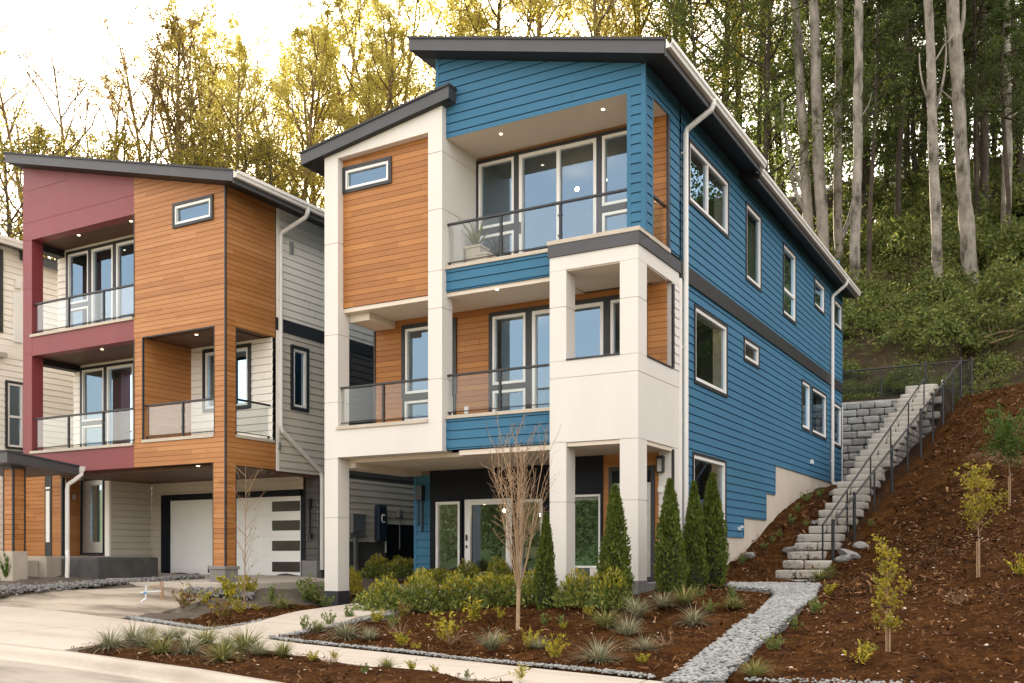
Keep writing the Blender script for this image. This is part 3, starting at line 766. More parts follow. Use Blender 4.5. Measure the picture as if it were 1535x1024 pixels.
simple('pillar_foot', K, 'greycon', (-17.40, LXC + .03, LY - .05, 16.87, .7, 1.30), (-17.43, LXC + .06, LY - .08, 16.90, 1.30, 1.37), bevel=.008)
window(K, fl, wA[0], wB[0], wnz0, wnz1, .07, .06)
simple('bay_backing', K, 'inwall', (wA[0] - .9, wB[0] + .2, LY + .34, LY + .4, 9.2, 10.1))
# brown boarded ceilings
simple('ceiling', K, 'brown_soffit', (LXL + .01, LXW, LY + .302, L3 - .01, 10.04, 10.12), (LXL + .01, -19.76, LY + .302, L2 - .01, 6.945, 7.02), (-19.735, LXC - .34, LY + .282, L2 - .01, 6.962, 7.03), (-23.3, LXC - .02, LY + .302, LG - .01, 3.70, 3.785))
simple('balcony_side_beam', K, 'soffit_black', (LXL + .005, LXL + .3, LY + .34, L3 - .01, 9.85, 10.038), (LXL + .005, LXL + .3, LY + .34, L2 - .01, 6.78, 6.943))
simple('deck_floor', K, 'capstone', (LXL + .01, LXC - .04, LY + .31, L2 - .005, 4.28, 4.372), (LXL + .01, LXW, LY + .31, L3 - .005, 7.38, 7.47))
# cream back walls of the balconies
def wx(fr, x, y=500): return fr.uz(x, y)[0]
def glazed(par, fr, cols, z0, z1, split=None, cw=.06, name='patio_door'):
    """dark frame with white sashes between the given column edges"""
    u = MB(); fr.ring(u, cols[0], cols[-1], z0, z1, .07, -.1, .045, wb=.03)
    for q in cols[1:-1]: fr.box(u, q - cw, q + cw, z0 + .03, z1 - .07, -.1, .042)
    if split: 
        for k, zs in split.items():
            a = cols[k] + (.07 if k == 0 else cw); b = cols[k + 1] - (.07 if k + 1 == len(cols) - 1 else cw)
            fr.box(u, a, b, zs - .06, zs + .06, -.1, .04)
    u = u.build(name, M['dark'], par, bevel=.004)
    for k in range(len(cols) - 1):
        a = cols[k] + (.072 if k == 0 else cw + .002); b = cols[k + 1] - (.072 if k + 1 == len(cols) - 1 else cw + .002)
        if split and k in split:
            sash(u, fr, a, b, z0 + .032, split[k] - .062, .055); sash(u, fr, a, b, split[k] + .062, z1 - .072, .055)
        else: sash(u, fr, a, b, z0 + .032, z1 - .072, .065)
    return u
cc = [wx(f3, 100.5), wx(f3, 136), wx(f3, 173), wx(f3, 208)]
siding('cream_wall', K, f3, LXL, LXW + .25, 7.47, 10.04, M['cream'], .18, holes=[(cc[0] + .03, cc[-1] - .03, 7.5, 9.9)])
glazed(K, f3, cc, 7.475, 9.96, {0: 8.45})
c2 = [wx(f2, 121.5), wx(f2, 159), wx(f2, 204)]
bw = (wx(f2, 229), wx(f2, 271)); bw2 = (wx(f2, 305), wx(f2, 377))
siding('cream_wall', K, f2, LXL, LXC - .0, 4.37, 6.96, M['cream'], .18, holes=[(c2[0] + .03, c2[-1] - .03, 4.4, 6.85), (bw[0] + .03, bw[1] - .03, 4.5, 6.85), (bw2[0] + .03, bw2[1] - .03, 5.3, 6.85)])
glazed(K, f2, c2, 4.375, 6.87, {0: 5.30})
window(K, f2, bw[0], bw[1], 5.22, 6.885, .09, .06); window(K, f2, bw[0] + .01, bw[1] - .01, 4.46, 5.215, .07, .06)
window(K, f2, bw2[0], bw2[1], 5.27, 6.885, .09, .06, mulls=((bw2[0] + bw2[1]) / 2,))
# right-hand side wall: cream above the dark band, taupe below
swins = [(18.66, 19.33, 5.27, 6.90)]
siding('cream_side_wall', K, fs, 18.16, 34, 7.47, roof_left(LXC) - .01, M['cream'], .18)
siding('taupe_side_wall', K, fs, 18.16, 20.92, 3.70, 7.15, M['taupe'], .18, holes=[(swins[0][0] + .03, swins[0][1] - .03, 5.3, 6.87)])
siding('charcoal_side_wall', K, fs, 20.97, 34, 3.70, 7.15, M['charcoal_siding'], .18)
siding('taupe_side_wall', K, fs, LG + .08, 34, 2.0, 3.70, M['taupe'], .18)
simple('belly_band', K, 'dark', (LXC + .004, LXC + .03, 18.16, 34, 7.152, 7.468))
simple('wall_trim', K, 'dark', (LXC, LXC + .025, 20.922, 20.968, 3.7, 7.15), (LXC - .03, LXC + .02, LG - .005, LG + .078, 1.3, 3.66))
simple('cream_trim', K, 'cream', (LXC, LXC + .03, 18.157, 18.25, 7.47, roof_left(LXC) - .02), (LXC, LXC + .03, 18.157, 18.25, 3.7, 7.15))
simple('side_foundation', K, 'darkcon', (LXC - .2, LXC - .012, LG, 22.6, .2, 2.0), (LXC - .2, LXC + .004, 22.6, 34, .2, 2.55))
for a, b, c, d in swins: window(K, fs, a, b, c, d, .09, .06)
simple('floor_edge', K, 'brown_soffit', (LXC - .25, LXC - .03, 18.12, LG + .2, 3.64, 3.695))
pipe('downspout', K, [(-16.24, 18.50, roof_left(-16.33) + .15), (-16.24, 18.5, roof_left(-16.33) - .0), (-16.3, 18.5, roof_left(-16.33) - .1), (LXC + .1, 18.25, 9.55), (LXC + .08, 18.24, 9.45), (LXC + .08, 18.24, 4.80), (LXC + .08, 18.30, 4.68), (LXC + .08, 19.72, 3.80), (LXC + .08, 19.78, 3.66), (LXC + .08, 19.78, 1.25)], .10, straps=[(LXC + .05, 18.24, 7.9), (LXC + .05, 18.24, 5.6)])
simple('wall_bracket', K, 'steel', (LXC + .012, LXC + .08, 18.62, 18.72, 9.15, 9.45), (LXC + .012, LXC + .07, 18.2, 18.27, 4.22, 4.4), bevel=.01)
# meters and pipes on the side wall
simple('meter_box', K, 'steel', (LXC + .02, LXC + .16, 20.95, 21.5, 2.24, 2.76), (LXC + .02, LXC + .12, 20.88, 21.58, 2.12, 2.2), (LXC + .02, LXC + .1, 21.12, 21.25, 1.2, 2.12), bevel=.012)
lb = MB(); lb.box(LXC + .02, LXC + .2, 22.05, 22.43, 2.02, 3.04); lb = lb.build('cable_cabinet', plain('navy_cabinet', (.012, .028, .05), .45, .15, 3), K, bevel=.04)
cm = MB(); cm.tube([(LXC + .206, 22.24 + .08 * math.cos(t), 2.66 + .11 * math.sin(t)) for t in np.linspace(.8, 5.4, 12)], .02, 6); cm.build('emblem', M['vinyl'], lb)
simple('gas_meter', K, 'steel', (LXC + .02, LXC + .16, 23.05, 23.25, 2.72, 2.95), (LXC + .05, LXC + .08, 23.18, 23.22, 1.8, 2.72), bevel=.015)
simple('lower_panel', K, 'blackpanel', (LXC + .008, LXC + .03, 22.6, 25.0, 1.2, 2.52))
simple('lower_panel_trim', K, 'vinyl', (LXC + .01, LXC + .045, 22.56, 22.6, 1.7, 2.56), (LXC + .01, LXC + .045, 22.6, 25.0, 2.52, 2.56))
# garage under the overhang
gcol = -23.235
siding('taupe_front_wall', K, fg, gcol, -22.83, 1.05, 3.72, M['taupe'], .18); siding('taupe_front_wall', K, fg, -22.83, -17.48, 3.36, 3.72, M['taupe'], .18)
siding('charcoal_front_wall', K, fg, -17.40, LXC - .03, 1.5, 3.70, M['charcoal_siding'], .18)
simple('garage_frame', K, 'blackpanel', (-22.83, -22.51, LG - .03, LG + .2, 1.0, 3.36), (-22.51, -17.48, LG - .03, LG + .2, 3.20, 3.36), (-17.55, -17.40, LG - .03, LG + .2, 1.0, 3.36))
gd = MB()
pz = [1.05, 1.58, 2.12, 2.66, 3.195]
for a, b in zip(pz[:-1], pz[1:]): gd.box(-22.505, -17.555, LG + .03, LG + .09, a + .003, b - .003)
gd.box(-22.5, -17.56, LG + .04, LG + .08, 1.05, 3.19)
gdo = gd.build('garage_door', M['doorwhite'], K, bevel=.004)
for zc in (1.32, 1.88, 2.42, 2.93):
    w = MB(); w.box(-18.60, -17.62, LG + .022, LG + .03, zc - .135, zc + .135); w.build('door_window', plain('smoked_glass', (.05, .042, .035), .2, .1, 4) if 'smoked' not in M else M['smoked'], gdo); M['smoked'] = bpy.data.materials['smoked_glass']
hd = MB(); hd.box(-20.98, -20.94, LG - .0, LG + .03, 1.14, 1.34); hd.build('handle', M['black_metal'], gdo, bevel=.008)
simple('garage_step', K, 'greycon', (-22.9, -16.96, LG - .25, LG + .2, .6, 1.045))
simple('side_lamp', K, 'black_metal', (-17.26, -17.16, LG - .14, LG - .03, 2.85, 3.10), (-17.22, -17.19, LG - .10, LG - .04, 2.1, 2.85), (-17.24, -17.14, LG - .12, LG - .03, 2.05, 2.18), bevel=.012)
simple('corner_foot', K, 'greycon', (-17.44, LXC + .03, LG - .12, LG + .1, .7, 1.49), bevel=.01)
# entrance bump-out left of the garage
fb = Frame('x', gcol); fe = Frame('y', 18.28); fw = Frame('y', 17.75)
siding('taupe_return_wall', K, fb, 18.33, LG - .03, 1.15, 3.72, M['taupe'], .18)
simple('corner_board', K, 'cream', (gcol - .16, gcol + .02, 18.26, 18.325, 1.6, 3.72))
dr = MB(); fe.ring(dr, -24.43, -23.42, 1.64, 3.80, .06, -.1, .03); dr = dr.build('entry_door', M['blackpanel'], K)
lf = MB(); fe.box(lf, -24.368, -24.02, 1.70, 3.738, -.06, .0); fe.box(lf, -23.56, -23.482, 1.70, 3.738, -.06, .0); fe.box(lf, -24.02, -23.56, 1.70, 2.0, -.06, .0); fe.box(lf, -24.02, -23.56, 3.60, 3.738, -.06, .0)
lf.build('door_leaf', M['steel'], dr, bevel=.004)
fe_g = MB(); fe_g.quad(fe.P(-24.02, 2.0, -.03), fe.P(-23.56, 2.0, -.03), fe.P(-23.56, 3.6, -.03), fe.P(-24.02, 3.6, -.03)); fe_g.build('pane', M['glass'], dr)
siding('cedar_entry_wall', K, fw, -27.0, -25.27, 1.6, 3.95, M['wood2'], P2, .008, .02, .003)
simple('entry_trim', K, 'dark', (-25.27, -24.97, 17.73, 17.85, 1.6, 3.95), (-24.52, -24.46, 17.70, 17.80, 1.6, 3.95), (-26.25, -26.17, 17.72, 17.8, 1.6, 3.95))
siding('cedar_entry_wall', K, fw, -24.97, -24.52, 1.6, 3.95, M['wood2'], P2, .008, .02, .003)
siding('cedar_entry_wall', K, Frame('x', -24.45), 17.80, 18.26, 1.6, 3.95, M['wood2'], P2, .008, .02, .003)
simple('narrow_window', K, 'vinyl', (-25.20, -25.04, 17.715, 17.73, 2.0, 3.45), (-25.22, -25.02, 17.718, 17.73, 3.5, 3.56))
simple('house_number_lamp', K, 'steel', (-24.435, -24.38, 18.0, 18.08, 3.2, 3.34), bevel=.01)
# porch: column and sloping roof
fpc = Frame('y', 14.6)
siding('porch_column', K, fpc, -22.34, -22.03, 1.72, 3.70, M['wood2'], P2, .008, .02, .003)
siding('porch_column', K, Frame('x', -22.0), 14.63, 14.88, 1.72, 3.70, M['wood2'], P2, .008, .02, .003)
simple('porch_column_trim', K, 'dark', (-22.03, -21.985, 14.585, 14.63, 1.72, 3.7), (-22.03, -21.985, 14.88, 14.92, 1.72, 3.7), (-22.38, -22.34, 14.585, 14.9, 1.72, 3.7), (-22.33, -22.04, 14.62, 14.9, 1.72, 3.68))
simple('porch_pier', K, 'concrete', (-22.42, -21.95, 14.55, 14.95, .6, 1.72), bevel=.01)
mb = MB(); mb.prism([(14.20, 3.80), (16.12, 3.66), (16.12, 3.84), (14.20, 4.05)], 'x', -24.2, -21.62, 0); mb.prism([(14.17, 4.053), (16.14, 3.843), (16.14, 3.88), (14.17, 4.09)], 'x', -24.2, -21.59, 1)
mb.build('porch_roof', [M['fascia'], M['shingle']], K)
simple('porch_beam', K, 'fascia', (-24.2, -21.97, 14.52, 14.9, 3.702, 3.79))
mb = MB(); mb.prism([(16.125, 3.86), (16.26, 3.86), (16.24, 3.74), (16.125, 3.72)], 'x', -24.2, -21.56); mb.build('porch_gutter', M['gutter'], K)
pipe('porch_downspout', K, [(-21.62, 16.19, 3.74), (-21.62, 16.19, 3.66), (-21.72, 16.05, 3.5), (-21.82, 15.95, 3.40), (-21.83, 15.94, 3.28), (-21.83, 15.94, 1.75), (-21.77, 15.9, 1.62), (-21.76, 15.9, 1.55), (-21.76, 15.88, 1.0)], .10)
simple('stoop', K, 'concrete', (-27.5, -22.6, 15.9, 18.2, .5, 1.60), (-24.5, -22.9, 15.3, 15.9, .5, 1.50), bevel=.03)
simple('stoop_end', K, 'darkcon', (-22.58, -21.15, 16.3, 18.2, .5, 1.58), bevel=.06)
# railings
railing(K, Frame('y', LY + .05), XCOL, LXW, 7.505, .84, posts=[wx(fl, 99.5), wx(fl, 151.5)], proud=.0)
railing(K, Frame('y', LY + .05), XCOL, LXW, 4.40, .88, posts=[wx(fl, 99), wx(fl, 151)], proud=.0)
railing(K, Frame('y', LY + .06), -19.73, -17.33, 4.45, .86, posts=[wx(fl, 270)], proud=.0)
railing(K, fs, 16.85, 18.02, 4.45, .86, proud=-.04)
downlights(K, [ceil_pt(118, 352, 10.04), ceil_pt(196.5, 331, 10.04)], 10.04)
downlights(K, [ceil_pt(153, 523, 6.945)], 6.945); downlights(K, [ceil_pt(294.5, 501, 6.962)], 6.962); downlights(K, [ceil_pt(297, 698, 3.70)], 3.70)
# inside
simple('interior_floor', K, 'infloor', (LXL + .1, LXC - .1, L2 + .12, 33, 4.25, 4.36), (LXL + .1, LXC - .1, L3 + .12, 33, 7.35, 7.46))
simple('interior_ceiling', K, 'inwall', (LXL + .1, LXC - .1, L2 + .12, 33, 7.05, 7.15), (LXL + .1, LXC - .1, L3 + .12, 33, 10.06, 10.16), (LXL + .1, LXC - .1, L2 + .12, 33, 3.78, 3.88))
simple('interior_wall', K, 'inwall', (LXL + .1, LXC - .1, 22.0, 22.1, 4.36, 7.05), (LXL + .1, LXC - .1, 21.6, 21.7, 7.46, 10.06), (-20.0, -19.9, L2 + .12, 22, 4.36, 7.05), (LXW + .2, LXW + .26, L3 + .12, 21.6, 7.46, 10.06))
simple('interior_side_wall', K, 'cream', (LXL, LXL + .1, L3 + .08, 33, 7.46, roof_left(LXL) - .02), (LXL, LXL + .1, L2 + .08, 33, 3.75, 7.46), (LXL, LXC - .05, 33, 33.1, 1, 9.9), (LXC - .1, LXC - .05, 22.1, 33, 1, 9.9))
globe(K, (-21.7, 20.2, 6.5), .06); globe(K, (-22.0, 20.6, 6.2), .05); globe(K, (-20.9, 20.4, 6.3), .05); globe(K, (-23.9, 20.0, 3.2), .05)

# ------------------------------------------------------------------ the cream house further left
Q = empty('cream_house', (-30.5, 26, .9), 'cream lap sided house with dark eaves, partly cut off behind the wine red house', 'house')
QX = -27.0; fq = Frame('x', QX)
siding('cream_side_wall', Q, fq, 16.6, 33, 7.75, 10.62, M['cream'], .18)
siding('cream_side_wall', Q, fq, 16.6, 33, 1.0, 7.45, M['cream'], .18, holes=[(17.70, 18.25, 4.76, 6.70), (17.70, 18.25, 3.95, 4.70)])
simple('belly_band', Q, 'dark', (QX + .004, QX + .03, 19.0, 33, 7.452, 7.748)); simple('cream_band', Q, 'cream', (QX + .004, QX + .02, 16.6, 19.0, 7.452, 7.748))
window(Q, fq, 17.66, 18.28, 4.74, 6.74, .07, .06, transoms=(5.7,)); window(Q, fq, 17.66, 18.28, 3.92, 4.70, .07, .06)
simple('dark_corner', Q, 'dark', (QX - .1, QX + .05, 17.1, 17.58, 8.1, 10.5))
simple('wall_light', Q, 'vinyl', (QX + .012, QX + .12, 17.95, 18.12, 9.48, 9.72), (QX + .012, QX + .06, 17.9, 18.2, 7.9, 9.4), bevel=.01)
simple('meter_bracket', Q, 'steel', (QX + .02, QX + .2, 17.35, 17.62, 7.35, 7.5), bevel=.01)
simple('front_wall', Q, 'cream', (-34.5, QX - .02, 16.6, 16.7, 1, 11)); simple('rear_wall', Q, 'cream', (-34.5, QX - .02, 33, 33.1, 1, 11)); simple('left_wall', Q, 'cream', (-34.5, -34.4, 16.7, 33, 1, 11.5))
slab('roof', -34.9, QX + .42, 16.2, 18.12, lambda x: 10.52 - .25 * (x - QX - .42), .22, parent=Q)
slab('rear_roof', -34.9, QX + .25, 18.12, 33.5, lambda x: 10.30 - .25 * (x - QX - .25), .22, parent=Q)
gutter('gutter', Q, QX + .43, 16.2, 18.15, 10.75, .2, .13)
# ------------------------------------------------------------------ ground
def zwalk(x): return .02 - .026 * x                # the street climbs gently towards the left
CTRL = [(-27, 13.4, .78), (-20, 13.0, .52), (-14.8, 12.4, .37), (-12.2, 11.8, .30), (-10.1, 11.4, .25), (-7, 11.2, .19), (-4, 11.0, .13), (0, 10.8, .20), (5, 10.5, .35),
        (-27, 9.5, .6), (-20, 9.5, .50), (-14.8, 9.8, .36), (-11.5, 9.4, .28), (-8, 9.0, .19), (-5, 9.0, .12), (0, 9.0, .02), (6, 9, .0),
        (-20, 16.2, .92), (-17, 16.5, 1.0), (-17.2, 14.8, .72), (-24, 16, 1.12), (-22.3, 14.6, 1.06), (-21, 15.2, 1.0), (-22, 19.0, 1.02), (-19, 19.0, 1.03), (-17, 19.2, 1.03), (-27, 18, 1.1),
        (-15.7, 17, .75), (-14.5, 17.2, .48), (-14.2, 15, .46), (-15.9, 15.2, .62), (-15.6, 20, .95), (-15.6, 24, 1.55), (-15.6, 30, 2.6), (-15.6, 36, 3.6),
        (-13, 19.6, .86), (-11, 19.6, .88), (-8.2, 17.4, .78), (-11, 16.6, .56), (-11.9, 14.4, .50), (-7.1, 16.7, .82), (-8, 14.3, .42), (-10, 13.6, .40), (-5.9, 18.5, 1.02), (-6.3, 16.6, .93), (-5.6, 14.5, .46),
        (-6.9, 19.5, 1.0), (-6.9, 22.28, 1.42), (-6.9, 25.75, 2.36), (-6.9, 29.4, 3.34), (-6.9, 32.5, 3.78), (-6.9, 36.4, 3.86), (-10, 37.2, 3.88), (-14, 37.2, 3.9), (-10, 36, 3.87),
        (-5.7, 21.6, .95), (-6.05, 24.5, 1.98), (-6.0, 27, 2.9), (-5.95, 29.5, 3.55), (-5.8, 33, 3.8), (-5.6, 37, 3.86),
        (-3.6, 18, .78), (-3.4, 14, .48), (-3, 11.5, .25), (-1, 12.2, .52), (2, 12.2, .66), (6, 12.5, .8),
        (-.6, 16, 1.08), (3, 16, 1.45), (7, 16, 1.7), (-4.5, 22.6, 1.05), (-1, 21, 1.95), (3, 21, 2.5), (7, 21, 2.8), (-4.4, 25.3, 1.95), (-3.9, 28.5, 3.3), (-3.7, 31, 4.4), (0, 26, 3.5), (4, 26, 4.1), (0, 31, 5.3), (4, 31, 5.6), (8, 31, 5.8),
        (-3.45, 34.2, 5.85), (-3.15, 36.6, 7.05), (-2, 33, 5.6), (0, 36.5, 7.3), (4, 36.5, 7.5), (9, 36.5, 7.6), (0, 38, 7.75), (5, 38, 8.0), (9, 38, 8.1)]
_c = np.array(CTRL)
def _rbf_fit(P, z, lam=.02):
    r = np.linalg.norm(P[:, None] - P[None], axis=2); K_ = -r; n = len(P)       # linear (biharmonic) spline: no overshoot
    A = np.zeros((n + 3, n + 3)); A[:n, :n] = K_ + np.eye(n) * lam * 0; A[:n, n] = 1; A[:n, n + 1:] = P; A[n, :n] = 1; A[n + 1:, :n] = P.T
    return np.linalg.solve(A, np.concatenate([z, [0, 0, 0]]))
_w_ = _rbf_fit(_c[:, :2], _c[:, 2])
def ground_z(X, Y):
    X = np.asarray(X, float); Y = np.asarray(Y, float); sh = X.shape
    Q_ = np.stack([X.ravel(), Y.ravel()], 1); out = np.empty(len(Q_))
    for i in range(0, len(Q_), 20000):
        q = Q_[i:i + 20000]; r = np.linalg.norm(q[:, None] - _c[None, :, :2], axis=2)
        out[i:i + 20000] = -r @ _w_[:-3] + _w_[-3] + q @ _w_[-2:]
    return out.reshape(sh)
WALLY = 37.5
STAIR_XR = -2.62               # nothing but terrain to the right of this above the retaining wall
def hill_z(X, Y):
    X = np.asarray(X, float); Y = np.asarray(Y, float)
    s = np.clip((Y - WALLY) / 5, 0, 1)
    base = np.where(X < -3.7, 7.30, ground_z(X, np.full_like(X, WALLY)))
    return base + .15 * (Y - WALLY) * (1 - s) + (.45 + .0 * X) * s * (Y - WALLY) * 1.32 - np.clip(Y - 74, 0, None) * .6
def gz(x, y):
    return float(ground_z(np.array([x]), np.array([y]))[0]) if y < WALLY else float(hill_z(np.array([x]), np.array([y]))[0])
def hit_ground(x, y, zoff=0.0):
    """first point of the terrain seen at a picture position"""
    a = np.array(ray(x, y)); ts = np.arange(6, 95, .05)
    P_ = np.array([0, 0, CZ]) + ts[:, None] * a
    near = P_[:, 1] < WALLY
    zg = np.where(near, ground_z(P_[:, 0], P_[:, 1]), hill_z(P_[:, 0], P_[:, 1]))
    ok = np.nonzero(P_[:, 2] <= zg)[0]
    i = ok[0] if len(ok) else -1
    return float(P_[i, 0]), float(P_[i, 1]), float(zg[i])

def vnoise(X, Y, s, seed=0):
    """smooth value noise in numpy"""
    r = np.random.default_rng(seed); T = r.random((64, 64))
    x = X / s; y = Y / s; xi = np.floor(x).astype(int); yi = np.floor(y).astype(int); fx = x - xi; fy = y - yi
    fx = fx * fx * (3 - 2 * fx); fy = fy * fy * (3 - 2 * fy)
    g_ = lambda a, b: T[a % 64, b % 64]
    return (g_(xi, yi) * (1 - fx) + g_(xi + 1, yi) * fx) * (1 - fy) + (g_(xi, yi + 1) * (1 - fx) + g_(xi + 1, yi + 1) * fx) * fy

def inside(poly, X, Y):
    c = np.zeros(X.shape, bool); n = len(poly)
    for i in range(n):
        x0, y0 = poly[i]; x1, y1 = poly[(i + 1) % n]
        k = ((y0 > Y) != (y1 > Y)) & (X < (x1 - x0) * (Y - y0) / ((y1 - y0) if abs(y1 - y0) > 1e-9 else 1e-9) + x0)
        c ^= k
    return c

# outlines in plan
WALK_FAR = [(-30, 14.5), (-20, 12.98), (-18.0, 12.95), (-14.75, 12.34), (-12.21, 11.75), (-10.09, 11.36), (-7.04, 11.14), (-4.1, 10.93), (0, 10.75), (8, 10.5)]
WALK_NEAR = [(8, 8.9), (0, 9.2), (-5.5, 9.66), (-8.26, 9.93), (-9.45, 10.25), (-11.69, 10.55), (-12.47, 10.3)]
STRIP = [(-11.86, 8.60), (-12.5, 10.28), (-11.69, 10.55), (-9.45, 10.25), (-8.26, 9.93), (-5.5, 9.66), (0, 9.2), (8, 8.9), (8, 7.2), (0, 7.7), (-7.43, 8.14), (-9.03, 8.40)]
CURB = [(-13.6, 8.62), (-12.2, 8.62), (-11.86, 8.60), (-9.03, 8.40), (-7.43, 8.14), (0, 7.7), (8, 7.2)]
CURBF = [(-13.6, 8.20), (-12.6, 8.18), (-11.4, 8.20), (-9.0, 8.02), (-7.43, 7.78), (0, 7.35), (8, 6.85)]
APRON = [(-30, 14.5), (-20, 12.98), (-18.0, 12.95), (-14.75, 12.34), (-12.21, 11.75), (-12.0, 10.9), (-12.47, 10.3), (-11.87, 8.61), (-12.2, 8.62), (-13.6, 8.62), (-18, 8.9), (-30, 10)]
WALK = [(-12.0, 10.9), (-12.21, 11.75), (-10.09, 11.36), (-7.04, 11.14), (-4.1, 10.93), (0, 10.75), (8, 10.5), (8, 8.9), (0, 9.2), (-5.5, 9.66), (-8.26, 9.93), (-9.45, 10.25), (-11.69, 10.55), (-12.47, 10.3)]
PATH = [(-12.66, 11.88), (-11.02, 11.56), (-11.1, 14.5), (-11.3, 17.0), (-11.3, 18.9), (-12.9, 18.9), (-13.0, 16.5), (-12.85, 14.4)]
DRIVE = [(-30, 14.6), (-20, 13.06), (-18.0, 13.03), (-15.7, 12.6), (-15.9, 14.2), (-16.1, 15.2), (-17.0, 15.7), (-18.6, 15.6), (-19.9, 14.6), (-21.2, 14.0), (-23, 13.9), (-30, 15.2)]
PAD = [(-19.4, 15.95), (-16.9, 15.55), (-16.2, 15.9), (-16.2, 19.5), (-23.2, 19.5), (-23.2, 17.2)]
GPL = [(992, 1030), (1064, 979), (1102.5, 945), (1140.5, 922), (1165, 897), (1155, 890), (1092, 885)]
GPR = [(1080, 1030), (1137, 975), (1175, 941), (1213, 907), (1229, 882), (1160, 879), (1092, 881)]
GPATH = [hit_ground(*p)[:2] for p in GPR] + [hit_ground(*p)[:2] for p in GPL][::-1]
SLABS = [APRON, WALK, PATH, DRIVE, PAD]

M['mulch'] = None
def mulch_mat():
    m, nt, b = new_mat('brown_bark_mulch')
    p = position(nt)
    n1 = noise(nt, p, 2.6, 6, .75); n2 = noise(nt, position(nt, (1, 1, 1.6)), 13, 6, .75); n3 = noise(nt, p, 70, 3, .7)
    v = N(nt, 'ShaderNodeTexVoronoi'); v.inputs['Scale'].default_value = 34; nt.links.new(position(nt, (1, .55, 1)), v.inputs['Vector'])
    t = mathn(nt, 'ADD', mathn(nt, 'MULTIPLY', n1, .42), mathn(nt, 'ADD', mathn(nt, 'MULTIPLY', n2, .38), mathn(nt, 'MULTIPLY', n3, .2)))
    c = ramp(nt, t, [(.36, (.008, .0032, .0010)), (.47, (.036, .0140, .0040)), (.56, (.076, .0315, .0080)), (.68, (.155, .072, .022))])
    nt.links.new(c, b.inputs['Base Color']); b.inputs['Roughness'].default_value = .95; b.inputs['Specular IOR Level'].default_value = .04
    bn = N(nt, 'ShaderNodeBump'); bn.inputs['Strength'].default_value = .8; bn.inputs['Distance'].default_value = .03
    nt.links.new(mathn(nt, 'ADD', mathn(nt, 'MULTIPLY', n2, .6), mathn(nt, 'MULTIPLY', v.outputs['Distance'], .5)), bn.inputs['Height']); nt.links.new(bn.outputs[0], b.inputs['Normal'])
    return m
M['mulch'] = mulch_mat()
M['soil'] = plain('dark_bare_soil', (.105, .085, .066), .95, .3, 5, .6, 30, spec=.15)
def con_mat(name, col, stain, k=.5, th=(.52, .70)):
    m, nt, b = new_mat(name)
    p = position(nt)
    n1 = noise(nt, p, .5, 5, .65); n2 = noise(nt, p, 14, 5, .7); n3 = noise(nt, position(nt, (.35, 1.6, 1)), 1.0, 5, .6)
    c0 = ramp(nt, mathn(nt, 'ADD', mathn(nt, 'MULTIPLY', n1, .6), mathn(nt, 'MULTIPLY', n2, .4)), [(.3, mul(col, .84)), (.7, mul(col, 1.08))])
    mx = N(nt, 'ShaderNodeMix', data_type='RGBA')
    nt.links.new(ramp(nt, n3, [(th[0], (0, 0, 0)), (th[1], (k, k, k))]), mx.inputs[0])
    nt.links.new(c0, mx.inputs[6]); mx.inputs[7].default_value = (*stain, 1)
    nt.links.new(mx.outputs[2], b.inputs['Base Color']); b.inputs['Roughness'].default_value = .85; b.inputs['Specular IOR Level'].default_value = .25
    bn = N(nt, 'ShaderNodeBump'); bn.inputs['Strength'].default_value = .2; bn.inputs['Distance'].default_value = .006
    nt.links.new(noise(nt, p, 70, 4, .7), bn.inputs['Height']); nt.links.new(bn.outputs[0], b.inputs['Normal'])
    return m
M['walk'] = con_mat('sidewalk_concrete', (.50, .44, .36), (.34, .28, .21), .5)
M['drive'] = con_mat('muddy_driveway_concrete', (.47, .405, .315), (.13, .10, .07), .85, (.40, .62))
M['asphalt'] = con_mat('asphalt', (.37, .325, .265), (.15, .13, .105), .7, (.48, .66))
M['kerb'] = con_mat('kerb_concrete', (.50, .44, .36), (.30, .25, .19), .6)
M['pathbed'] = plain('gravel_bed', (.20, .20, .195), .9, .3, 12, .5, 40)

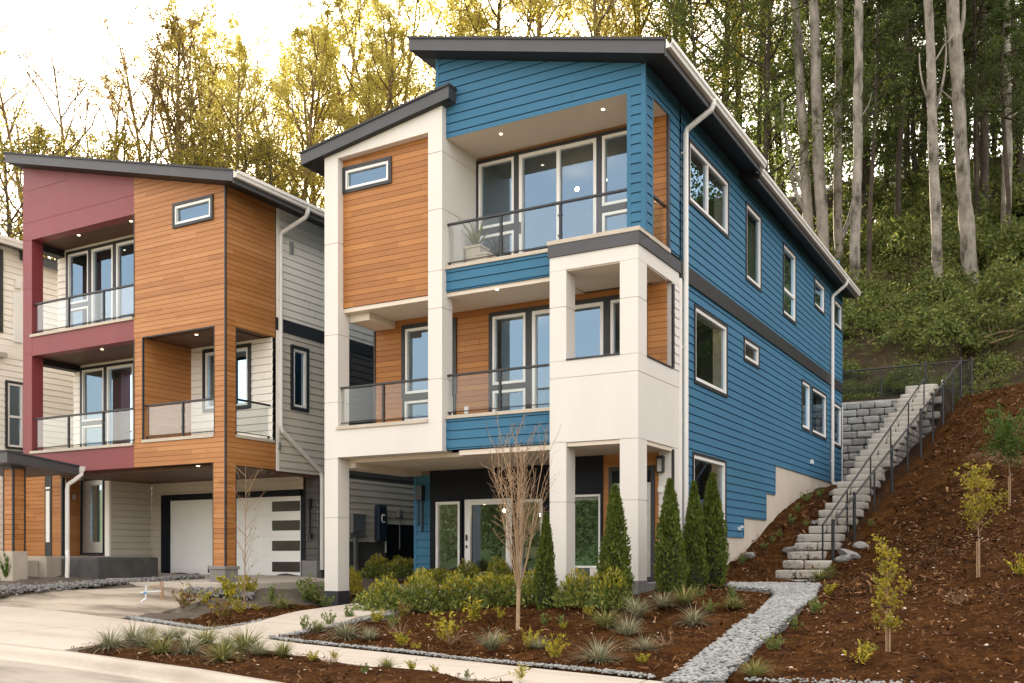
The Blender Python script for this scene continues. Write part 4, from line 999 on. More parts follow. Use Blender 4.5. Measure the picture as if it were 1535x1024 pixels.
# near terrain: one sheet, pushed below the slabs and dug away under nothing else
def terrain():
    xs = np.concatenate([np.arange(-40, -22, .5), np.arange(-22, 7, .105), np.arange(7, 14.01, .4)])
    ys = np.concatenate([np.arange(6.6, 24, .105), np.arange(24, WALLY + .01, .15)]); ys[-1] = WALLY
    X, Y = np.meshgrid(xs, ys)
    Z = ground_z(X, Y)
    Z += (vnoise(X, Y, 1.3, 1) - .5) * .09 + (vnoise(X, Y, .42, 2) - .5) * .075 + (vnoise(X, Y, .2, 3) - .5) * .06 + np.clip(vnoise(X, Y, .55, 4) - .72, 0, 1) * .18
    m_ = np.zeros(X.shape, bool)
    for S in SLABS: m_ |= inside(S, X, Y)
    d_ = m_.copy()
    for sh in ((1, 0), (-1, 0), (0, 1), (0, -1)): d_ |= np.roll(m_, sh, (0, 1))
    Zs = np.minimum(zwalk(X) - .10, Z - .10)
    Z = np.where(d_, np.where(inside(APRON, X, Y) | inside(WALK, X, Y) | (Y < 12.2), Zs, Z - .12), Z)
    ts = (Y - 22.35) / 14.35; sx = -5.45 + 1.07 * np.clip(ts, 0, 1); sz = .86 + 6.49 * ts
    Z = np.where((np.abs(X - sx) < .55 + .1 * np.clip(ts, 0, 1)) & (ts > -.01) & (ts < 1.02), np.minimum(Z, sz - .05), Z)
    strip = inside([(x, y - (.28 if y < 8.7 else 0)) for x, y in STRIP], X, Y); cy_ = Y - np.interp(X, [p[0] for p in CURB], [p[1] for p in CURB]); kd = np.clip(cy_ / .5, 0, 1)
    Z = np.where(strip & ~d_, zwalk(X) - .05 + (.07 + (vnoise(X, Y, .3, 5) - .4) * .06) * kd, Z)
    Z = np.where(((Y < 9.0) & ~strip) | (cy_ < .02), zwalk(X) - .35, Z)
    n, k = X.shape
    V = np.stack([X, Y, Z], -1).reshape(-1, 3)
    I = np.arange(n * k).reshape(n, k)
    Fq = np.stack([I[:-1, :-1], I[:-1, 1:], I[1:, 1:], I[1:, :-1]], -1).reshape(-1, 4)
    cx = X[:-1, :-1] + .05; cy = Y[:-1, :-1] + .05
    soil = (inside([(-15.75, 12.5), (-14.6, 12.7), (-15.0, 14.6), (-14.7, 16.4), (-14.9, 30), (-40, 30), (-40, 12.6), (-20, 13.0)], cx, cy)).astype(int)
    o = link('ground', mesh_np('ground', V, Fq, [M['mulch'], M['soil']], True, soil.ravel()))
    tag(o, kind='structure')
terrain()

def slab_sheet(name, poly, zf, mat, res=.6, skirt=.18, cuts=(), bev=0):
    """a poured slab following the ground, with its edges turned down; cuts are sawn joints (x0,y0,x1,y1)"""
    bm = bmesh.new()
    vs = [bm.verts.new((x, y, 0)) for x, y in poly]; bm.faces.new(vs)
    xs = [p[0] for p in poly]; ys = [p[1] for p in poly]
    def bis(co, no):
        bmesh.ops.bisect_plane(bm, geom=bm.verts[:] + bm.edges[:] + bm.faces[:], plane_co=co, plane_no=no)
    for x in np.arange(min(xs) + res, max(xs), res): bis((x, 0, 0), (1, 0, 0))
    for y in np.arange(min(ys) + res, max(ys), res): bis((0, y, 0), (0, 1, 0))
    for (x0, y0, x1, y1) in cuts:
        nx, ny = -(y1 - y0), (x1 - x0); L = math.hypot(nx, ny); nx /= L; ny /= L
        for s_ in (-.011, .011): bis((x0 + nx * s_, y0 + ny * s_, 0), (nx, ny, 0))
    kill = []
    for f in bm.faces:
        c = f.calc_center_median()
        for (x0, y0, x1, y1) in cuts:
            L = math.hypot(x1 - x0, y1 - y0); dd = abs((c.x - x0) * -(y1 - y0) + (c.y - y0) * (x1 - x0)) / L
            if dd < .0105: kill.append(f); break
    bmesh.ops.delete(bm, geom=kill, context='FACES')
    V = np.array([(v.co.x, v.co.y) for v in bm.verts]); Z = zf(V[:, 0], V[:, 1])
    for v, z in zip(bm.verts, Z): v.co.z = z
    be = [e for e in bm.edges if len(e.link_faces) == 1]
    r = bmesh.ops.extrude_edge_only(bm, edges=be)
    for v in [g_ for g_ in r['geom'] if isinstance(g_, bmesh.types.BMVert)]: v.co.z -= skirt
    bmesh.ops.recalc_face_normals(bm, faces=bm.faces)
    me = bpy.data.meshes.new(name); bm.to_mesh(me); bm.free(); me.materials.append(mat)
    return tag(link(name, me), kind='structure')
def zslab(off):
    return lambda X, Y: ground_z(X, Y) + off
def zw(X, Y):
    return zwalk(X) + 0 * Y
def zdrive(X, Y):
    t = np.clip((Y - 13.1) / 1.2, 0, 1)
    return (zwalk(X) - .004) * (1 - t) + (ground_z(X, Y) + .03) * t
slab_sheet('driveway_apron', APRON, zw, M['walk'], .5, cuts=((-18, 8.5, -18.3, 13.2), (-14.6, 8.5, -14.9, 12.6), (-30, 12.2, -12.2, 10.35)))
def zwalk2(X, Y): return zwalk(X) + 0 * Y
wc = [(x, 9, x - .25, 12) for x in np.arange(-10.6, 8, 1.6)]
slab_sheet('sidewalk', [(a + .004, b) for a, b in WALK], zwalk2, M['walk'], .8, cuts=wc)
def zpath(X, Y):
    t = np.clip((Y - 11.6) / 2.4, 0, 1); zz = zwalk(X) + .004
    g_ = np.interp(Y, [11.5, 14.4, 16.5, 18.9], [.32, .555, .63, .92])
    return zz * (1 - t) + g_ * t + .0
slab_sheet('front_path', PATH, zpath, M['walk'], .6, cuts=[(-13.2, y, -10.8, y - .1) for y in (13.2, 14.9, 16.6)])
slab_sheet('driveway', DRIVE, zdrive, M['drive'], .5)
slab_sheet('garage_pad', PAD, lambda X, Y: np.maximum(ground_z(X, Y) + .03, .98 + 0 * X), M['walk'], .6, cuts=((-19.6, 15, -19.6, 20),))
slab_sheet('gravel_path', GPATH, lambda X, Y: ground_z(X, Y) + .045, M['pathbed'], .5, skirt=.15)
# kerb: rolled edge between the street and the planting strip
def kerb():
    mb = MB()
    n = len(CURB)
    def sect(i):
        (xb, yb), (xf, yf) = CURB[i], CURBF[i]
        zt = zwalk(xb); fl = .0 if i > 1 else .075 * (1 - i * .35)
        z0 = zwalk(xf) - .15
        P_ = lambda t, z: (xb + (xf - xb) * t, yb + (yf - yb) * t, z)
        h = zt - z0
        return [P_(0, zt - .2), P_(0, zt), P_(.42, zt - .004), P_(.52, zt - .02), P_(.60, z0 + h * .55), P_(.68, z0 + h * .12), P_(.74, z0 + .012), P_(1, z0 + .004), P_(1, z0 - .15)]
    S = [sect(i) for i in range(n)]
    R_ = []
    for i in range(n - 1):
        for t in np.linspace(0, 1, 6)[:-1]:
            R_.append([tuple(np.array(p) * (1 - t) + np.array(q) * t) for p, q in zip(S[i], S[i + 1])])
    R_.append(S[-1])
    for a, b in zip(R_[:-1], R_[1:]):
        for j in range(len(a) - 1): mb.quad(a[j], b[j], b[j + 1], a[j + 1])
    o = mb.build('kerb', M['kerb']); bm = bmesh.new(); bm.from_mesh(o.data); bmesh.ops.remove_doubles(bm, verts=bm.verts, dist=1e-4); bmesh.ops.recalc_face_normals(bm, faces=bm.faces); bm.to_mesh(o.data); bm.free()
    o.data.polygons.foreach_set('use_smooth', [True] * len(o.data.polygons))
    tag(o, kind='structure')
kerb()
# street and the wide land behind the camera
mb = MB()
xs = np.linspace(-40, 20, 25)
for a, b in zip(xs[:-1], xs[1:]):
    mb.quad((a, -8, zwalk(a) - .16), (b, -8, zwalk(b) - .16), (b, 8.6, zwalk(b) - .16), (a, 8.6, zwalk(a) - .16))
o = mb.build('street', M['asphalt']); tag(o, kind='structure')
mb = MB()
for q in (((-40, -8), (20, -8), (400, -400), (-400, -400)), ((20, -8), (20, 8.6), (14, 30), (400, 300), (400, -400)), ((-40, -8), (-400, -400), (-400, 300), (-40, 30), (-40, 8.6))):
    mb.quad(*[(x, y, (zwalk(max(-40, min(20, x))) - .3) if abs(x) < 50 and y < 20 else (.2 if y < 20 else -1.5)) for x, y in q])
o = mb.build('outer_ground', M['soil']); tag(o, kind='structure')

# wooded hillside above the retaining wall
M['hill'] = plain('forest_floor', (.042, .030, .016), .95, .5, 1.2, .8, 6, spec=.1)
def hillside():
    xs = np.concatenate([np.arange(-110, -14, 3.0), np.arange(-14, 26, .4), np.arange(26, 60, 3.0)]); ys = np.concatenate([[WALLY, WALLY + .004], np.arange(WALLY + .4, 66, .4), np.arange(66, 130, 3.0)])
    X, Y = np.meshgrid(xs, ys); Z = hill_z(X, Y) + (vnoise(X, Y, 3.0, 8) - .5) * .8 * np.clip((Y - WALLY - .5) / 3, 0, 1) + (vnoise(X, Y, .9, 9) - .5) * .3 * np.clip((Y - WALLY - .3) / 2, 0, 1)
    Z[0] = -1
    n, k = X.shape; V = np.stack([X, Y, Z], -1).reshape(-1, 3); I = np.arange(n * k).reshape(n, k)
    Fq = np.stack([I[:-1, :-1], I[:-1, 1:], I[1:, 1:], I[1:, :-1]], -1).reshape(-1, 4)
    tag(link('hillside', mesh_np('hillside', V, Fq, M['hill'], True)), kind='structure')
hillside()
# woods across the street and beyond the right edge: only seen mirrored in the windows, and they shade the low sky
def far_woods():
    P_ = []
    for i in range(46):
        if i < 26: cx, cy = -62 + i * 3.6 + rng.uniform(-1, 1), rng.uniform(-34, -26); h = rng.uniform(8, 13); z0 = -.5
        else: cx, cy = rng.uniform(17, 26), -12 + (i - 26) * 2.6; h = rng.uniform(7, 11); z0 = .5 + max(0, cy - 15) * .3
        n = 2600; t = rng.random(n); a = rng.uniform(0, 6.28, n); r = 3.2 * np.sin(np.pi * (.12 + .82 * t)) * rng.random(n) ** .4
        P_.append(np.stack([cx + r * np.cos(a), cy + r * np.sin(a), z0 + h * (.08 + .92 * t)], -1))
    return np.concatenate(P_)
FARW = far_woods()
M['green_bank'] = plain('unseen_green_bank', (.045, .058, .022), .95, .45, .35, spec=.1)
mb = MB()
prof = [(-400, -.6), (-24, -.6), (-27, 2.5), (-30, 6.5), (-34, 8.5), (-46, 10), (-400, 12), (-400, -1)]
mb.prism(prof[1:7] + [(-400, -.7)], 'x', -140, 120)  # unseen bank, added to close bright sky gaps mirrored in the glass
o = mb.build('unseen_bank', M['green_bank'], smooth=False); tag(o, kind='structure')
# earth behind the houses up to the hill (left of the retaining wall, mostly hidden)
mb = MB(); mb.box(-110, -14.2, WALLY - .3, WALLY, 0, 7.2); o = mb.build('earth_bank', M['hill']); tag(o, kind='structure')
# ------------------------------------------------------------------ stone: stair, retaining wall, boulders, gravel
def stone_mat(name, col):
    m, nt, b = new_mat(name)
    p = position(nt); g = N(nt, 'ShaderNodeNewGeometry')
    n1 = noise(nt, p, 2.2, 5, .65); n2 = noise(nt, p, 22, 5, .7)
    t = mathn(nt, 'ADD', mathn(nt, 'MULTIPLY', g.outputs['Random Per Island'], .30), mathn(nt, 'ADD', mathn(nt, 'MULTIPLY', n1, .4), mathn(nt, 'MULTIPLY', n2, .3)))
    c = ramp(nt, t, [(.25, mul(col, .62)), (.5, col), (.75, mul(col, 1.25))])
    nt.links.new(c, b.inputs['Base Color']); b.inputs['Roughness'].default_value = .88; b.inputs['Specular IOR Level'].default_value = .2
    bn = N(nt, 'ShaderNodeBump'); bn.inputs['Strength'].default_value = .5; bn.inputs['Distance'].default_value = .02
    nt.links.new(n2, bn.inputs['Height']); nt.links.new(bn.outputs[0], b.inputs['Normal'])
    return m
M['stone'] = stone_mat('split_face_block', (.44, .40, .345))
M['wallstone'] = stone_mat('grey_wall_block', (.38, .355, .325))
M['drain'] = stone_mat('dull_drain_gravel', (.21, .20, .185))
M['rockgrey'] = stone_mat('boulder_grey', (.22, .21, .195))
M['rock'] = stone_mat('grey_rock', (.30, .28, .255))
M['gravel'] = stone_mat('blue_grey_gravel', (.315, .315, .30))

def blockmesh(bm, cx, cy, cz, lx, ly, lz, ang=0.0, r=None, jit=.012, bev=.03):
    """one hewn block: bevelled box with a rough, slightly bulging skin"""
    r = r or random
    t = bmesh.new(); bmesh.ops.create_cube(t, size=1)
    for v in t.verts: v.co = Vector((v.co.x * lx, v.co.y * ly, v.co.z * lz))
    bmesh.ops.bevel(t, geom=t.edges[:], offset=bev, segments=2, affect='EDGES', profile=.5)
    bmesh.ops.subdivide_edges(t, edges=[e for e in t.edges if e.calc_length() > .15], cuts=2, use_grid_fill=True)
    ca, sa = math.cos(ang), math.sin(ang)
    for v in t.verts:
        p = v.co + Vector((r.uniform(-1, 1), r.uniform(-1, 1), r.uniform(-1, 1) * .6)) * jit
        v.co = Vector((cx + p.x * ca - p.y * sa, cy + p.x * sa + p.y * ca, cz + p.z))
    me = bpy.data.meshes.new('tmp'); t.to_mesh(me); t.free(); bm.from_mesh(me); bpy.data.meshes.remove(me)

def finish(bm, name, mat, parent=None, loc=(0, 0, 0), smooth=True):
    for v in bm.verts: v.co -= Vector(loc)
    me = bpy.data.meshes.new(name); bm.to_mesh(me); bm.free(); me.materials.append(mat)
    if smooth: me.polygons.foreach_set('use_smooth', [True] * len(me.polygons))
    base = world_loc(parent) if parent else Vector((0, 0, 0))
    return link(name, me, parent, Vector(loc) - base)

# stair: lower flight of three wide steps, then a long flight climbing away from the house to the top of the wall
_rs = random.Random(3)
ST = empty('stone_stair', (-5.5, 22.2, .9), 'long stair of pale hewn stone blocks climbing the slope beside the blue house', 'stair')
steps = []
P0 = Vector((-5.45, 22.35, .86)); P1 = Vector((-4.38, 36.7, 7.35))
n_up = 30
for i in range(n_up + 1):
    t = i / n_up
    steps.append((P0.x + (P1.x - P0.x) * t, P0.y + (P1.y - P0.y) * t, P0.z + (P1.z - P0.z) * t))
rise = (P1.z - P0.z) / n_up; run = (P1.y - P0.y) / n_up
for i, (x, y, z) in enumerate(steps):
    bm = bmesh.new()
    wdt = [1.0, 1.05, 1.1][i] if i < 3 else .98 + .10 * math.sin(i * 1.7)
    xo = _rs.uniform(-.09, .09) - (0 if i < 3 else .04)
    h = rise * 1.02
    k = 2 if _rs.random() < .75 else 1
    cutp = _rs.uniform(.42, .58) if k == 2 else 1
    a0 = x + xo - wdt / 2
    segs = [(a0, a0 + wdt * cutp)] + ([(a0 + wdt * cutp, a0 + wdt)] if k == 2 else [])
    for a, b in segs:
        blockmesh(bm, (a + b) / 2, y + .3 + _rs.uniform(-.035, .035), z + h / 2 + _rs.uniform(-.006, .006), b - a - .02, .62, h - .026, _rs.uniform(-.035, .035), _rs, .013, .042)
    finish(bm, 'step', M['stone'], ST, (x, y, z))
# flank of the stair: blocks stacked below the upper steps where the slope falls away towards the yard
bm = bmesh.new()
for i in range(10, n_up):
    x, y, z = steps[i]
    zz = z - rise
    low = 3.75
    while zz > low:
        blockmesh(bm, x - .28, y + .28, zz + rise / 2, .50, .46, rise - .01, _rs.uniform(-.05, .05), _rs, .012, .035)
        zz -= rise
finish(bm, 'flank_blocks', M['wallstone'], ST, (-4.8, 30, 4))

# retaining wall behind the house
RW = MB()
bm = bmesh.new()
row_h = .265; zb = 3.75; nrow = 13
for k in range(nrow):
    x = -15.0 + (.24 if k % 2 else 0)
    while x < -4.3:
        l = _rs.uniform(.40, .62)
        blockmesh(bm, x + l / 2, WALLY - .12 - .02 * (nrow - k) * .9 + _rs.uniform(-.015, .015), zb + k * row_h + row_h / 2, l - .02, .34, row_h - .024, 0, _rs, .016, .045)
        x += l
blockmesh(bm, -9.6, WALLY + .02, 5.5, 10.8, .10, 3.5, 0, _rs, 0, .01)
o = finish(bm, 'retaining_wall', M['wallstone'], None, (-9, WALLY, zb))
tag(o, 'grey block retaining wall holding back the hill behind the blue house', 'retaining wall')

# boulders and rubble beside the stair
def rock(name, p, s, label, seed, group=None, sub=2):
    t = bmesh.new(); bmesh.ops.create_icosphere(t, subdivisions=sub, radius=1)
    r = random.Random(seed); ph = [r.uniform(0, 6) for _ in range(9)]
    for v in t.verts:
        c = v.co.copy()
        k = 1 + .16 * math.sin(c.x * 2.3 + ph[0]) + .14 * math.sin(c.y * 2.9 + ph[1]) + .12 * math.sin(c.z * 3.3 + ph[2]) + .07 * math.sin(c.x * 6 + c.y * 5 + ph[3]) + r.uniform(-.03, .03)
        q = Vector((max(-.78, min(.78, c.x)), max(-.8, min(.8, c.y)), max(-.72, min(.72, c.z)))) * k
        v.co = Vector((q.x * s[0], q.y * s[1], q.z * s[2])); v.co.rotate(__import__('mathutils').Euler((ph[4] * .05, ph[5] * .05, ph[6])))
    me = bpy.data.meshes.new(name); t.to_mesh(me); t.free(); me.materials.append(M['rockgrey'])
    o = link(name, me, None, p); tag(o, label, 'boulder', group); return o
for i, (px, py, s, lb) in enumerate([((1276), 836, (.28, .22, .12), 'low grey boulder at the right foot of the fence, nearest the stair'), (1262, 842, (.2, .16, .11), 'small round boulder tucked against the lowest long flight of steps'),
                                     (1290, 822, (.22, .17, .11), 'upper grey boulder leaning over the flat boulder right of the stair'),
                                     (1190, 828, (.30, .2, .10), 'flat rubble stone left of the stair above the three lowest steps'), (1203, 816, (.2, .15, .10), 'small rubble stone left of the stair, higher than the flat one'),
                                     (1122, 836, (.26, .14, .10), 'pale stone lying at the foot of the house foundation'), (1222, 786, (.12, .1, .08), 'fist sized white stone on the left edge of the stair'), (1254, 742, (.22, .16, .1), 'pale rubble at the house corner below the downspout')]):
    x, y, z = hit_ground(px, py); rock('boulder', (x, y, z + s[2] * .4), s, lb, 40 + i)

# ------------------------------------------------------------------ gravel: loose stones, uncountable
ICO = None
def ico():
    t = bmesh.new(); bmesh.ops.create_icosphere(t, subdivisions=1, radius=1)
    V = np.array([v.co[:] for v in t.verts]); Fc = np.array([[v.index for v in f.verts] for f in t.faces]); t.free(); return V, Fc
ICO = ico()
def pebbles(name, P, S, mat, flat=.55, label=None):
    """many small stones at points P with sizes S as one heap"""
    V0, F0 = ICO; n = len(P)
    ang = rng.uniform(0, 2 * np.pi, n); sx = S * rng.uniform(.7, 1.35, n); sy = S * rng.uniform(.6, 1.0, n); sz = S * flat * rng.uniform(.6, 1.2, n)
    L = V0[None] * np.stack([sx, sy, sz], -1)[:, None, :] * (1 + rng.uniform(-.18, .18, (n, len(V0), 1)))
    tx = rng.uniform(-.5, .5, n)
    c, s = np.cos(tx), np.sin(tx); L = np.stack([L[..., 0], L[..., 1] * c[:, None] - L[..., 2] * s[:, None], L[..., 1] * s[:, None] + L[..., 2] * c[:, None]], -1)
    c, s = np.cos(ang), np.sin(ang); L = np.stack([L[..., 0] * c[:, None] - L[..., 1] * s[:, None], L[..., 0] * s[:, None] + L[..., 1] * c[:, None], L[..., 2]], -1)
    V = (L + P[:, None]).reshape(-1, 3); Fc = (F0[None] + (np.arange(n) * len(V0))[:, None, None]).reshape(-1, 3)
    return tag(link(name, mesh_np(name, V, Fc, mat)), label, 'gravel', kind='stuff')
def scatter_in(poly, n):
    p = np.array(poly); lo = p.min(0); hi = p.max(0); out = []
    while sum(map(len, out)) < n:
        q = rng.uniform(lo, hi, (n, 2)); out.append(q[inside(poly, q[:, 0], q[:, 1])])
    return np.concatenate(out)[:n]
def along(line, n, w):
    L = np.array(line); seg = np.linalg.norm(np.diff(L, axis=0), axis=1); cum = np.concatenate([[0], np.cumsum(seg)]); t = rng.uniform(0, cum[-1], n)
    i = np.clip(np.searchsorted(cum, t) - 1, 0, len(seg) - 1); f = ((t - cum[i]) / seg[i])[:, None]
    p = L[i] * (1 - f) + L[i + 1] * f; dd = (L[i + 1] - L[i]) / seg[i][:, None]
    return p + np.stack([-dd[:, 1], dd[:, 0]], -1) * rng.normal(0, w, (n, 1))
q = scatter_in(GPATH, 9500); z = ground_z(q[:, 0], q[:, 1]) + .06 + rng.uniform(-.01, .03, len(q))
pebbles('path_gravel', np.column_stack([q, z]), rng.uniform(.022, .052, len(q)) * (1 + .3 * (q[:, 1] > 15)), M['gravel'], .4, 'loose blue grey gravel covering the narrow path to the stone stair')
e1 = along([(-10.9, 11.62), (-7.04, 11.24), (-4.3, 11.03)], 1500, .028); e2 = along([(-3.2, 10.98), (0, 10.85), (4, 10.7)], 600, .04)
e3 = along([(-11.0, 11.7), (-11.02, 14.3), (-11.25, 16.5)], 900, .04)
e4 = along([(-15.6, 12.72), (-14.75, 12.50), (-13.6, 12.22), (-12.75, 12.0)], 1300, .06); e5 = along([(-12.72, 12.0), (-12.9, 14.4), (-13.05, 16.5), (-12.97, 18)], 1100, .04)
q = np.concatenate([e1, e2, e3, e4, e5]); z = np.maximum(ground_z(q[:, 0], q[:, 1]), zwalk(q[:, 0]) - .01) + .022 + rng.uniform(-.01, .02, len(q))
pebbles('edge_gravel', np.column_stack([q, z]), rng.uniform(.012, .027, len(q)), M['gravel'], .7, 'strips of grey gravel edging the planting beds along the concrete paths')
e6 = along([hit_ground(*p_)[:2] for p_ in ((-30, 891), (0, 889), (60, 886), (120, 882), (190, 876), (250, 872), (300, 869))], 2800, .13); e7 = along([(-17.0, 15.4), (-16.0, 15.75), (-15.6, 16.0)], 700, .12)
e8 = along([(-4.95, 22.2), (-5.2, 25), (-5.5, 27.5), (-5.9, 31), (-6.3, 34)], 500, .10) * 1.0
q = np.concatenate([e6, e7]); z = ground_z(q[:, 0], q[:, 1]) + .05 + rng.uniform(-.02, .06, len(q))
pebbles('drain_gravel', np.column_stack([q, z]), rng.uniform(.018, .05, len(q)), M['drain'], .8, 'ridge of coarse grey gravel between the muddy driveway and the garage')
q = along([(-6.55, 22.2), (-6.4, 23.0), (-6.35, 24)], 160, .08); q2 = along([(-6.5, 32.8), (-6.3, 34.5), (-6.0, 36)], 350, .2)
q = np.concatenate([q2]); z = ground_z(q[:, 0], q[:, 1]) + .05
pebbles('corner_gravel', np.column_stack([q, z]), rng.uniform(.04, .09, len(q)), M['rock'], .7, 'pale rubble heaped at the rear house corner beside the stair')

# mulch chips
M['chip'] = leafmat('bark_chips', [(.018, .007, .003), (.055, .022, .008), (.10, .042, .015), (.15, .068, .026), (.26, .14, .065)], 0, .85, .2)
def chips(n, poly, smin, smax):
    q = scatter_in(poly, n); keep = np.ones(len(q), bool)
    for S in SLABS + [GPATH]: keep &= ~inside(S, q[:, 0], q[:, 1])
    keep &= ~((q[:, 0] > -14.2) & (q[:, 0] < XC) & (q[:, 1] > 17.0))
    q = q[keep]; n = len(q)
    st = inside(STRIP, q[:, 0], q[:, 1])
    z = np.where(st, zwalk(q[:, 0]) + .02, ground_z(q[:, 0], q[:, 1]) + .025) + rng.uniform(-.01, .03, n)
    L = rng.uniform(smin, smax, n) * rng.choice([1, 1, 1, 1.9], n); W = L * rng.uniform(.16, .4, n); a = rng.uniform(0, 2 * np.pi, n); t1 = rng.normal(0, .45, n); t2 = rng.normal(0, .5, n)
    dx = np.stack([np.cos(a) * np.cos(t1), np.sin(a) * np.cos(t1), np.sin(t1)], -1); dy = np.stack([-np.sin(a) * np.cos(t2), np.cos(a) * np.cos(t2), np.sin(t2)], -1)
    c = np.column_stack([q, z]); A = dx * L[:, None] / 2; B = dy * W[:, None] / 2
    V = np.stack([c - A - B * .6, c + A * .8 - B, c + A + B * .7, c - A * .9 + B], 1).reshape(-1, 3)
    return V
def all_chips():
    Vs = [chips(17000, [(-15, 12.0), (-3, 10.9), (5, 10.7), (6, 16), (-3, 17), (-8, 17.2), (-13, 17)], .02, .06), chips(6000, STRIP, .02, .06),
          chips(20000, [(-7, 17), (7, 15), (7, 25), (-6.9, 25)], .03, .08), chips(12000, [(-6.8, 25), (7, 25), (9, 37.3), (-3.1, 37.3), (-3.7, 31), (-4.4, 25.6), (-5.9, 29)], .04, .12)]
    V = np.concatenate(Vs); Fc = np.arange(len(V)).reshape(-1, 4)
    tag(link('mulch_chips', mesh_np('mulch_chips', V, Fc, M['chip'])), 'shredded bark chips strewn over the brown planting beds and the slope', 'mulch', kind='stuff')
all_chips()
# a few pale flecks (wood splinters, small stones) in the mulch
M['fleck'] = leafmat('pale_splinters', [(.45, .36, .26), (.6, .52, .42)], 0, .8, .2)
q = np.concatenate([scatter_in([(-10.5, 11.9), (-3, 11.2), (4, 11), (6, 20), (3, 36), (-2, 36), (-4, 22), (-7, 16.5)], 420), scatter_in(STRIP, 50)])
ok = ~inside(GPATH, q[:, 0], q[:, 1]); q = q[ok]
z = np.maximum(ground_z(q[:, 0], q[:, 1]), np.where(inside(STRIP, q[:, 0], q[:, 1]), zwalk(q[:, 0]), -9)) + .04
pebbles('wood_splinters', np.column_stack([q, z]), rng.uniform(.012, .028, len(q)), M['fleck'], .5, 'pale splinters and little stones scattered over the dark mulch')

# ------------------------------------------------------------------ black chain link fences
M['mesh'] = None
def mesh_mat():
    m, nt, b = new_mat('black_chain_link')
    g = N(nt, 'ShaderNodeNewGeometry'); s = N(nt, 'ShaderNodeSeparateXYZ'); nt.links.new(g.outputs['Position'], s.inputs[0])
    h = mathn(nt, 'ADD', s.outputs['X'], s.outputs['Y'])
    u = mathn(nt, 'FRACT', mathn(nt, 'MULTIPLY', mathn(nt, 'ADD', h, s.outputs['Z']), 16.0)); v = mathn(nt, 'FRACT', mathn(nt, 'MULTIPLY', mathn(nt, 'SUBTRACT', h, s.outputs['Z']), 16.0))
    k = mathn(nt, 'MAXIMUM', mathn(nt, 'LESS_THAN', u, .15), mathn(nt, 'LESS_THAN', v, .15))
    b.inputs['Base Color'].default_value = (.012, .012, .012, 1)
    nt.links.new(mathn(nt, 'MULTIPLY', k, .9), b.inputs['Alpha']); return m
M['mesh'] = mesh_mat()
def fence(name, tops, h, label, group=None, thin=()):
    """tops: ground points; posts at each, a top rail, a netting panel between neighbours"""
    c = tops[0]
    e = empty(name, c, label, 'fence', group)
    for i, p in enumerate(tops):
        r_ = .026 if i in thin else .040
        mb = MB(); mb.tube([(p[0], p[1], p[2] - .25), (p[0], p[1], p[2] + h + (.06 if i not in thin else -.02))], r_, 8); mb.tube([(p[0], p[1], p[2] + h + .055), (p[0], p[1], p[2] + h + .09)], [r_ * 1.2, r_ * .4], 8)
        mb.build('post', M['black_metal'], e)
    mb = MB(); mb.tube([(p[0], p[1], p[2] + h - .02) for p in tops], .028, 6); mb.build('top_rail', M['black_metal'], e)
    mb = MB()
    for a, b in zip(tops[:-1], tops[1:]):
        mb.quad((a[0], a[1], a[2] + .04), (b[0], b[1], b[2] + .04), (b[0], b[1], b[2] + h - .03), (a[0], a[1], a[2] + h - .03))
    mb.build('netting', M['mesh'], e)
    return e
def stair_at(t, dx): return (P0.x + (P1.x - P0.x) * t + dx, P0.y + (P1.y - P0.y) * t + .3, P0.z + (P1.z - P0.z) * t + .12)
FP = []
for t in (.075, .185, .30, .41, .52, .62, .72, .81, .90, .985):
    x, y, z = stair_at(t, .50 + .68 * t); FP.append((x, y, z - .32))
fence('stair_fence', FP, 1.25, 'black chain link fence climbing along the right side of the stone stair', thin=(2, 4, 6, 8))
FQ = [(FP[-1][0], FP[-1][1], FP[-1][2]), (FP[-1][0] + .45, WALLY + .5, 7.5), (FP[-1][0] + .2, WALLY + .9, 7.55)]
FW = [(-13.5 + i * (13.5 - 3.0) / 7, WALLY + .55, 7.36) for i in range(8)]
fence('wall_fence', FW, 1.15, 'black chain link fence running along the top of the grey retaining wall', thin=(1, 3, 5))
# handrail of the stair, on the inner side
hr = empty('stair_handrail', stair_at(.05, .42), 'thin black handrail on slim posts beside the stone steps', 'handrail')
HP = [stair_at(t, .40) for t in (.055, .20, .36, .52, .68, .84)]
mb = MB(); mb.tube([(x, y, z + .98) for x, y, z in HP], .026, 6); mb.build('rail', M['black_metal'], hr)
for p in HP:
    mb = MB(); mb.tube([(p[0], p[1], p[2] - .15), (p[0], p[1], p[2] + .98)], .022, 6); mb.build('post', M['black_metal'], hr)
# ------------------------------------------------------------------ plants: generators
def leaves_mesh(name, P, size, mats, width=.55, normal=None, updown=0.0, fold=False, midx=None, dirs=None, ds=.5):
    """one small diamond leaf at every point"""
    n = len(P); P = np.asarray(P, float)
    d = rng.normal(size=(n, 3))
    if dirs is not None: d = dirs + d * ds
    d[:, 2] += updown
    d /= np.linalg.norm(d, axis=1)[:, None]
    r = rng.normal(size=(n, 3)); s = np.cross(d, r); s /= np.linalg.norm(s, axis=1)[:, None] + 1e-9
    L = (size * rng.uniform(.65, 1.35, n))[:, None]; W = L * width * rng.uniform(.8, 1.2, n)[:, None]
    a = P - d * L * .5; t = P + d * L * .5; m_ = P - d * L * .05
    V = np.stack([a, m_ + s * W * .5, t, m_ - s * W * .5], 1).reshape(-1, 3)
    return mesh_np(name, V, np.arange(n * 4).reshape(n, 4), mats, False, midx)

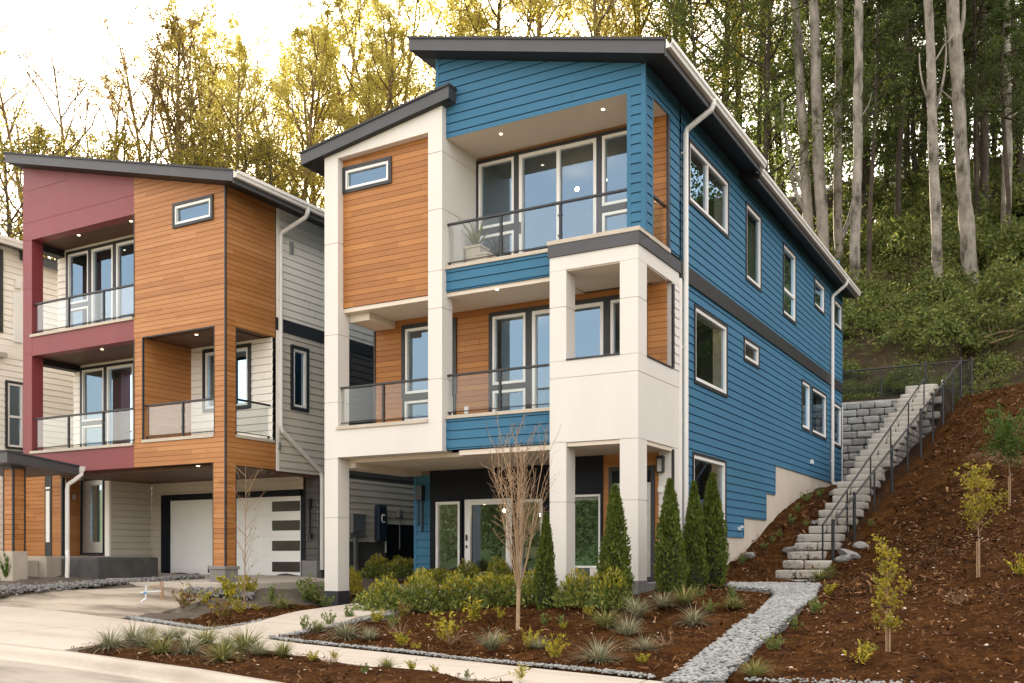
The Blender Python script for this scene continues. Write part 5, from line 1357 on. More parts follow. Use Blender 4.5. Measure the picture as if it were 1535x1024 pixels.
class Wood:
    def __init__(s): s.V = []; s.F = []; s.n = 0
    def add(s, pts, rad, sides):
        pts = np.asarray(pts, float); k = len(pts)
        d = np.gradient(pts, axis=0); d /= np.linalg.norm(d, axis=1)[:, None] + 1e-9
        ref = np.array([0.31, .95, .05]) if abs(d[0, 2]) > .5 else np.array([0, 0, 1.0])
        a = np.cross(d, ref); a /= np.linalg.norm(a, axis=1)[:, None] + 1e-9; b = np.cross(d, a)
        t = np.arange(sides) * 2 * np.pi / sides
        ring = pts[:, None] + (a[:, None] * np.cos(t)[None, :, None] + b[:, None] * np.sin(t)[None, :, None]) * np.asarray(rad)[:, None, None]
        I = s.n + np.arange(k * sides).reshape(k, sides); J = np.roll(I, -1, 1)
        s.V.append(ring.reshape(-1, 3)); s.F.append(np.stack([I[:-1], J[:-1], J[1:], I[1:]], -1).reshape(-1, 4)); s.n += k * sides
    def mesh(s, name, mat): return mesh_np(name, np.concatenate(s.V), np.concatenate(s.F), mat, True)

def wander(p, d, L, k, g_, jit, up):
    pts = [np.array(p, float)]; d = np.array(d, float)
    for i in range(k):
        d = d + g_.normal(0, jit, 3); d[2] += up; d /= np.linalg.norm(d)
        pts.append(pts[-1] + d * L / k)
    return np.array(pts)

def grow(seed, H, r0, base, spread, n1, nleaf, leaf, stems=1, up=.12, n2=5, n3=3, tilt=.9, jl=.25, shape='oval', droop=0.0, clump=3.0, wob=.02, sides=8, twig=.011, leafw=.6):
    """a branching tree: returns wood mesh pieces and leaf points"""
    g_ = np.random.default_rng(seed); W = Wood(); tips = []
    for s_ in range(stems):
        lean = g_.normal(0, .05, 2) if stems == 1 else np.array([math.cos(s_ * 2.4 + seed), math.sin(s_ * 2.4 + seed)]) * g_.uniform(.12, .26)
        Hs = H * (1 if s_ == 0 else g_.uniform(.72, .95)); k = 14
        tr = wander((0, 0, 0), (lean[0], lean[1], 1), Hs, k, g_, wob, .05 if stems > 1 else .03)
        rr = r0 * (.75 if stems > 1 else 1) * (1 - np.linspace(0, 1, k + 1)) ** .75 + .015
        if stems == 1: rr[0] *= 1.35
        W.add(tr, rr, sides)
        for i in range(n1):
            t = base + (.97 - base) * (i + g_.uniform(0, 1)) / n1; q = t * k; j = min(int(q), k - 1)
            p = tr[j] * (1 - (q - j)) + tr[j + 1] * (q - j); u = (t - base) / (1 - base)
            L = spread * {'oval': math.sin(math.pi * (.12 + .8 * u)) ** .7, 'cone': (1 - u) * .95 + .08, 'vase': .45 + .5 * u * (1 - u) * 4 * .5}[shape] * g_.uniform(.65, 1.15)
            az = i * 2.4 + g_.uniform(-.5, .5); el = tilt * g_.uniform(.75, 1.2)
            d = np.array([math.cos(az) * math.sin(el), math.sin(az) * math.sin(el), math.cos(el)])
            b = wander(p, d, L, 6, g_, .13, up - droop); r1 = min(rr[j] * .55, .012 + .016 * L)
            W.add(b, r1 * (1 - np.linspace(0, 1, 7)) ** .8 + twig, 5)
            for c in range(n2):
                f = g_.uniform(.25, 1) * 6; m_ = min(int(f), 5); pp = b[m_] * (1 - (f - m_)) + b[m_ + 1] * (f - m_)
                dd = d * .6 + g_.normal(0, .6, 3); dd[2] += up * 2 - droop; dd /= np.linalg.norm(dd)
                L2_ = L * g_.uniform(.25, .5); b2 = wander(pp, dd, L2_, 4, g_, .18, up - droop); W.add(b2, np.linspace(r1 * .4 + twig * .5, twig, 5), 4)
                for e in range(n3):
                    pq = b2[g_.integers(1, 5)]; d3 = dd * .5 + g_.normal(0, .7, 3); d3 /= np.linalg.norm(d3)
                    b3 = wander(pq, d3, L2_ * g_.uniform(.3, .7), 3, g_, .2, up * .5 - droop); W.add(b3, np.linspace(twig, twig * .6, 4), 3)
                    tips.append((b3[1:], L2_))
                tips.append((b2[2:], L2_))
    pts = np.concatenate([t[0] for t in tips]); sp = np.concatenate([np.full(len(t[0]), t[1]) for t in tips])
    w_ = g_.random(len(tips)) ** clump + .04; w_ = np.repeat(w_, [len(t[0]) for t in tips]); w_ /= w_.sum()
    idx = g_.choice(len(pts), nleaf, p=w_)
    LP = pts[idx] + g_.normal(0, 1, (nleaf, 3)) * (jl * np.clip(sp[idx], .3, 2))[:, None]
    return W, LP

def bark(name, c0, c1, patches=True):
    m, nt, b = new_mat(name)
    p = position(nt, (1, 1, .35)); n1 = noise(nt, p, 3.5, 6, .7); n2 = noise(nt, position(nt, (1, 1, 1.0)), 1.1, 4, .6)
    v = N(nt, 'ShaderNodeTexVoronoi'); v.inputs['Scale'].default_value = 1.0; dv = N(nt, 'ShaderNodeMix', data_type='VECTOR'); dv.inputs[0].default_value = .18; nz = N(nt, 'ShaderNodeTexNoise'); nz.inputs['Scale'].default_value = 3; nt.links.new(position(nt, (2, 2, .8)), dv.inputs[4]); nt.links.new(nz.outputs['Color'], dv.inputs[5]); nt.links.new(position(nt), nz.inputs['Vector']); nt.links.new(dv.outputs[1], v.inputs['Vector'])
    c = ramp(nt, mathn(nt, 'ADD', mathn(nt, 'MULTIPLY', n1, .55), mathn(nt, 'MULTIPLY', n2, .45)), [(.36, c0), (.47, mul(c1, .62)), (.60, c1)])
    if patches:
        mx = N(nt, 'ShaderNodeMix', data_type='RGBA'); nt.links.new(ramp(nt, v.outputs['Distance'], [(.08, (.75, .75, .75)), (.24, (0, 0, 0))]), mx.inputs[0])
        nt.links.new(c, mx.inputs[6]); mx.inputs[7].default_value = (*mul(c0, .5), 1); c = mx.outputs[2]
    nt.links.new(c, b.inputs['Base Color']); b.inputs['Roughness'].default_value = .9; b.inputs['Specular IOR Level'].default_value = .15
    bn = N(nt, 'ShaderNodeBump'); bn.inputs['Strength'].default_value = .6; bn.inputs['Distance'].default_value = .04; nt.links.new(n1, bn.inputs['Height']); nt.links.new(bn.outputs[0], b.inputs['Normal'])
    return m
M['alder'] = bark('pale_alder_bark', (.05, .04, .03), (.32, .28, .23))
M['bark'] = bark('brown_bark', (.022, .017, .013), (.085, .066, .048), False)
M['goldbark'] = bark('tan_bark', (.09, .06, .03), (.27, .19, .10), False)
M['twigbark'] = plain('twig_bark', (.30, .185, .10), .8, .25, 9)
M['leaf_gold'] = leafmat('golden_leaves', [(.30, .26, .06), (.48, .41, .09), (.66, .56, .13), (.38, .35, .075), (.80, .67, .17)], .7, varscale=.35)
M['leaf_olive'] = leafmat('olive_autumn_leaves', [(.12, .085, .028), (.24, .165, .04), (.36, .26, .05), (.19, .16, .04), (.50, .37, .07)], .6, varscale=.4)
M['leaf_green'] = leafmat('forest_leaves', [(.045, .07, .015), (.095, .135, .025), (.15, .185, .035), (.07, .105, .022), (.26, .24, .05)], .5, varscale=.3)
M['leaf_dark'] = leafmat('dark_forest_leaves', [(.025, .042, .011), (.06, .09, .018), (.10, .13, .028), (.045, .068, .016), (.17, .17, .04)], .45, varscale=.3)
M['leaf_mix'] = leafmat('turning_leaves', [(.08, .10, .02), (.20, .18, .03), (.38, .28, .04), (.12, .14, .028), (.50, .37, .06)], .6, varscale=.3)
M['under'] = leafmat('undergrowth_leaves', [(.025, .04, .010), (.07, .10, .02), (.12, .15, .032), (.19, .20, .045), (.30, .26, .07)], .35, varscale=.9)

def tree_proto(kind, seed, **k):
    nl = k.pop('nleaf'); lf = k.pop('leaf'); bk = k.pop('bark'); lm = k.pop('lm')
    W, LP = grow(seed, nleaf=nl, leaf=lf, **k)
    return (W.mesh(kind + '_trunk', M[bk]), leaves_mesh(kind + '_crown', LP, lf, M[lm], .62), k['H'])
PR = {
 'sparse': [tree_proto('sparse', 11, H=24, r0=.17, base=.42, spread=4.4, n1=17, nleaf=9500, leaf=.085, stems=2, tilt=.55, bark='goldbark', lm='leaf_olive', up=.16, jl=.11),
            tree_proto('sparse', 12, H=24, r0=.17, base=.45, spread=4.0, n1=20, nleaf=11000, leaf=.085, stems=1, tilt=.6, bark='goldbark', lm='leaf_olive', up=.16, jl=.11),
            tree_proto('sparse', 18, H=24, r0=.16, base=.42, spread=3.8, n1=13, nleaf=9000, leaf=.085, stems=3, tilt=.5, bark='goldbark', lm='leaf_olive', up=.18, jl=.11)],
 'gold': [tree_proto('gold', 13, H=26, r0=.20, base=.25, spread=4.2, n1=26, clump=1.5, nleaf=19000, leaf=.105, stems=1, tilt=.75, bark='goldbark', lm='leaf_gold', jl=.17),
          tree_proto('gold', 14, H=26, r0=.19, base=.25, spread=3.8, n1=18, clump=1.5, nleaf=18000, leaf=.105, stems=2, tilt=.7, bark='goldbark', lm='leaf_gold', jl=.17)],
 'mix': [tree_proto('mix', 15, H=26, r0=.24, base=.25, spread=4.6, n1=26, nleaf=14000, leaf=.13, stems=1, tilt=.85, bark='bark', lm='leaf_mix', jl=.28)],
 'green': [tree_proto('green', 16, H=28, r0=.26, base=.12, spread=5.2, n1=32, nleaf=21000, leaf=.165, stems=1, tilt=1.0, bark='bark', lm='leaf_green', jl=.30, up=.06),
           tree_proto('green', 17, H=28, r0=.24, base=.15, spread=4.8, n1=28, nleaf=19000, leaf=.165, stems=1, tilt=1.1, bark='bark', lm='leaf_dark', jl=.30, up=.04)],
 'fir': [tree_proto('fir', 19, H=28, r0=.26, base=.10, spread=4.2, n1=60, nleaf=24000, leaf=.18, stems=1, tilt=1.45, bark='bark', lm='leaf_dark', jl=.22, up=-.02, shape='cone', n2=6, n3=2, droop=.03)],
 'highfir': [tree_proto('highfir', 29, H=28, r0=.20, base=.45, spread=4.0, n1=40, nleaf=20000, leaf=.17, stems=1, tilt=1.4, bark='bark', lm='leaf_dark', jl=.2, up=-.02, shape='cone', n2=7, n3=2, droop=.03)],
 'bush': [tree_proto('bush', 20, H=19, r0=.14, base=.12, spread=3.6, n1=20, nleaf=11000, leaf=.12, stems=2, tilt=.8, bark='bark', lm='leaf_mix', jl=.28)],
 'tall': [tree_proto('tall', 21, H=12, r0=.2, base=.15, spread=3.6, n1=18, nleaf=6000, leaf=.24, stems=1, tilt=1.0, bark='alder', lm='leaf_green', jl=.33)],
}
def place_tree(kind, var, loc, H, rot, label, group=None, name='tree', sx=1.0):
    tm, cm, h0 = PR[kind][var % len(PR[kind])]
    e = empty(name, loc, label, 'tree', group); s_ = H / h0
    e.rotation_euler = (0, 0, rot); e.scale = (s_ * sx, s_ * sx, s_)
    link('trunk', tm, e); link('crown', cm, e)
    return e
def spot(px, f):
    a = ray(px, 500); return a[0] * f, a[1] * f
def ordn(i): return ['leftmost', 'second', 'third', 'fourth', 'fifth', 'sixth', 'seventh', 'eighth', 'ninth', 'tenth', 'eleventh', 'twelfth', 'thirteenth', 'fourteenth', 'fifteenth', 'sixteenth', 'seventeenth', 'eighteenth', 'nineteenth', 'twentieth'][i] if i < 20 else '%dth' % (i + 1)
_tr = random.Random(5)
def stand(rows, kind, descr, group, name, wide=1.0):
    rows = sorted(rows, key=lambda r: r[0])
    for i, (px, f, ty, kd, var) in enumerate(rows):
        x, y = spot(px, f); z = gz(x, y) - .3; H = CZ + (HY - ty) / F * f - z
        lab = descr % (ordn(i) if i else 'leftmost') if '%s' in descr else descr
        place_tree(kd, var, (x, y, z), H, _tr.uniform(0, 6.28), lab, group, name, sx=_tr.uniform(.9, 1.1) * wide)
stand([(70, 62, 120, 'sparse', 2), (108, 60, 84, 'sparse', 0), (152, 66, 128, 'sparse', 1), (192, 62, 92, 'sparse', 2), (236, 60, 8, 'sparse', 1), (262, 66, 60, 'sparse', 0), (300, 62, 45, 'sparse', 2), (332, 64, 62, 'sparse', 0)], 0, '%s of the sparse olive leaved trees against the white sky', 'sparse trees behind the red house', 'sparse_tree', 1.45)
stand([(0, 50, 176, 'bush', 0), (34, 46, 196, 'bush', 0), (72, 52, 214, 'bush', 0), (140, 54, 226, 'bush', 0), (208, 50, 216, 'bush', 0), (255, 52, 208, 'bush', 0), (300, 50, 204, 'bush', 0), (345, 52, 196, 'bush', 0), (390, 54, 205, 'bush', 0), (432, 52, 230, 'bush', 0)], 0, '%s of the low bushy trees just above the red house roof', 'bushy trees above the roof', 'bushy_tree', 1.2)
stand([(350, 70, 75, 'gold', 1), (365, 66, 40, 'gold', 0), (385, 56, 95, 'gold', 0), (418, 72, 20, 'gold', 1), (468, 70, 10, 'gold', 1), (497, 56, 90, 'gold', 1), (525, 70, -20, 'gold', 0), (556, 56, 70, 'gold', 0), (610, 58, 0, 'gold', 1), (402, 60, -25, 'gold', 1), (428, 68, 30, 'gold', 0), (452, 58, 70, 'gold', 0), (482, 66, -20, 'gold', 1), (508, 62, 55, 'gold', 0), (540, 60, 5, 'gold', 1), (566, 70, 20, 'gold', 0), (592, 64, -70, 'gold', 1), (625, 70, -60, 'gold', 0)], 0, '%s of the golden leaved trees between the two roofs', 'golden trees between the roofs', 'golden_tree', 1.3)
stand([(650, 60, -100, 'gold', 1), (685, 66, -60, 'gold', 0), (715, 64, -90, 'mix', 0), (750, 62, -70, 'gold', 0), (785, 60, -110, 'gold', 1), (835, 66, -110, 'mix', 0), (862, 62, -60, 'gold', 0), (895, 60, -130, 'gold', 1), (940, 64, -150, 'mix', 0), (965, 60, -90, 'gold', 0), (1000, 60, -170, 'mix', 0), (1040, 66, -190, 'mix', 0), (1085, 58, -210, 'mix', 0)], 0, '%s of the turning trees whose crowns show above the blue house roof', 'turning trees above the blue roof', 'turning_tree', 1.3)
gr = [(1060, 52, -120, 'green', 0), (1110, 64, -260, 'green', 0), (1150, 50, -150, 'green', 0), (1172, 70, -300, 'green', 1), (1215, 60, -330, 'green', 0), (1255, 72, -300, 'green', 1), (1300, 64, -340, 'green', 0), (1340, 74, -300, 'green', 1), (1380, 66, -330, 'green', 0), (1425, 72, -320, 'green', 1), (1470, 62, -360, 'green', 0), (1515, 70, -330, 'green', 1), (1550, 60, -350, 'green', 0), (1600, 66, -340, 'green', 1), (1650, 60, -340, 'green', 0)]
stand(gr, 0, '%s of the dark leafy trees filling the wood on the hill', 'leafy trees in the wood', 'forest_tree')
stand([(1293, 58, -260, 'fir', 0), (1360, 60, -200, 'fir', 0), (1448, 66, -280, 'fir', 0), (1530, 56, -240, 'fir', 0), (1225, 68, -200, 'fir', 0), (1302, 47, -130, 'highfir', 0), (1512, 46, -90, 'highfir', 0), (1465, 52, -200, 'highfir', 0), (1345, 52, -220, 'highfir', 0)], 0, '%s of the dark feathery evergreens among the tall pale trunks', 'evergreens in the wood', 'evergreen_tree')

n_ = 70000; _X = rng.uniform(-22, 45, n_); _Y = rng.uniform(71, 84, n_); _h = rng.random(n_) ** .9 * (9 + 6 * vnoise(_X, _Y, 4.0, 33)); _k = vnoise(_X, _h * 1.0 + _Y * .3, 1.6, 34) > .38
tag(link('ridge_wood', leaves_mesh('ridge_wood', np.stack([_X, _Y, hill_z(_X, _Y) + _h], -1)[_k], .34, M['leaf_dark'], .6)), 'dark wood closing the view along the top of the hill', 'wood', kind='stuff')
tag(link('far_woods', leaves_mesh('far_woods', FARW, .30, M['leaf_dark'], .7)), 'leafy woods across the street mirrored in the windows', 'woods', kind='stuff')
# the tall pale trunks standing on the hill: each has its own measured lean, fork and girth
def tall_tree(pts, wpx, f, label, fork=None, seed=0, dark=False, snags=(), crown=True):
    """pts: picture positions down the trunk from the top to the foot, all at distance f"""
    P_ = []
    for x, y in pts:
        a = ray(x, y); P_.append(np.array([a[0] * f, a[1] * f, CZ + a[2] * f]))
    foot = P_[-1].copy(); foot[2] = min(foot[2], gz(foot[0], foot[1])) - .4
    P_ = [foot] + P_[::-1]
    top = P_[-1] + (P_[-1] - P_[-2]) / np.linalg.norm(P_[-1] - P_[-2]) * 9; P_.append(top)
    P_ = np.array(P_); g_ = np.random.default_rng(seed)
    # resample with a little wobble
    seg = np.linalg.norm(np.diff(P_, axis=0), axis=1); cum = np.concatenate([[0], np.cumsum(seg)]); tt = np.linspace(0, cum[-1], 34)
    Q_ = np.stack([np.interp(tt, cum, P_[:, j]) for j in range(3)], 1); Q_[1:-1] += g_.normal(0, .012, (32, 3))
    r0 = wpx / F * f / 2; rr = r0 * (1.06 - .40 * np.linspace(0, 1, 34)); rr[0] *= 1.6; rr[1] *= 1.35; rr[2] *= 1.12
    rr *= 1 + g_.normal(0, .045, 34)
    W = Wood(); W.add(Q_ - foot, rr, 12)
    def limb(p, d, L, r): W.add(wander(p - foot, d, L, 8, g_, .12, .10), r * (1 - np.linspace(0, 1, 9)) ** .7 + .012, 6)
    if fork:
        for (fx, fy), (gx, gy), rw in fork:
            a = ray(fx, fy); b = ray(gx, gy); A = np.array([a[0] * f, a[1] * f, CZ + a[2] * f]); B = np.array([b[0] * f, b[1] * f, CZ + b[2] * f])
            m_ = (A + B) / 2 + np.array([AXR, AXF, 0]) * (.12 * np.linalg.norm(A - B)) * (1 if gx > fx else -1)
            t = np.linspace(0, 1, 10)[:, None]; C = A * (1 - t) ** 2 + m_ * 2 * t * (1 - t) + B * t ** 2
            W.add(C - foot, rw / F * f / 2 * np.linspace(1.1, .55, 10), 8)
    for _ in range(7):
        k = g_.integers(12, 33); limb(Q_[k], np.array([g_.normal(), g_.normal(), .9]), g_.uniform(.6, 2.6), rr[k] * .18)
    e = empty('tall_tree', foot, label, 'tree', 'tall pale trunks on the hill')
    link('trunk', W.mesh('tall_trunk', M['bark' if dark else 'alder']), e)
    if crown:
        tm, cm, h0 = PR['tall'][0]
        c = link('crown', cm, e, top - foot - np.array([0, 0, 6.5])); c.rotation_euler = (0, 0, g_.uniform(0, 6)); c.scale = (1.25, 1.25, 1.1)
tall_tree([(1189, -20), (1196, 60), (1199, 120), (1203, 190), (1207, 260), (1211, 330), (1215, 400)], 15, 49, 'slender pale trunk with a second stem, left of the tallest pair by the blue roof', fork=[((1210, 300), (1172, 150), 6), ((1214, 330), (1184, 250), 8)], seed=1)
tall_tree([(1218, -20), (1222, 50), (1223, 120), (1225, 190), (1228, 260), (1233, 330), (1236, 410)], 17, 48, 'thick smooth pale trunk leaning slightly, first one right of the twin stems', seed=2)
tall_tree([(1258, 60), (1257, 150), (1256, 230), (1255, 300), (1257, 370), (1258, 440)], 13, 52, 'grey trunk with an elbow branch curving up on its right', fork=[((1260, 360), (1280, 285), 8)], seed=3)
tall_tree([(1287, -20), (1287, 60), (1286, 140), (1286, 220), (1284, 300), (1281, 380), (1279, 460), (1278, 535)], 15, 45, 'straight grey brown trunk standing behind the rear corner of the blue house', seed=4)
tall_tree([(1389, -20), (1395, 60), (1397, 140), (1399, 220), (1402, 300), (1405, 380), (1408, 460), (1411, 528)], 15.5, 44, 'slim white trunk with bare side twigs above the corner of the fence', fork=[((1402, 165), (1416, 40), 4), ((1399, 170), (1378, 80), 3.5)], seed=5)
tall_tree([(1426, -20), (1431, 50), (1436, 130), (1440, 210), (1446, 290), (1451, 370), (1457, 440), (1461, 490)], 22, 45, 'stoutest white trunk with dark knots, right of the slim white one', fork=[((1436, 60), (1444, -10), 8)], seed=6)
tall_tree([(1474, 40), (1475, 130), (1476, 220), (1475, 300), (1474, 370), (1472, 410)], 14, 54, 'dark grey trunk close behind the stoutest white trunk', seed=7, dark=True)
tall_tree([(1508, 40), (1509, 130), (1510, 220), (1509, 290), (1506, 370), (1502, 465)], 15, 50, 'rightmost of the tall grey trunks, near the edge of the wood', seed=8)
for i, (px, py, L, az) in enumerate([(1316, 468, 2.2, .4), (1372, 505, 1.8, 2.7), (1484, 520, 2.6, .2), (1300, 520, 1.5, 1.0), (1523, 500, 2.0, 2.9)]):
    x, y, z = hit_ground(px, py); g_ = np.random.default_rng(80 + i); W = Wood(); b_ = wander((0, 0, .12), (math.cos(az), math.sin(az) * .5, .28), L, 7, g_, .12, -.02); W.add(b_, np.linspace(.04, .014, 8), 7)
    for _ in range(3): W.add(wander(b_[g_.integers(2, 7)], g_.normal(0, .6, 3) + np.array([0, 0, .6]), .6, 4, g_, .15, 0), np.linspace(.018, .006, 5), 4)
    tag(link('fallen_branch', W.mesh('fallen_branch', M['goldbark']), None, (x, y, z)), '%s of the dead brown branches lying in the undergrowth on the hill' % ordn(i), 'branch', 'dead branches on the hill')
# thin distant stems deep in the wood
for i, (px, f) in enumerate([(1103, 62), (1138, 60), (1162, 64), (1328, 62), (1348, 66), (1372, 60), (1490, 66), (1526, 62)]):
    x, y = spot(px, f); z = gz(x, y); g_ = np.random.default_rng(60 + i); W = Wood(); W.add(wander((0, 0, -.3), (g_.normal(0, .03), g_.normal(0, .03), 1), 22, 14, g_, .015, .02), np.linspace(.17, .08, 15), 7)
    for _ in range(10):
        h = g_.uniform(6, 20); W.add(wander((0, 0, h), (g_.normal(), g_.normal(), .5), g_.uniform(.8, 2.5), 5, g_, .15, .05), np.linspace(.035, .01, 6), 4)
    o = link('thin_tree', W.mesh('thin_trunk', M['bark']), None, (x, y, z)); tag(o, '%s of the thin dark stems deep in the wood' % ordn(i), 'tree', 'thin stems in the wood')

# undergrowth on the hill: ferns and brambles, uncountable
def undergrowth():
    # creeping cover
    n = 150000
    X = rng.uniform(-13, 24, n); Y = WALLY + .4 + 30 * rng.random(n) ** 1.35
    m1 = vnoise(X, Y, 2.4, 22); m2 = vnoise(X, Y, .95, 21)
    keep = m2 * .75 + m1 * .55 + np.clip((Y - 40) / 9, -.02, .30) > rng.uniform(.42, .92, n)
    X, Y = X[keep], Y[keep]
    mound = np.clip(vnoise(X, Y, 1.7, 23) * .7 + vnoise(X, Y, .8, 24) * .5 - .32, 0, 1) ** 1.1 * (1.1 + np.clip((Y - 40) / 5, 0, 1) * 2.5)
    P_ = [np.stack([X, Y, hill_z(X, Y) + (rng.random(len(X)) ** .5) * (mound + .15)], -1)]; S_ = [.11 + .10 * np.clip((Y - 40) / 25, 0, 1)]
    # bushes of very different size, each a leafy shell with a hollow dark inside
    for i in range(330):
        y = WALLY + .8 + 31 * rng.random() ** 1.5; x = rng.uniform(-13, 22); r = rng.uniform(.3, .8) if rng.random() < .55 else rng.uniform(.8, 1.9)
        if y < 40: r *= .5
        k = int(260 + 420 * r * r); u = rng.normal(size=(k, 3)); u /= np.linalg.norm(u, axis=1)[:, None]; u[:, 2] = np.abs(u[:, 2])
        q = r * (rng.uniform(.72, 1.08, k) * (1 + .22 * np.sin(u[:, 0] * 5 + i) * np.cos(u[:, 1] * 4 + i)))[:, None] * u * np.array([1, 1, .9])
        q += np.array([x, y, 0]); q[:, 2] += hill_z(np.array([x]), np.array([y]))[0] - .1
        P_.append(q); S_.append(np.full(k, .10 + .05 * r + .004 * (y - 38)))
    P_ = np.concatenate(P_); S_ = np.concatenate(S_)
    tag(link('undergrowth', leaves_mesh('undergrowth', P_, S_, M['under'], .45, updown=.15)), 'dense brambles and bushes covering the hill under the tall trunks', 'undergrowth', kind='stuff')
    # fern fronds
    V = []; 
    for i in range(420):
        y = WALLY + .7 + 20 * rng.random() ** 1.4; x = rng.uniform(-11, 16); z = float(hill_z(np.array([x]), np.array([y]))[0]) + .1; L = rng.uniform(.45, 1.0)
        for f in range(8):
            az = rng.uniform(0, 6.28); el = rng.uniform(.5, 1.1); c_ = np.array([math.cos(az), math.sin(az), 0]); s_ = np.array([-math.sin(az), math.cos(az), 0])
            for t in np.linspace(.12, 1, 9):
                e_ = el + t * .9; p = np.array([x, y, z]) + L * (c_ * t * math.sin(el + .3 * t) + np.array([0, 0, 1]) * (t * math.cos(el) - .35 * t * t))
                wl = L * .20 * (1.1 - t) + .02
                for sg in (-1, 1):
                    V += [p, p + s_ * sg * wl * .5 + c_ * .03 * L + np.array([0, 0, .012]), p + s_ * sg * wl + c_ * .05 * L - np.array([0, 0, .02]), p + s_ * sg * wl * .5 - c_ * .025 * L]
    V = np.array(V)
    tag(link('ferns', mesh_np('ferns', V, np.arange(len(V)).reshape(-1, 4), M['fern'])), 'arching green ferns on the hill above the retaining wall', 'ferns', kind='stuff')
M['fern'] = leafmat('fern_fronds', [(.05, .085, .018), (.10, .15, .03), (.16, .20, .045), (.24, .22, .06)], .4, varscale=.7)
undergrowth()
# ------------------------------------------------------------------ garden plants
M['thuja'] = leafmat('cedar_hedge_sprays', [(.035, .055, .012), (.08, .115, .018), (.14, .18, .028), (.24, .24, .045)], .35, .6, .25, varscale=4.0)
M['laurel'] = leafmat('laurel_leaves', [(.06, .10, .022), (.14, .19, .04), (.22, .26, .06), (.34, .34, .08)], .3, .32, .5)
M['laurel_tip'] = leafmat('yellow_new_growth', [(.20, .20, .02), (.36, .32, .03), (.50, .40, .035)], .35, .4, .4)
M['grass_grey'] = leafmat('grey_green_blades', [(.13, .145, .075), (.22, .225, .13), (.33, .315, .20), (.46, .39, .24)], .25, .6, .3)
M['grass_green'] = leafmat('green_blades', [(.09, .12, .03), (.16, .19, .045), (.27, .26, .08), (.40, .33, .14)], .25, .55, .3)
M['gold_shrub'] = leafmat('yellow_green_foliage', [(.16, .17, .025), (.36, .32, .03), (.60, .46, .04), (.13, .16, .03)], .35, .5, .3)
M['rust_shrub'] = leafmat('rusty_foliage', [(.12, .07, .035), (.24, .13, .05), (.20, .20, .04), (.42, .30, .05)], .3, .6, .3)
M['seedling'] = leafmat('seedling_leaves', [(.08, .12, .03), (.15, .20, .045), (.24, .25, .07)], .3, .5, .3)
M['young_yellow'] = leafmat('young_yellow_leaves', [(.20, .19, .02), (.36, .30, .03), (.50, .38, .035), (.16, .18, .03)], .45, .5, .3)
M['young_green'] = leafmat('young_green_leaves', [(.05, .10, .015), (.09, .16, .022), (.14, .20, .03)], .4, .5, .3)

def thuja_mesh(seed, H=1.0, Rr=.165, n=4600):
    g_ = np.random.default_rng(seed)
    t = g_.random(n) ** .85; prof = lambda t: Rr * (np.minimum(1, .62 + t * 1.9)) * (1 - t ** 1.35) ** .85 + .008
    az = g_.uniform(0, 2 * np.pi, n); lob = 1 + .13 * np.sin(az * 3 + t * 9 + seed) + .08 * np.sin(az * 7 - t * 14)
    r = prof(t) * lob * g_.uniform(.40, 1.12, n) ** .5
    P = np.stack([r * np.cos(az), r * np.sin(az), t * H], -1)
    d = np.stack([np.cos(az) * .55, np.sin(az) * .55, np.full(n, 1.0)], -1)
    return leaves_mesh('thuja', P, .040, M['thuja'], .34, dirs=d, ds=.5)
TH = [thuja_mesh(1, Rr=.128), thuja_mesh(2, Rr=.132), thuja_mesh(3, Rr=.108)]
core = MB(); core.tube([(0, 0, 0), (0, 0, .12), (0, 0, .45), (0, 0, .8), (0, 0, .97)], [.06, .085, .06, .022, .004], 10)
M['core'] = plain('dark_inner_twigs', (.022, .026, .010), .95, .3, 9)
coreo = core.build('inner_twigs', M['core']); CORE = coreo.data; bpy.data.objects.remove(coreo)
for px, py, top, k, f, lb in [(1004, 880, 716, 0, 17.7, 'leftmost of three columnar evergreens right of the white corner post'), (1040, 876, 720, 2, 18.7, 'narrow middle one of three columnar evergreens by the blue wall'), (1068, 874, 708, 1, 19.6, 'rightmost of three columnar evergreens by the blue wall, before the window'),
                          (922, 868, 725, 1, 17.2, 'columnar evergreen standing alone in front of the white corner pillar'), (818, 872, 768, 2, 17.9, 'slim columnar evergreen half hidden behind the bare vase shaped tree')]:
    a = ray(px, py); x, y = a[0] * f, a[1] * f; z = gz(x, y); H_ = CZ + (HY - top) / F * f - z
    e = empty('columnar_evergreen', (x, y, z - .03), lb, 'evergreen', 'columnar evergreens'); e.scale = (H_ * 1.12, H_ * 1.12, H_); e.rotation_euler = (0, 0, px)
    link('foliage', TH[k], e); link('inner_twigs', CORE, e)

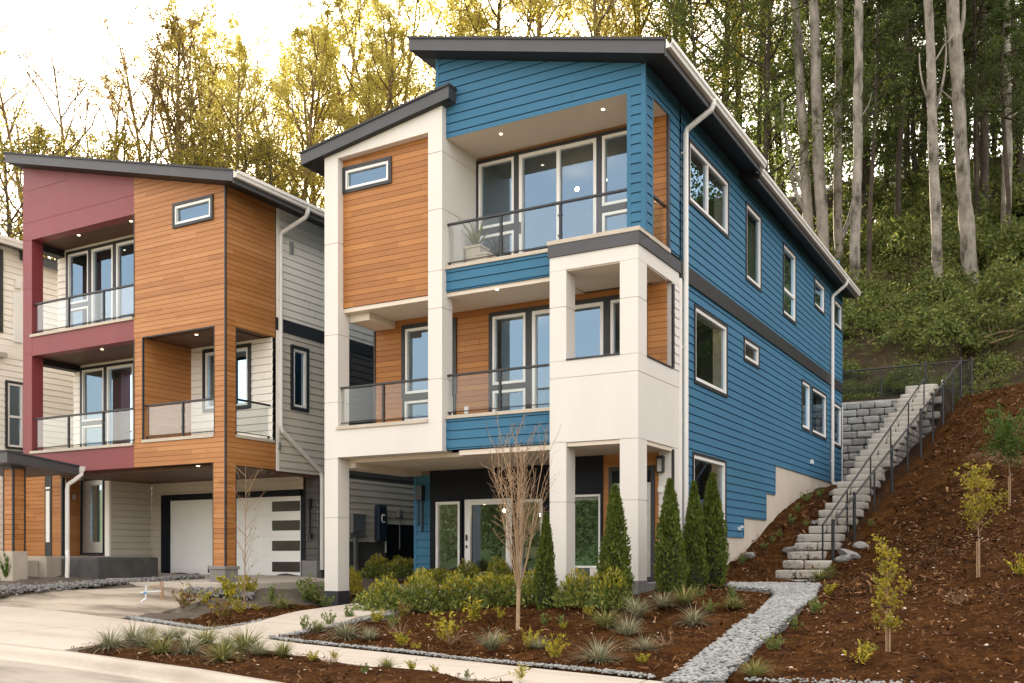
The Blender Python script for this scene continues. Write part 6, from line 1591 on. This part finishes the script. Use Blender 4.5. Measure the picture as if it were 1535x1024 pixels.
def shrub_mesh(seed, n=2600, mats=('laurel', 'laurel_tip'), size=.085, tipshare=.5):
    g_ = np.random.default_rng(seed); u = g_.normal(size=(n, 3)); u /= np.linalg.norm(u, axis=1)[:, None]; u[:, 2] = np.abs(u[:, 2]) * 1.0 - .12
    lob = 1 + .18 * np.sin(u[:, 0] * 4 + seed) * np.cos(u[:, 1] * 5) + .12 * np.sin(u[:, 2] * 7 + seed)
    r = g_.random(n) ** .33 * lob
    P = u * r[:, None] * np.array([.5, .5, .62]); P[:, 2] += .1
    tip = (g_.random(n) < tipshare * np.clip((P[:, 2] - .22) * 3.2, 0, 1) * np.clip(r * 1.4 - .5, 0, 1) * 1.6).astype(int)
    me = leaves_mesh('laurel', P, size, [M[mats[0]], M[mats[1]]], .34, midx=tip, dirs=u * .8 + np.array([0, 0, .55]), ds=.5)
    W = Wood()
    for i in range(14):
        a = g_.uniform(0, 6.28); W.add(wander((.04 * math.cos(a), .04 * math.sin(a), -.03), (math.cos(a) * .6, math.sin(a) * .6, 1), g_.uniform(.4, .62), 4, g_, .12, 0), np.linspace(.009, .003, 5), 4)
    return me, W.mesh('laurel_stems', M['twigbark'])
SH = [shrub_mesh(s) for s in (1, 2, 3, 4)]
def shrub(px, py, wpx, hpx, k, label, group=None, y=None):
    x, y, z = hit_ground(px, py); f = -AXF * x + AXR * y
    e = empty('laurel_shrub', (x, y, z), label, 'shrub', group); e.rotation_euler = (0, 0, k * 1.3 + px)
    e.scale = (wpx / F * f, wpx / F * f, hpx / F * f / .66)
    link('foliage', SH[k % 4][0], e); link('stems', SH[k % 4][1], e)
front = [(578, 919, 84, 52), (632, 917, 86, 54), (690, 914, 86, 52), (745, 912, 82, 56), (800, 909, 84, 52), (868, 912, 84, 50), (918, 914, 76, 58)]
for i, (x, y, w_, h_) in enumerate(front):
    shrub(x, y, w_, h_, i, '%s of the laurel shrubs in the front row of the clipped bed' % ordn(i), 'laurel shrubs in front row')
back = [(566, 868, 58, 32), (602, 866, 50, 30), (650, 882, 64, 32), (702, 880, 66, 36), (748, 880, 56, 38)]
for i, (x, y, w_, h_) in enumerate(back):
    shrub(x, y, w_, h_, i + 1, '%s of the smaller laurels behind the front row, nearer the entrance' % ordn(i), 'laurel shrubs in back row')
YS = [shrub_mesh(9, 900, ('gold_shrub', 'laurel_tip'), .11, .8)]
x, y, z = hit_ground(525, 893); f = -AXF * x + AXR * y
e = empty('yellow_shrub', (x, y, z), 'round bright yellow green shrub beside the left white pillar', 'shrub'); e.scale = (42 / F * f, 42 / F * f, 42 / F * f / .66); link('foliage', YS[0][0], e); link('stems', YS[0][1], e)

# grass tufts and little plants
def tuft_mesh(seed, n=230, mat='grass_grey', H=.30, spread=1.15, wid=.0055):
    g_ = np.random.default_rng(seed); V = []; Fc = []; c = 0
    for i in range(n):
        az = g_.uniform(0, 6.28); el = g_.uniform(.05, 1.0) ** .8 * spread; L = H * g_.uniform(.6, 1.15); r = g_.uniform(0, .035); w_ = wid * g_.uniform(.7, 1.2)
        p = np.array([math.cos(az) * r, math.sin(az) * r, 0]); s_ = np.array([-math.sin(az), math.cos(az), 0])
        for k in range(5):
            e_ = el + k * .22 * spread; d = np.array([math.cos(az) * math.sin(e_), math.sin(az) * math.sin(e_), math.cos(e_)])
            ww = w_ * (1 - k / 4.3); V += [p - s_ * ww, p + s_ * ww]; p = p + d * L / 4
        for k in range(4): Fc.append((c + 2 * k, c + 2 * k + 1, c + 2 * k + 3, c + 2 * k + 2))
        c += 10
    return mesh_np('tuft', np.array(V), np.array(Fc), M[mat])
def leafy_mesh(seed, n=110, mat='gold_shrub', H=.26, R_=.16, size=.05, spiky=True):
    n = int(n * 2.4)
    g_ = np.random.default_rng(seed); ns = 13; P = []; D = []
    for i in range(ns):
        az = g_.uniform(0, 6.28); el = g_.uniform(.1, .85); L = H * g_.uniform(.6, 1.15); d = np.array([math.cos(az) * math.sin(el), math.sin(az) * math.sin(el), math.cos(el)])
        for k in range(n // ns):
            t = g_.uniform(.2, 1); P.append(d * L * t + g_.normal(0, .012, 3)); D.append(d * .8 + g_.normal(0, .5, 3))
    return leaves_mesh('leafy', np.array(P), size, M[mat], .34, dirs=np.array(D), ds=.2)
def twig_mesh(seed, H=.3, n=16):
    g_ = np.random.default_rng(seed); W = Wood()
    for i in range(n):
        a = g_.uniform(0, 6.28); b = wander((0, 0, -.02), (math.cos(a) * .7, math.sin(a) * .7, 1), H * g_.uniform(.5, 1.1), 4, g_, .2, 0); W.add(b, np.linspace(.005, .0025, 5), 3)
        W.add(wander(b[2], b[3] - b[2] + g_.normal(0, .05, 3), H * .3, 3, g_, .2, 0), np.linspace(.003, .0018, 4), 3)
    return W.mesh('twigs', M['twigbark'])
SM = {'g': [tuft_mesh(1), tuft_mesh(2, 240, spread=1.3), tuft_mesh(3, 200, spread=1.0)], 'G': [tuft_mesh(4, 240, 'grass_green', .3, 1.0), tuft_mesh(5, 220, 'grass_green', .28, 1.2)],
      'y': [leafy_mesh(1), leafy_mesh(2, 90), leafy_mesh(3, 120, H=.3)], 'r': [leafy_mesh(4, 110, 'rust_shrub'), leafy_mesh(5, 120, 'rust_shrub', .28)],
      's': [leafy_mesh(6, 80, 'seedling', .22, size=.045), leafy_mesh(7, 90, 'seedling', .26, size=.05)], 'd': [twig_mesh(1), twig_mesh(2)]}
KN = {'g': ('grass_tuft', 'grey green grass tuft', 'grass tuft'), 'G': ('grass_tuft', 'fresh green grass tuft', 'grass tuft'), 'y': ('golden_plant', 'small yellow leaved plant', 'plant'), 'r': ('rusty_plant', 'rust tinged bushy plant', 'plant'), 's': ('seedling', 'low green seedling', 'plant'), 'd': ('dry_plant', 'bare dry twiggy plant', 'plant')}
BEDS = {
 ('in the mulch strip along the kerb', 'kerb strip'): [(165, 974, 42, 'g'), (200, 966, 38, 'g'), (216, 970, 34, 'g'), (226, 955, 26, 'G'), (242, 982, 44, 'G'), (252, 961, 26, 'g'), (268, 958, 26, 'g'), (283, 982, 40, 'g'), (308, 969, 34, 'G'), (334, 992, 46, 'G'), (341, 973, 30, 'g'), (368, 979, 44, 'G'), (388, 986, 34, 'g'), (424, 987, 30, 'G'), (466, 993, 20, 'y'), (496, 997, 24, 'd'), (502, 990, 16, 'y'), (547, 1014, 22, 's'), (580, 1005, 22, 'G'), (618, 1007, 20, 'y'), (651, 1011, 16, 'y'), (700, 1020, 18, 's'), (780, 1021, 24, 'y')],
 ('in the bed left of the front path', 'left bed'): [(277, 912, 36, 'r'), (308, 906, 24, 'y'), (334, 929, 44, 'r'), (344, 899, 44, 'y'), (376, 893, 36, 'y'), (358, 920, 26, 'y'), (384, 916, 12, 'y'), (407, 907, 36, 's'), (424, 913, 26, 'G'), (462, 902, 42, 's'), (474, 904, 26, 'G'), (489, 911, 22, 's')],
 ('in the big mulch bed before the laurels', 'main bed'): [(457, 948, 30, 's'), (477, 947, 26, 'G'), (494, 938, 24, 's'), (523, 930, 26, 's'), (518, 957, 36, 'g'), (554, 962, 28, 'g'), (563, 934, 26, 'y'), (588, 943, 26, 's'), (604, 928, 26, 'r'), (600, 953, 30, 'd'), (604, 970, 28, 'y'), (626, 976, 16, 'y'), (669, 962, 40, 'y'), (676, 966, 28, 'd'), (710, 935, 38, 'y'), (737, 975, 38, 'g'), (744, 972, 26, 'y'), (749, 928, 20, 'y'), (793, 972, 34, 'y'), (806, 975, 26, 'g'), (830, 988, 34, 'y'), (815, 938, 22, 's'), (842, 940, 22, 's'), (846, 944, 14, 'y'), (884, 924, 20, 'y'), (909, 940, 42, 'G'), (941, 957, 40, 'g'), (955, 927, 40, 'g'), (966, 979, 34, 'g'), (896, 995, 46, 'g'), (966, 997, 22, 'y'), (995, 911, 30, 'g'), (1040, 937, 36, 'g'), (1064, 918, 22, 's'), (1100, 913, 30, 'G'), (1003, 972, 28, 'd'), (1026, 908, 34, 'G'), (1048, 898, 22, 's'), (1097, 898, 24, 's')],
 ('on the slope right of the gravel path', 'slope'): [(1230, 872, 32, 'G'), (1243, 893, 22, 'y'), (1246, 862, 18, 's'), (1222, 920, 26, 's'), (1192, 946, 28, 's'), (1160, 976, 30, 's'), (1131, 1018, 34, 'G'), (1293, 998, 36, 'y'), (1434, 906, 28, 'd'), (1529, 864, 30, 'y'), (1305, 790, 14, 's')],
 ('between the house foundation and the stone stair', 'foundation bed'): [(1209, 753, 18, 's'), (1229, 746, 16, 's'), (1195, 768, 16, 's'), (1186, 786, 18, 's'), (1169, 806, 14, 's'), (1158, 814, 12, 's'), (1145, 824, 12, 's'), (1112, 845, 16, 's'), (1208, 790, 12, 's')]}
_pr = random.Random(9)
for (where, short), items in BEDS.items():
    cnt = {}
    for px, py, h_, k in sorted(items): cnt[k] = cnt.get(k, 0) + 1
    seen = {}
    for px, py, h_, k in sorted(items):
        i = seen.get(k, 0); seen[k] = i + 1
        if short == 'kerb strip':
            x, y, _ = onPlane(px, py, .02, -.026); z = zwalk(x) + .01
        else: x, y, z = hit_ground(px, py)
        f = -AXF * x + AXR * y; nm, ds, ct = KN[k]
        lab = ('only %s %s' % (ds, where)) if cnt[k] == 1 else '%s %s %s' % (ordn(i) if i else 'leftmost', ds, where)
        lab = ' '.join(lab.split()[:16])
        me = SM[k][_pr.randrange(len(SM[k]))]
        o = tag(link(nm, me, None, (x, y, z)), lab, ct, 'little plants, ' + short)
        s_ = 1.0 * h_ / F * f / .27; o.scale = (s_ * _pr.uniform(.95, 1.25), s_ * _pr.uniform(.95, 1.25), s_); o.rotation_euler = (0, 0, _pr.uniform(0, 6.28))

# bare vase shaped tree before the entrance
def bare_tree():
    M['twig_tan'] = plain('tan_twig_bark', (.40, .27, .155), .8, .25, 9)
    x, y, z = hit_ground(776, 943); f = -AXF * x + AXR * y; k = f / F
    g_ = np.random.default_rng(31); W = Wood(); H1 = 60 * k
    W.add([(0, 0, -.1), (.01, 0, H1 * .5), (.02, 0, H1)], [.034, .032, .034], 8)
    buds = []
    for i in range(17):
        az = i * 2.399 + g_.uniform(-.5, .5); s_ = g_.uniform(.05, .33); L = k * (g_.uniform(190, 265) if i % 4 else 160)
        d = (math.cos(az) * s_, math.sin(az) * s_, 1)
        b = wander((.02, 0, H1 - g_.uniform(0, .12)), d, L, 9, g_, .06, .035); W.add(b, np.linspace(.0115, .003, 10), 5)
        for j in range(10):
            q = g_.uniform(.30, 1) * 9; m_ = min(int(q), 8); p = b[m_] * (1 - (q - m_)) + b[m_ + 1] * (q - m_)
            dd = np.array(d) * .9 + g_.normal(0, .36, 3); t = wander(p, dd / np.linalg.norm(dd), k * g_.uniform(18, 70), 5, g_, .08, .04); W.add(t, np.linspace(.0055, .0022, 6), 3)
            for c in t[1:]: buds.append(c + g_.normal(0, .008, 3))
            for _ in range(2):
                e_ = wander(t[g_.integers(1, 5)], dd / np.linalg.norm(dd) + g_.normal(0, .5, 3), k * g_.uniform(8, 24), 3, g_, .1, .03); W.add(e_, np.linspace(.003, .0018, 4), 3); buds.append(e_[-1])
    e = empty('bare_tree', (x, y, z), 'bare multi stemmed vase shaped tree in the bed before the entrance', 'tree')
    link('trunk', W.mesh('bare_trunk', M['twig_tan']), e)
    link('buds', leaves_mesh('buds', np.array(buds), .026, leafmat('brown_buds', [(.12, .05, .02), (.26, .14, .05)], .1, .6, .3), .6), e)
bare_tree()
def sapling(px, py, top, label, seed, mat, nleaf, leafr, wpx, name='young_tree', bare=False, stake=True, low=.35, leaf=.05):
    x, y, z = hit_ground(px, py); f = -AXF * x + AXR * y; k = f / F; H_ = (py - top) * k; Rr = wpx * k / 2
    g_ = np.random.default_rng(seed); W = Wood(); tr = wander((0, 0, -.1), (.0, 0, 1), H_, 10, g_, .012, .05); W.add(tr, np.linspace(.016, .004, 11), 7); pts = []; 
    nb = 18
    for i in range(nb):
        t = low + (.95 - low) * i / nb; p = tr[min(int(t * 10), 9)] * 1.0; p = tr[int(t * 10)] + (tr[min(10, int(t * 10) + 1)] - tr[int(t * 10)]) * (t * 10 - int(t * 10))
        az = i * 2.4 + g_.uniform(-.3, .3); L = Rr * g_.uniform(.7, 1.25) * (1.0 - .45 * abs(t - .6)); el = .75
        b = wander(p, (math.cos(az) * math.sin(el), math.sin(az) * math.sin(el), math.cos(el)), L * 1.15, 5, g_, .14, .08); W.add(b, np.linspace(.007, .002, 6), 4)
        pts += [b[j] for j in (1, 2, 3, 4, 5)]
        for _ in range(3):
            c = wander(b[g_.integers(1, 5)], g_.normal(0, 1, 3) + np.array([math.cos(az), math.sin(az), .8]), L * .45, 3, g_, .15, .05); W.add(c, np.linspace(.003, .0014, 4), 3); pts += list(c[1:])
    e = empty(name, (x, y, z), label, 'young tree'); link('trunk', W.mesh('sapling_trunk', M['twigbark']), e)
    pts = np.array(pts)
    if nleaf:
        P = pts[g_.integers(0, len(pts), nleaf)] + g_.normal(0, leafr, (nleaf, 3)); link('crown', leaves_mesh('sapling_crown', P, leaf, M[mat], .5), e)
    if stake:
        s_ = Wood(); s_.add([(.024, -.014, -.2), (.024, -.014, H_ * .40)], [.011, .011], 6); s_.add([(-.018, -.02, -.2), (-.018, -.02, H_ * .35)], [.008, .008], 6); link('stake', s_.mesh('stake', M['stake']), e)
        t = MB(); t.tube([(.05, -.03, H_ * .385), (-.02, .02, H_ * .385), (-.03, -.04, H_ * .39), (.05, -.04, H_ * .385)], .008, 5); o = t.build('tie', M['black_metal'], None); o.parent = e
M['stake'] = plain('pale_stake_wood', (.36, .23, .13), .8, .15, 6)
sapling(1331, 976, 806, 'young tree with sparse yellow leaves, nearest on the mulch slope', 41, 'young_yellow', 900, .028, 62, low=.22, leaf=.052)
sapling(1466, 870, 703, 'staked young tree with yellow green crown, middle of the slope', 42, 'young_yellow', 1250, .035, 80, low=.48, leaf=.058)
sapling(1513, 758, 633, 'staked young tree with full green crown at the right edge of the slope', 43, 'young_green', 2800, .06, 78, low=.50, leaf=.065)
sapling(366, 907, 688, 'thin bare sapling before the cedar pillar and garage door', 44, 'young_green', 46, .02, 92, name='bare_sapling', low=.22, stake=False, leaf=.04)
x, y, z = hit_ground(10, 869); o = tag(link('upright_seedling', leafy_mesh(30, 260, 'young_green', .5, size=.07), None, (x, y, z)), 'upright little evergreen in the bare soil at the far left', 'plant'); o.scale = (.7, .7, 1.3)

# survey stakes with a blue ribbon on the bare soil
M['stakeblue'] = plain('pale_blue_stake', (.62, .64, .64), .7, .1, 6); M['ribbon'] = plain('blue_ribbon', (.10, .30, .62), .5, .1, 6)
def stake_at(px, py, h_, lean, mat): 
    x, y, z = hit_ground(px, py); return x, y, z
x, y, z = hit_ground(226, 902); f = -AXF * x + AXR * y; k = f / F
e = empty('survey_stakes', (x, y, z), 'crossed survey stakes with a blue ribbon on the bare soil by the driveway', 'stakes')
def bar(name, a, b, w_, mat):
    A = Vector((x + AXR * a[0] * k, y + AXF * a[0] * k + a[2], z + a[1] * k)); B = Vector((x + AXR * b[0] * k, y + AXF * b[0] * k + b[2], z + b[1] * k))
    mb = MB(); mb.tube([A, B], w_, 4); mb.build(name, M[mat], e)
bar('stake', (-8, -3, 0), (-7, 24, 0), .022, 'stakeblue'); bar('stake', (-9, 4, .02), (-17, -14, -.3), .022, 'stakeblue'); bar('stake', (11, -1, .1), (9, 30, .1), .028, 'stake'); bar('stake', (5, 0, .25), (4, 28, .25), .018, 'stake')
bar('cross_lath', (-17, 13, .03), (12, 15, .06), .018, 'stakeblue'); bar('cross_lath', (-5, 22, .03), (10, 24, .1), .014, 'stake'); bar('ribbon', (-9, 13, -.03), (-5, 13.5, -.03), .022, 'ribbon')
# black drain pipe lying against the red house wall
mb = MB(); c = []
for i in range(60):
    t = i / 59; c.append((-16.25 + .75 * math.sin(t * 5) * (1 - .4 * t), 21.0 + 3.6 * t, 1.15 + .55 * t + .10 * math.sin(t * 9)))
mb.tube(c, [.13 + .012 * (i % 2) for i in range(60)], 10)
o = mb.build('drain_pipe', M['black_metal'], None, smooth=False, at=c[0]); tag(o, 'black ribbed drain pipe lying in the gap between the two houses', 'pipe')
mb = MB(); c = [(-15.9 + .5 * math.cos(t), 24.4 + .5 * math.sin(t), 1.75 + .05 * t) for t in np.linspace(0, 13, 70)]
mb.tube(c, [.12 + .012 * (i % 2) for i in range(70)], 10); o = mb.build('pipe_coil', M['black_metal'], None, at=c[0]); tag(o, 'coil of black drain pipe heaped behind the lying pipe', 'pipe')
# potted plants on the upper deck
M['pot'] = plain('sand_planter', (.52, .43, .32), .8, .1, 4)
def pot(px, fy, w_, h_, name, label, plant):
    xx, _ = onY(px, 380, fy); b = Vector((xx, fy, 7.57)); e = empty(name, b, label, 'planter', 'planters on the upper deck')
    mb = MB(); mb.prism([(xx - w_ * .4, 7.57), (xx + w_ * .4, 7.57), (xx + w_ / 2, 7.57 + h_), (xx - w_ / 2, 7.57 + h_)], 'y', fy - w_ / 2, fy + w_ / 2); mb.box(xx - w_ * .55, xx + w_ * .55, fy - w_ * .55, fy + w_ * .55, 7.572 + h_, 7.572 + h_ + .05)
    mb.build('pot', M['pot'], e, bevel=.01)
    if plant:
        o = link('plant', tuft_mesh(77, 46, 'grass_green', .72, .8, .022), e, (0, 0, h_ + .04))
pot(715, 18.05, .36, .62, 'planter', 'tall sand coloured planter with a spiky plant on the upper deck', True)
pot(727, 17.75, .30, .34, 'planter', 'low square planter in front of the tall one on the upper deck', False)
pot(738, 17.95, .28, .30, 'planter', 'small planter right of the spiky one on the upper deck', False)
# ------------------------------------------------------------------ camera, light, render
cam = bpy.data.cameras.new('camera'); co = bpy.data.objects.new('camera', cam); COL.objects.link(co)
cam.sensor_fit = 'HORIZONTAL'; cam.sensor_width = 36.0; cam.lens = 36.0 * F / 1535.0
cam.shift_y = (HY - 512.0) / 1535.0; cam.clip_start = .1; cam.clip_end = 2000
co.location = (0, 0, CZ)
co.rotation_euler = (R(90), 0, math.atan2(AXF, AXR))
scene.camera = co

SUN_AZ = (-.60, .80)            # towards the sun: low behind the wooded slope, left of the blue house
SUN_EL = 24.0
VEIL = .5; VEILC = (6.2, 5.4, 4.5)
w = bpy.data.worlds.new('World'); scene.world = w; w.use_nodes = True
nt = w.node_tree; bg = nt.nodes['Background']
sky = nt.nodes.new('ShaderNodeTexSky'); sky.sky_type = 'NISHITA'; sky.sun_disc = False
sky.sun_elevation = R(SUN_EL); sky.sun_rotation = math.atan2(SUN_AZ[0], SUN_AZ[1])
sky.air_density = 1.0; sky.dust_density = 4.0; sky.ozone_density = 1.0; sky.altitude = 50
# thin warm cloud veil over the sky
mx = nt.nodes.new('ShaderNodeMix'); mx.data_type = 'RGBA'; mx.inputs[0].default_value = VEIL
nt.links.new(sky.outputs[0], mx.inputs[6]); mx.inputs[7].default_value = (*VEILC, 1)
nt.links.new(mx.outputs[2], bg.inputs['Color']); bg.inputs['Strength'].default_value = .13
s = bpy.data.lights.new('sun', 'SUN'); so = bpy.data.objects.new('sun', s); COL.objects.link(so)
s.energy = 5.0; s.angle = R(.5); s.color = (1, .86, .66)
d = Vector((SUN_AZ[0] * math.cos(R(SUN_EL)), SUN_AZ[1] * math.cos(R(SUN_EL)), math.sin(R(SUN_EL))))
so.rotation_euler = d.to_track_quat('Z', 'Y').to_euler(); so.location = (-20, 40, 30)
scene.view_settings.view_transform = 'Standard'; scene.view_settings.look = 'None'
scene.view_settings.exposure = 2.36; scene.view_settings.gamma = 1
scene.cycles.max_bounces = 8; scene.cycles.transparent_max_bounces = 24; scene.cycles.diffuse_bounces = 4
scene.cycles.use_denoising = True
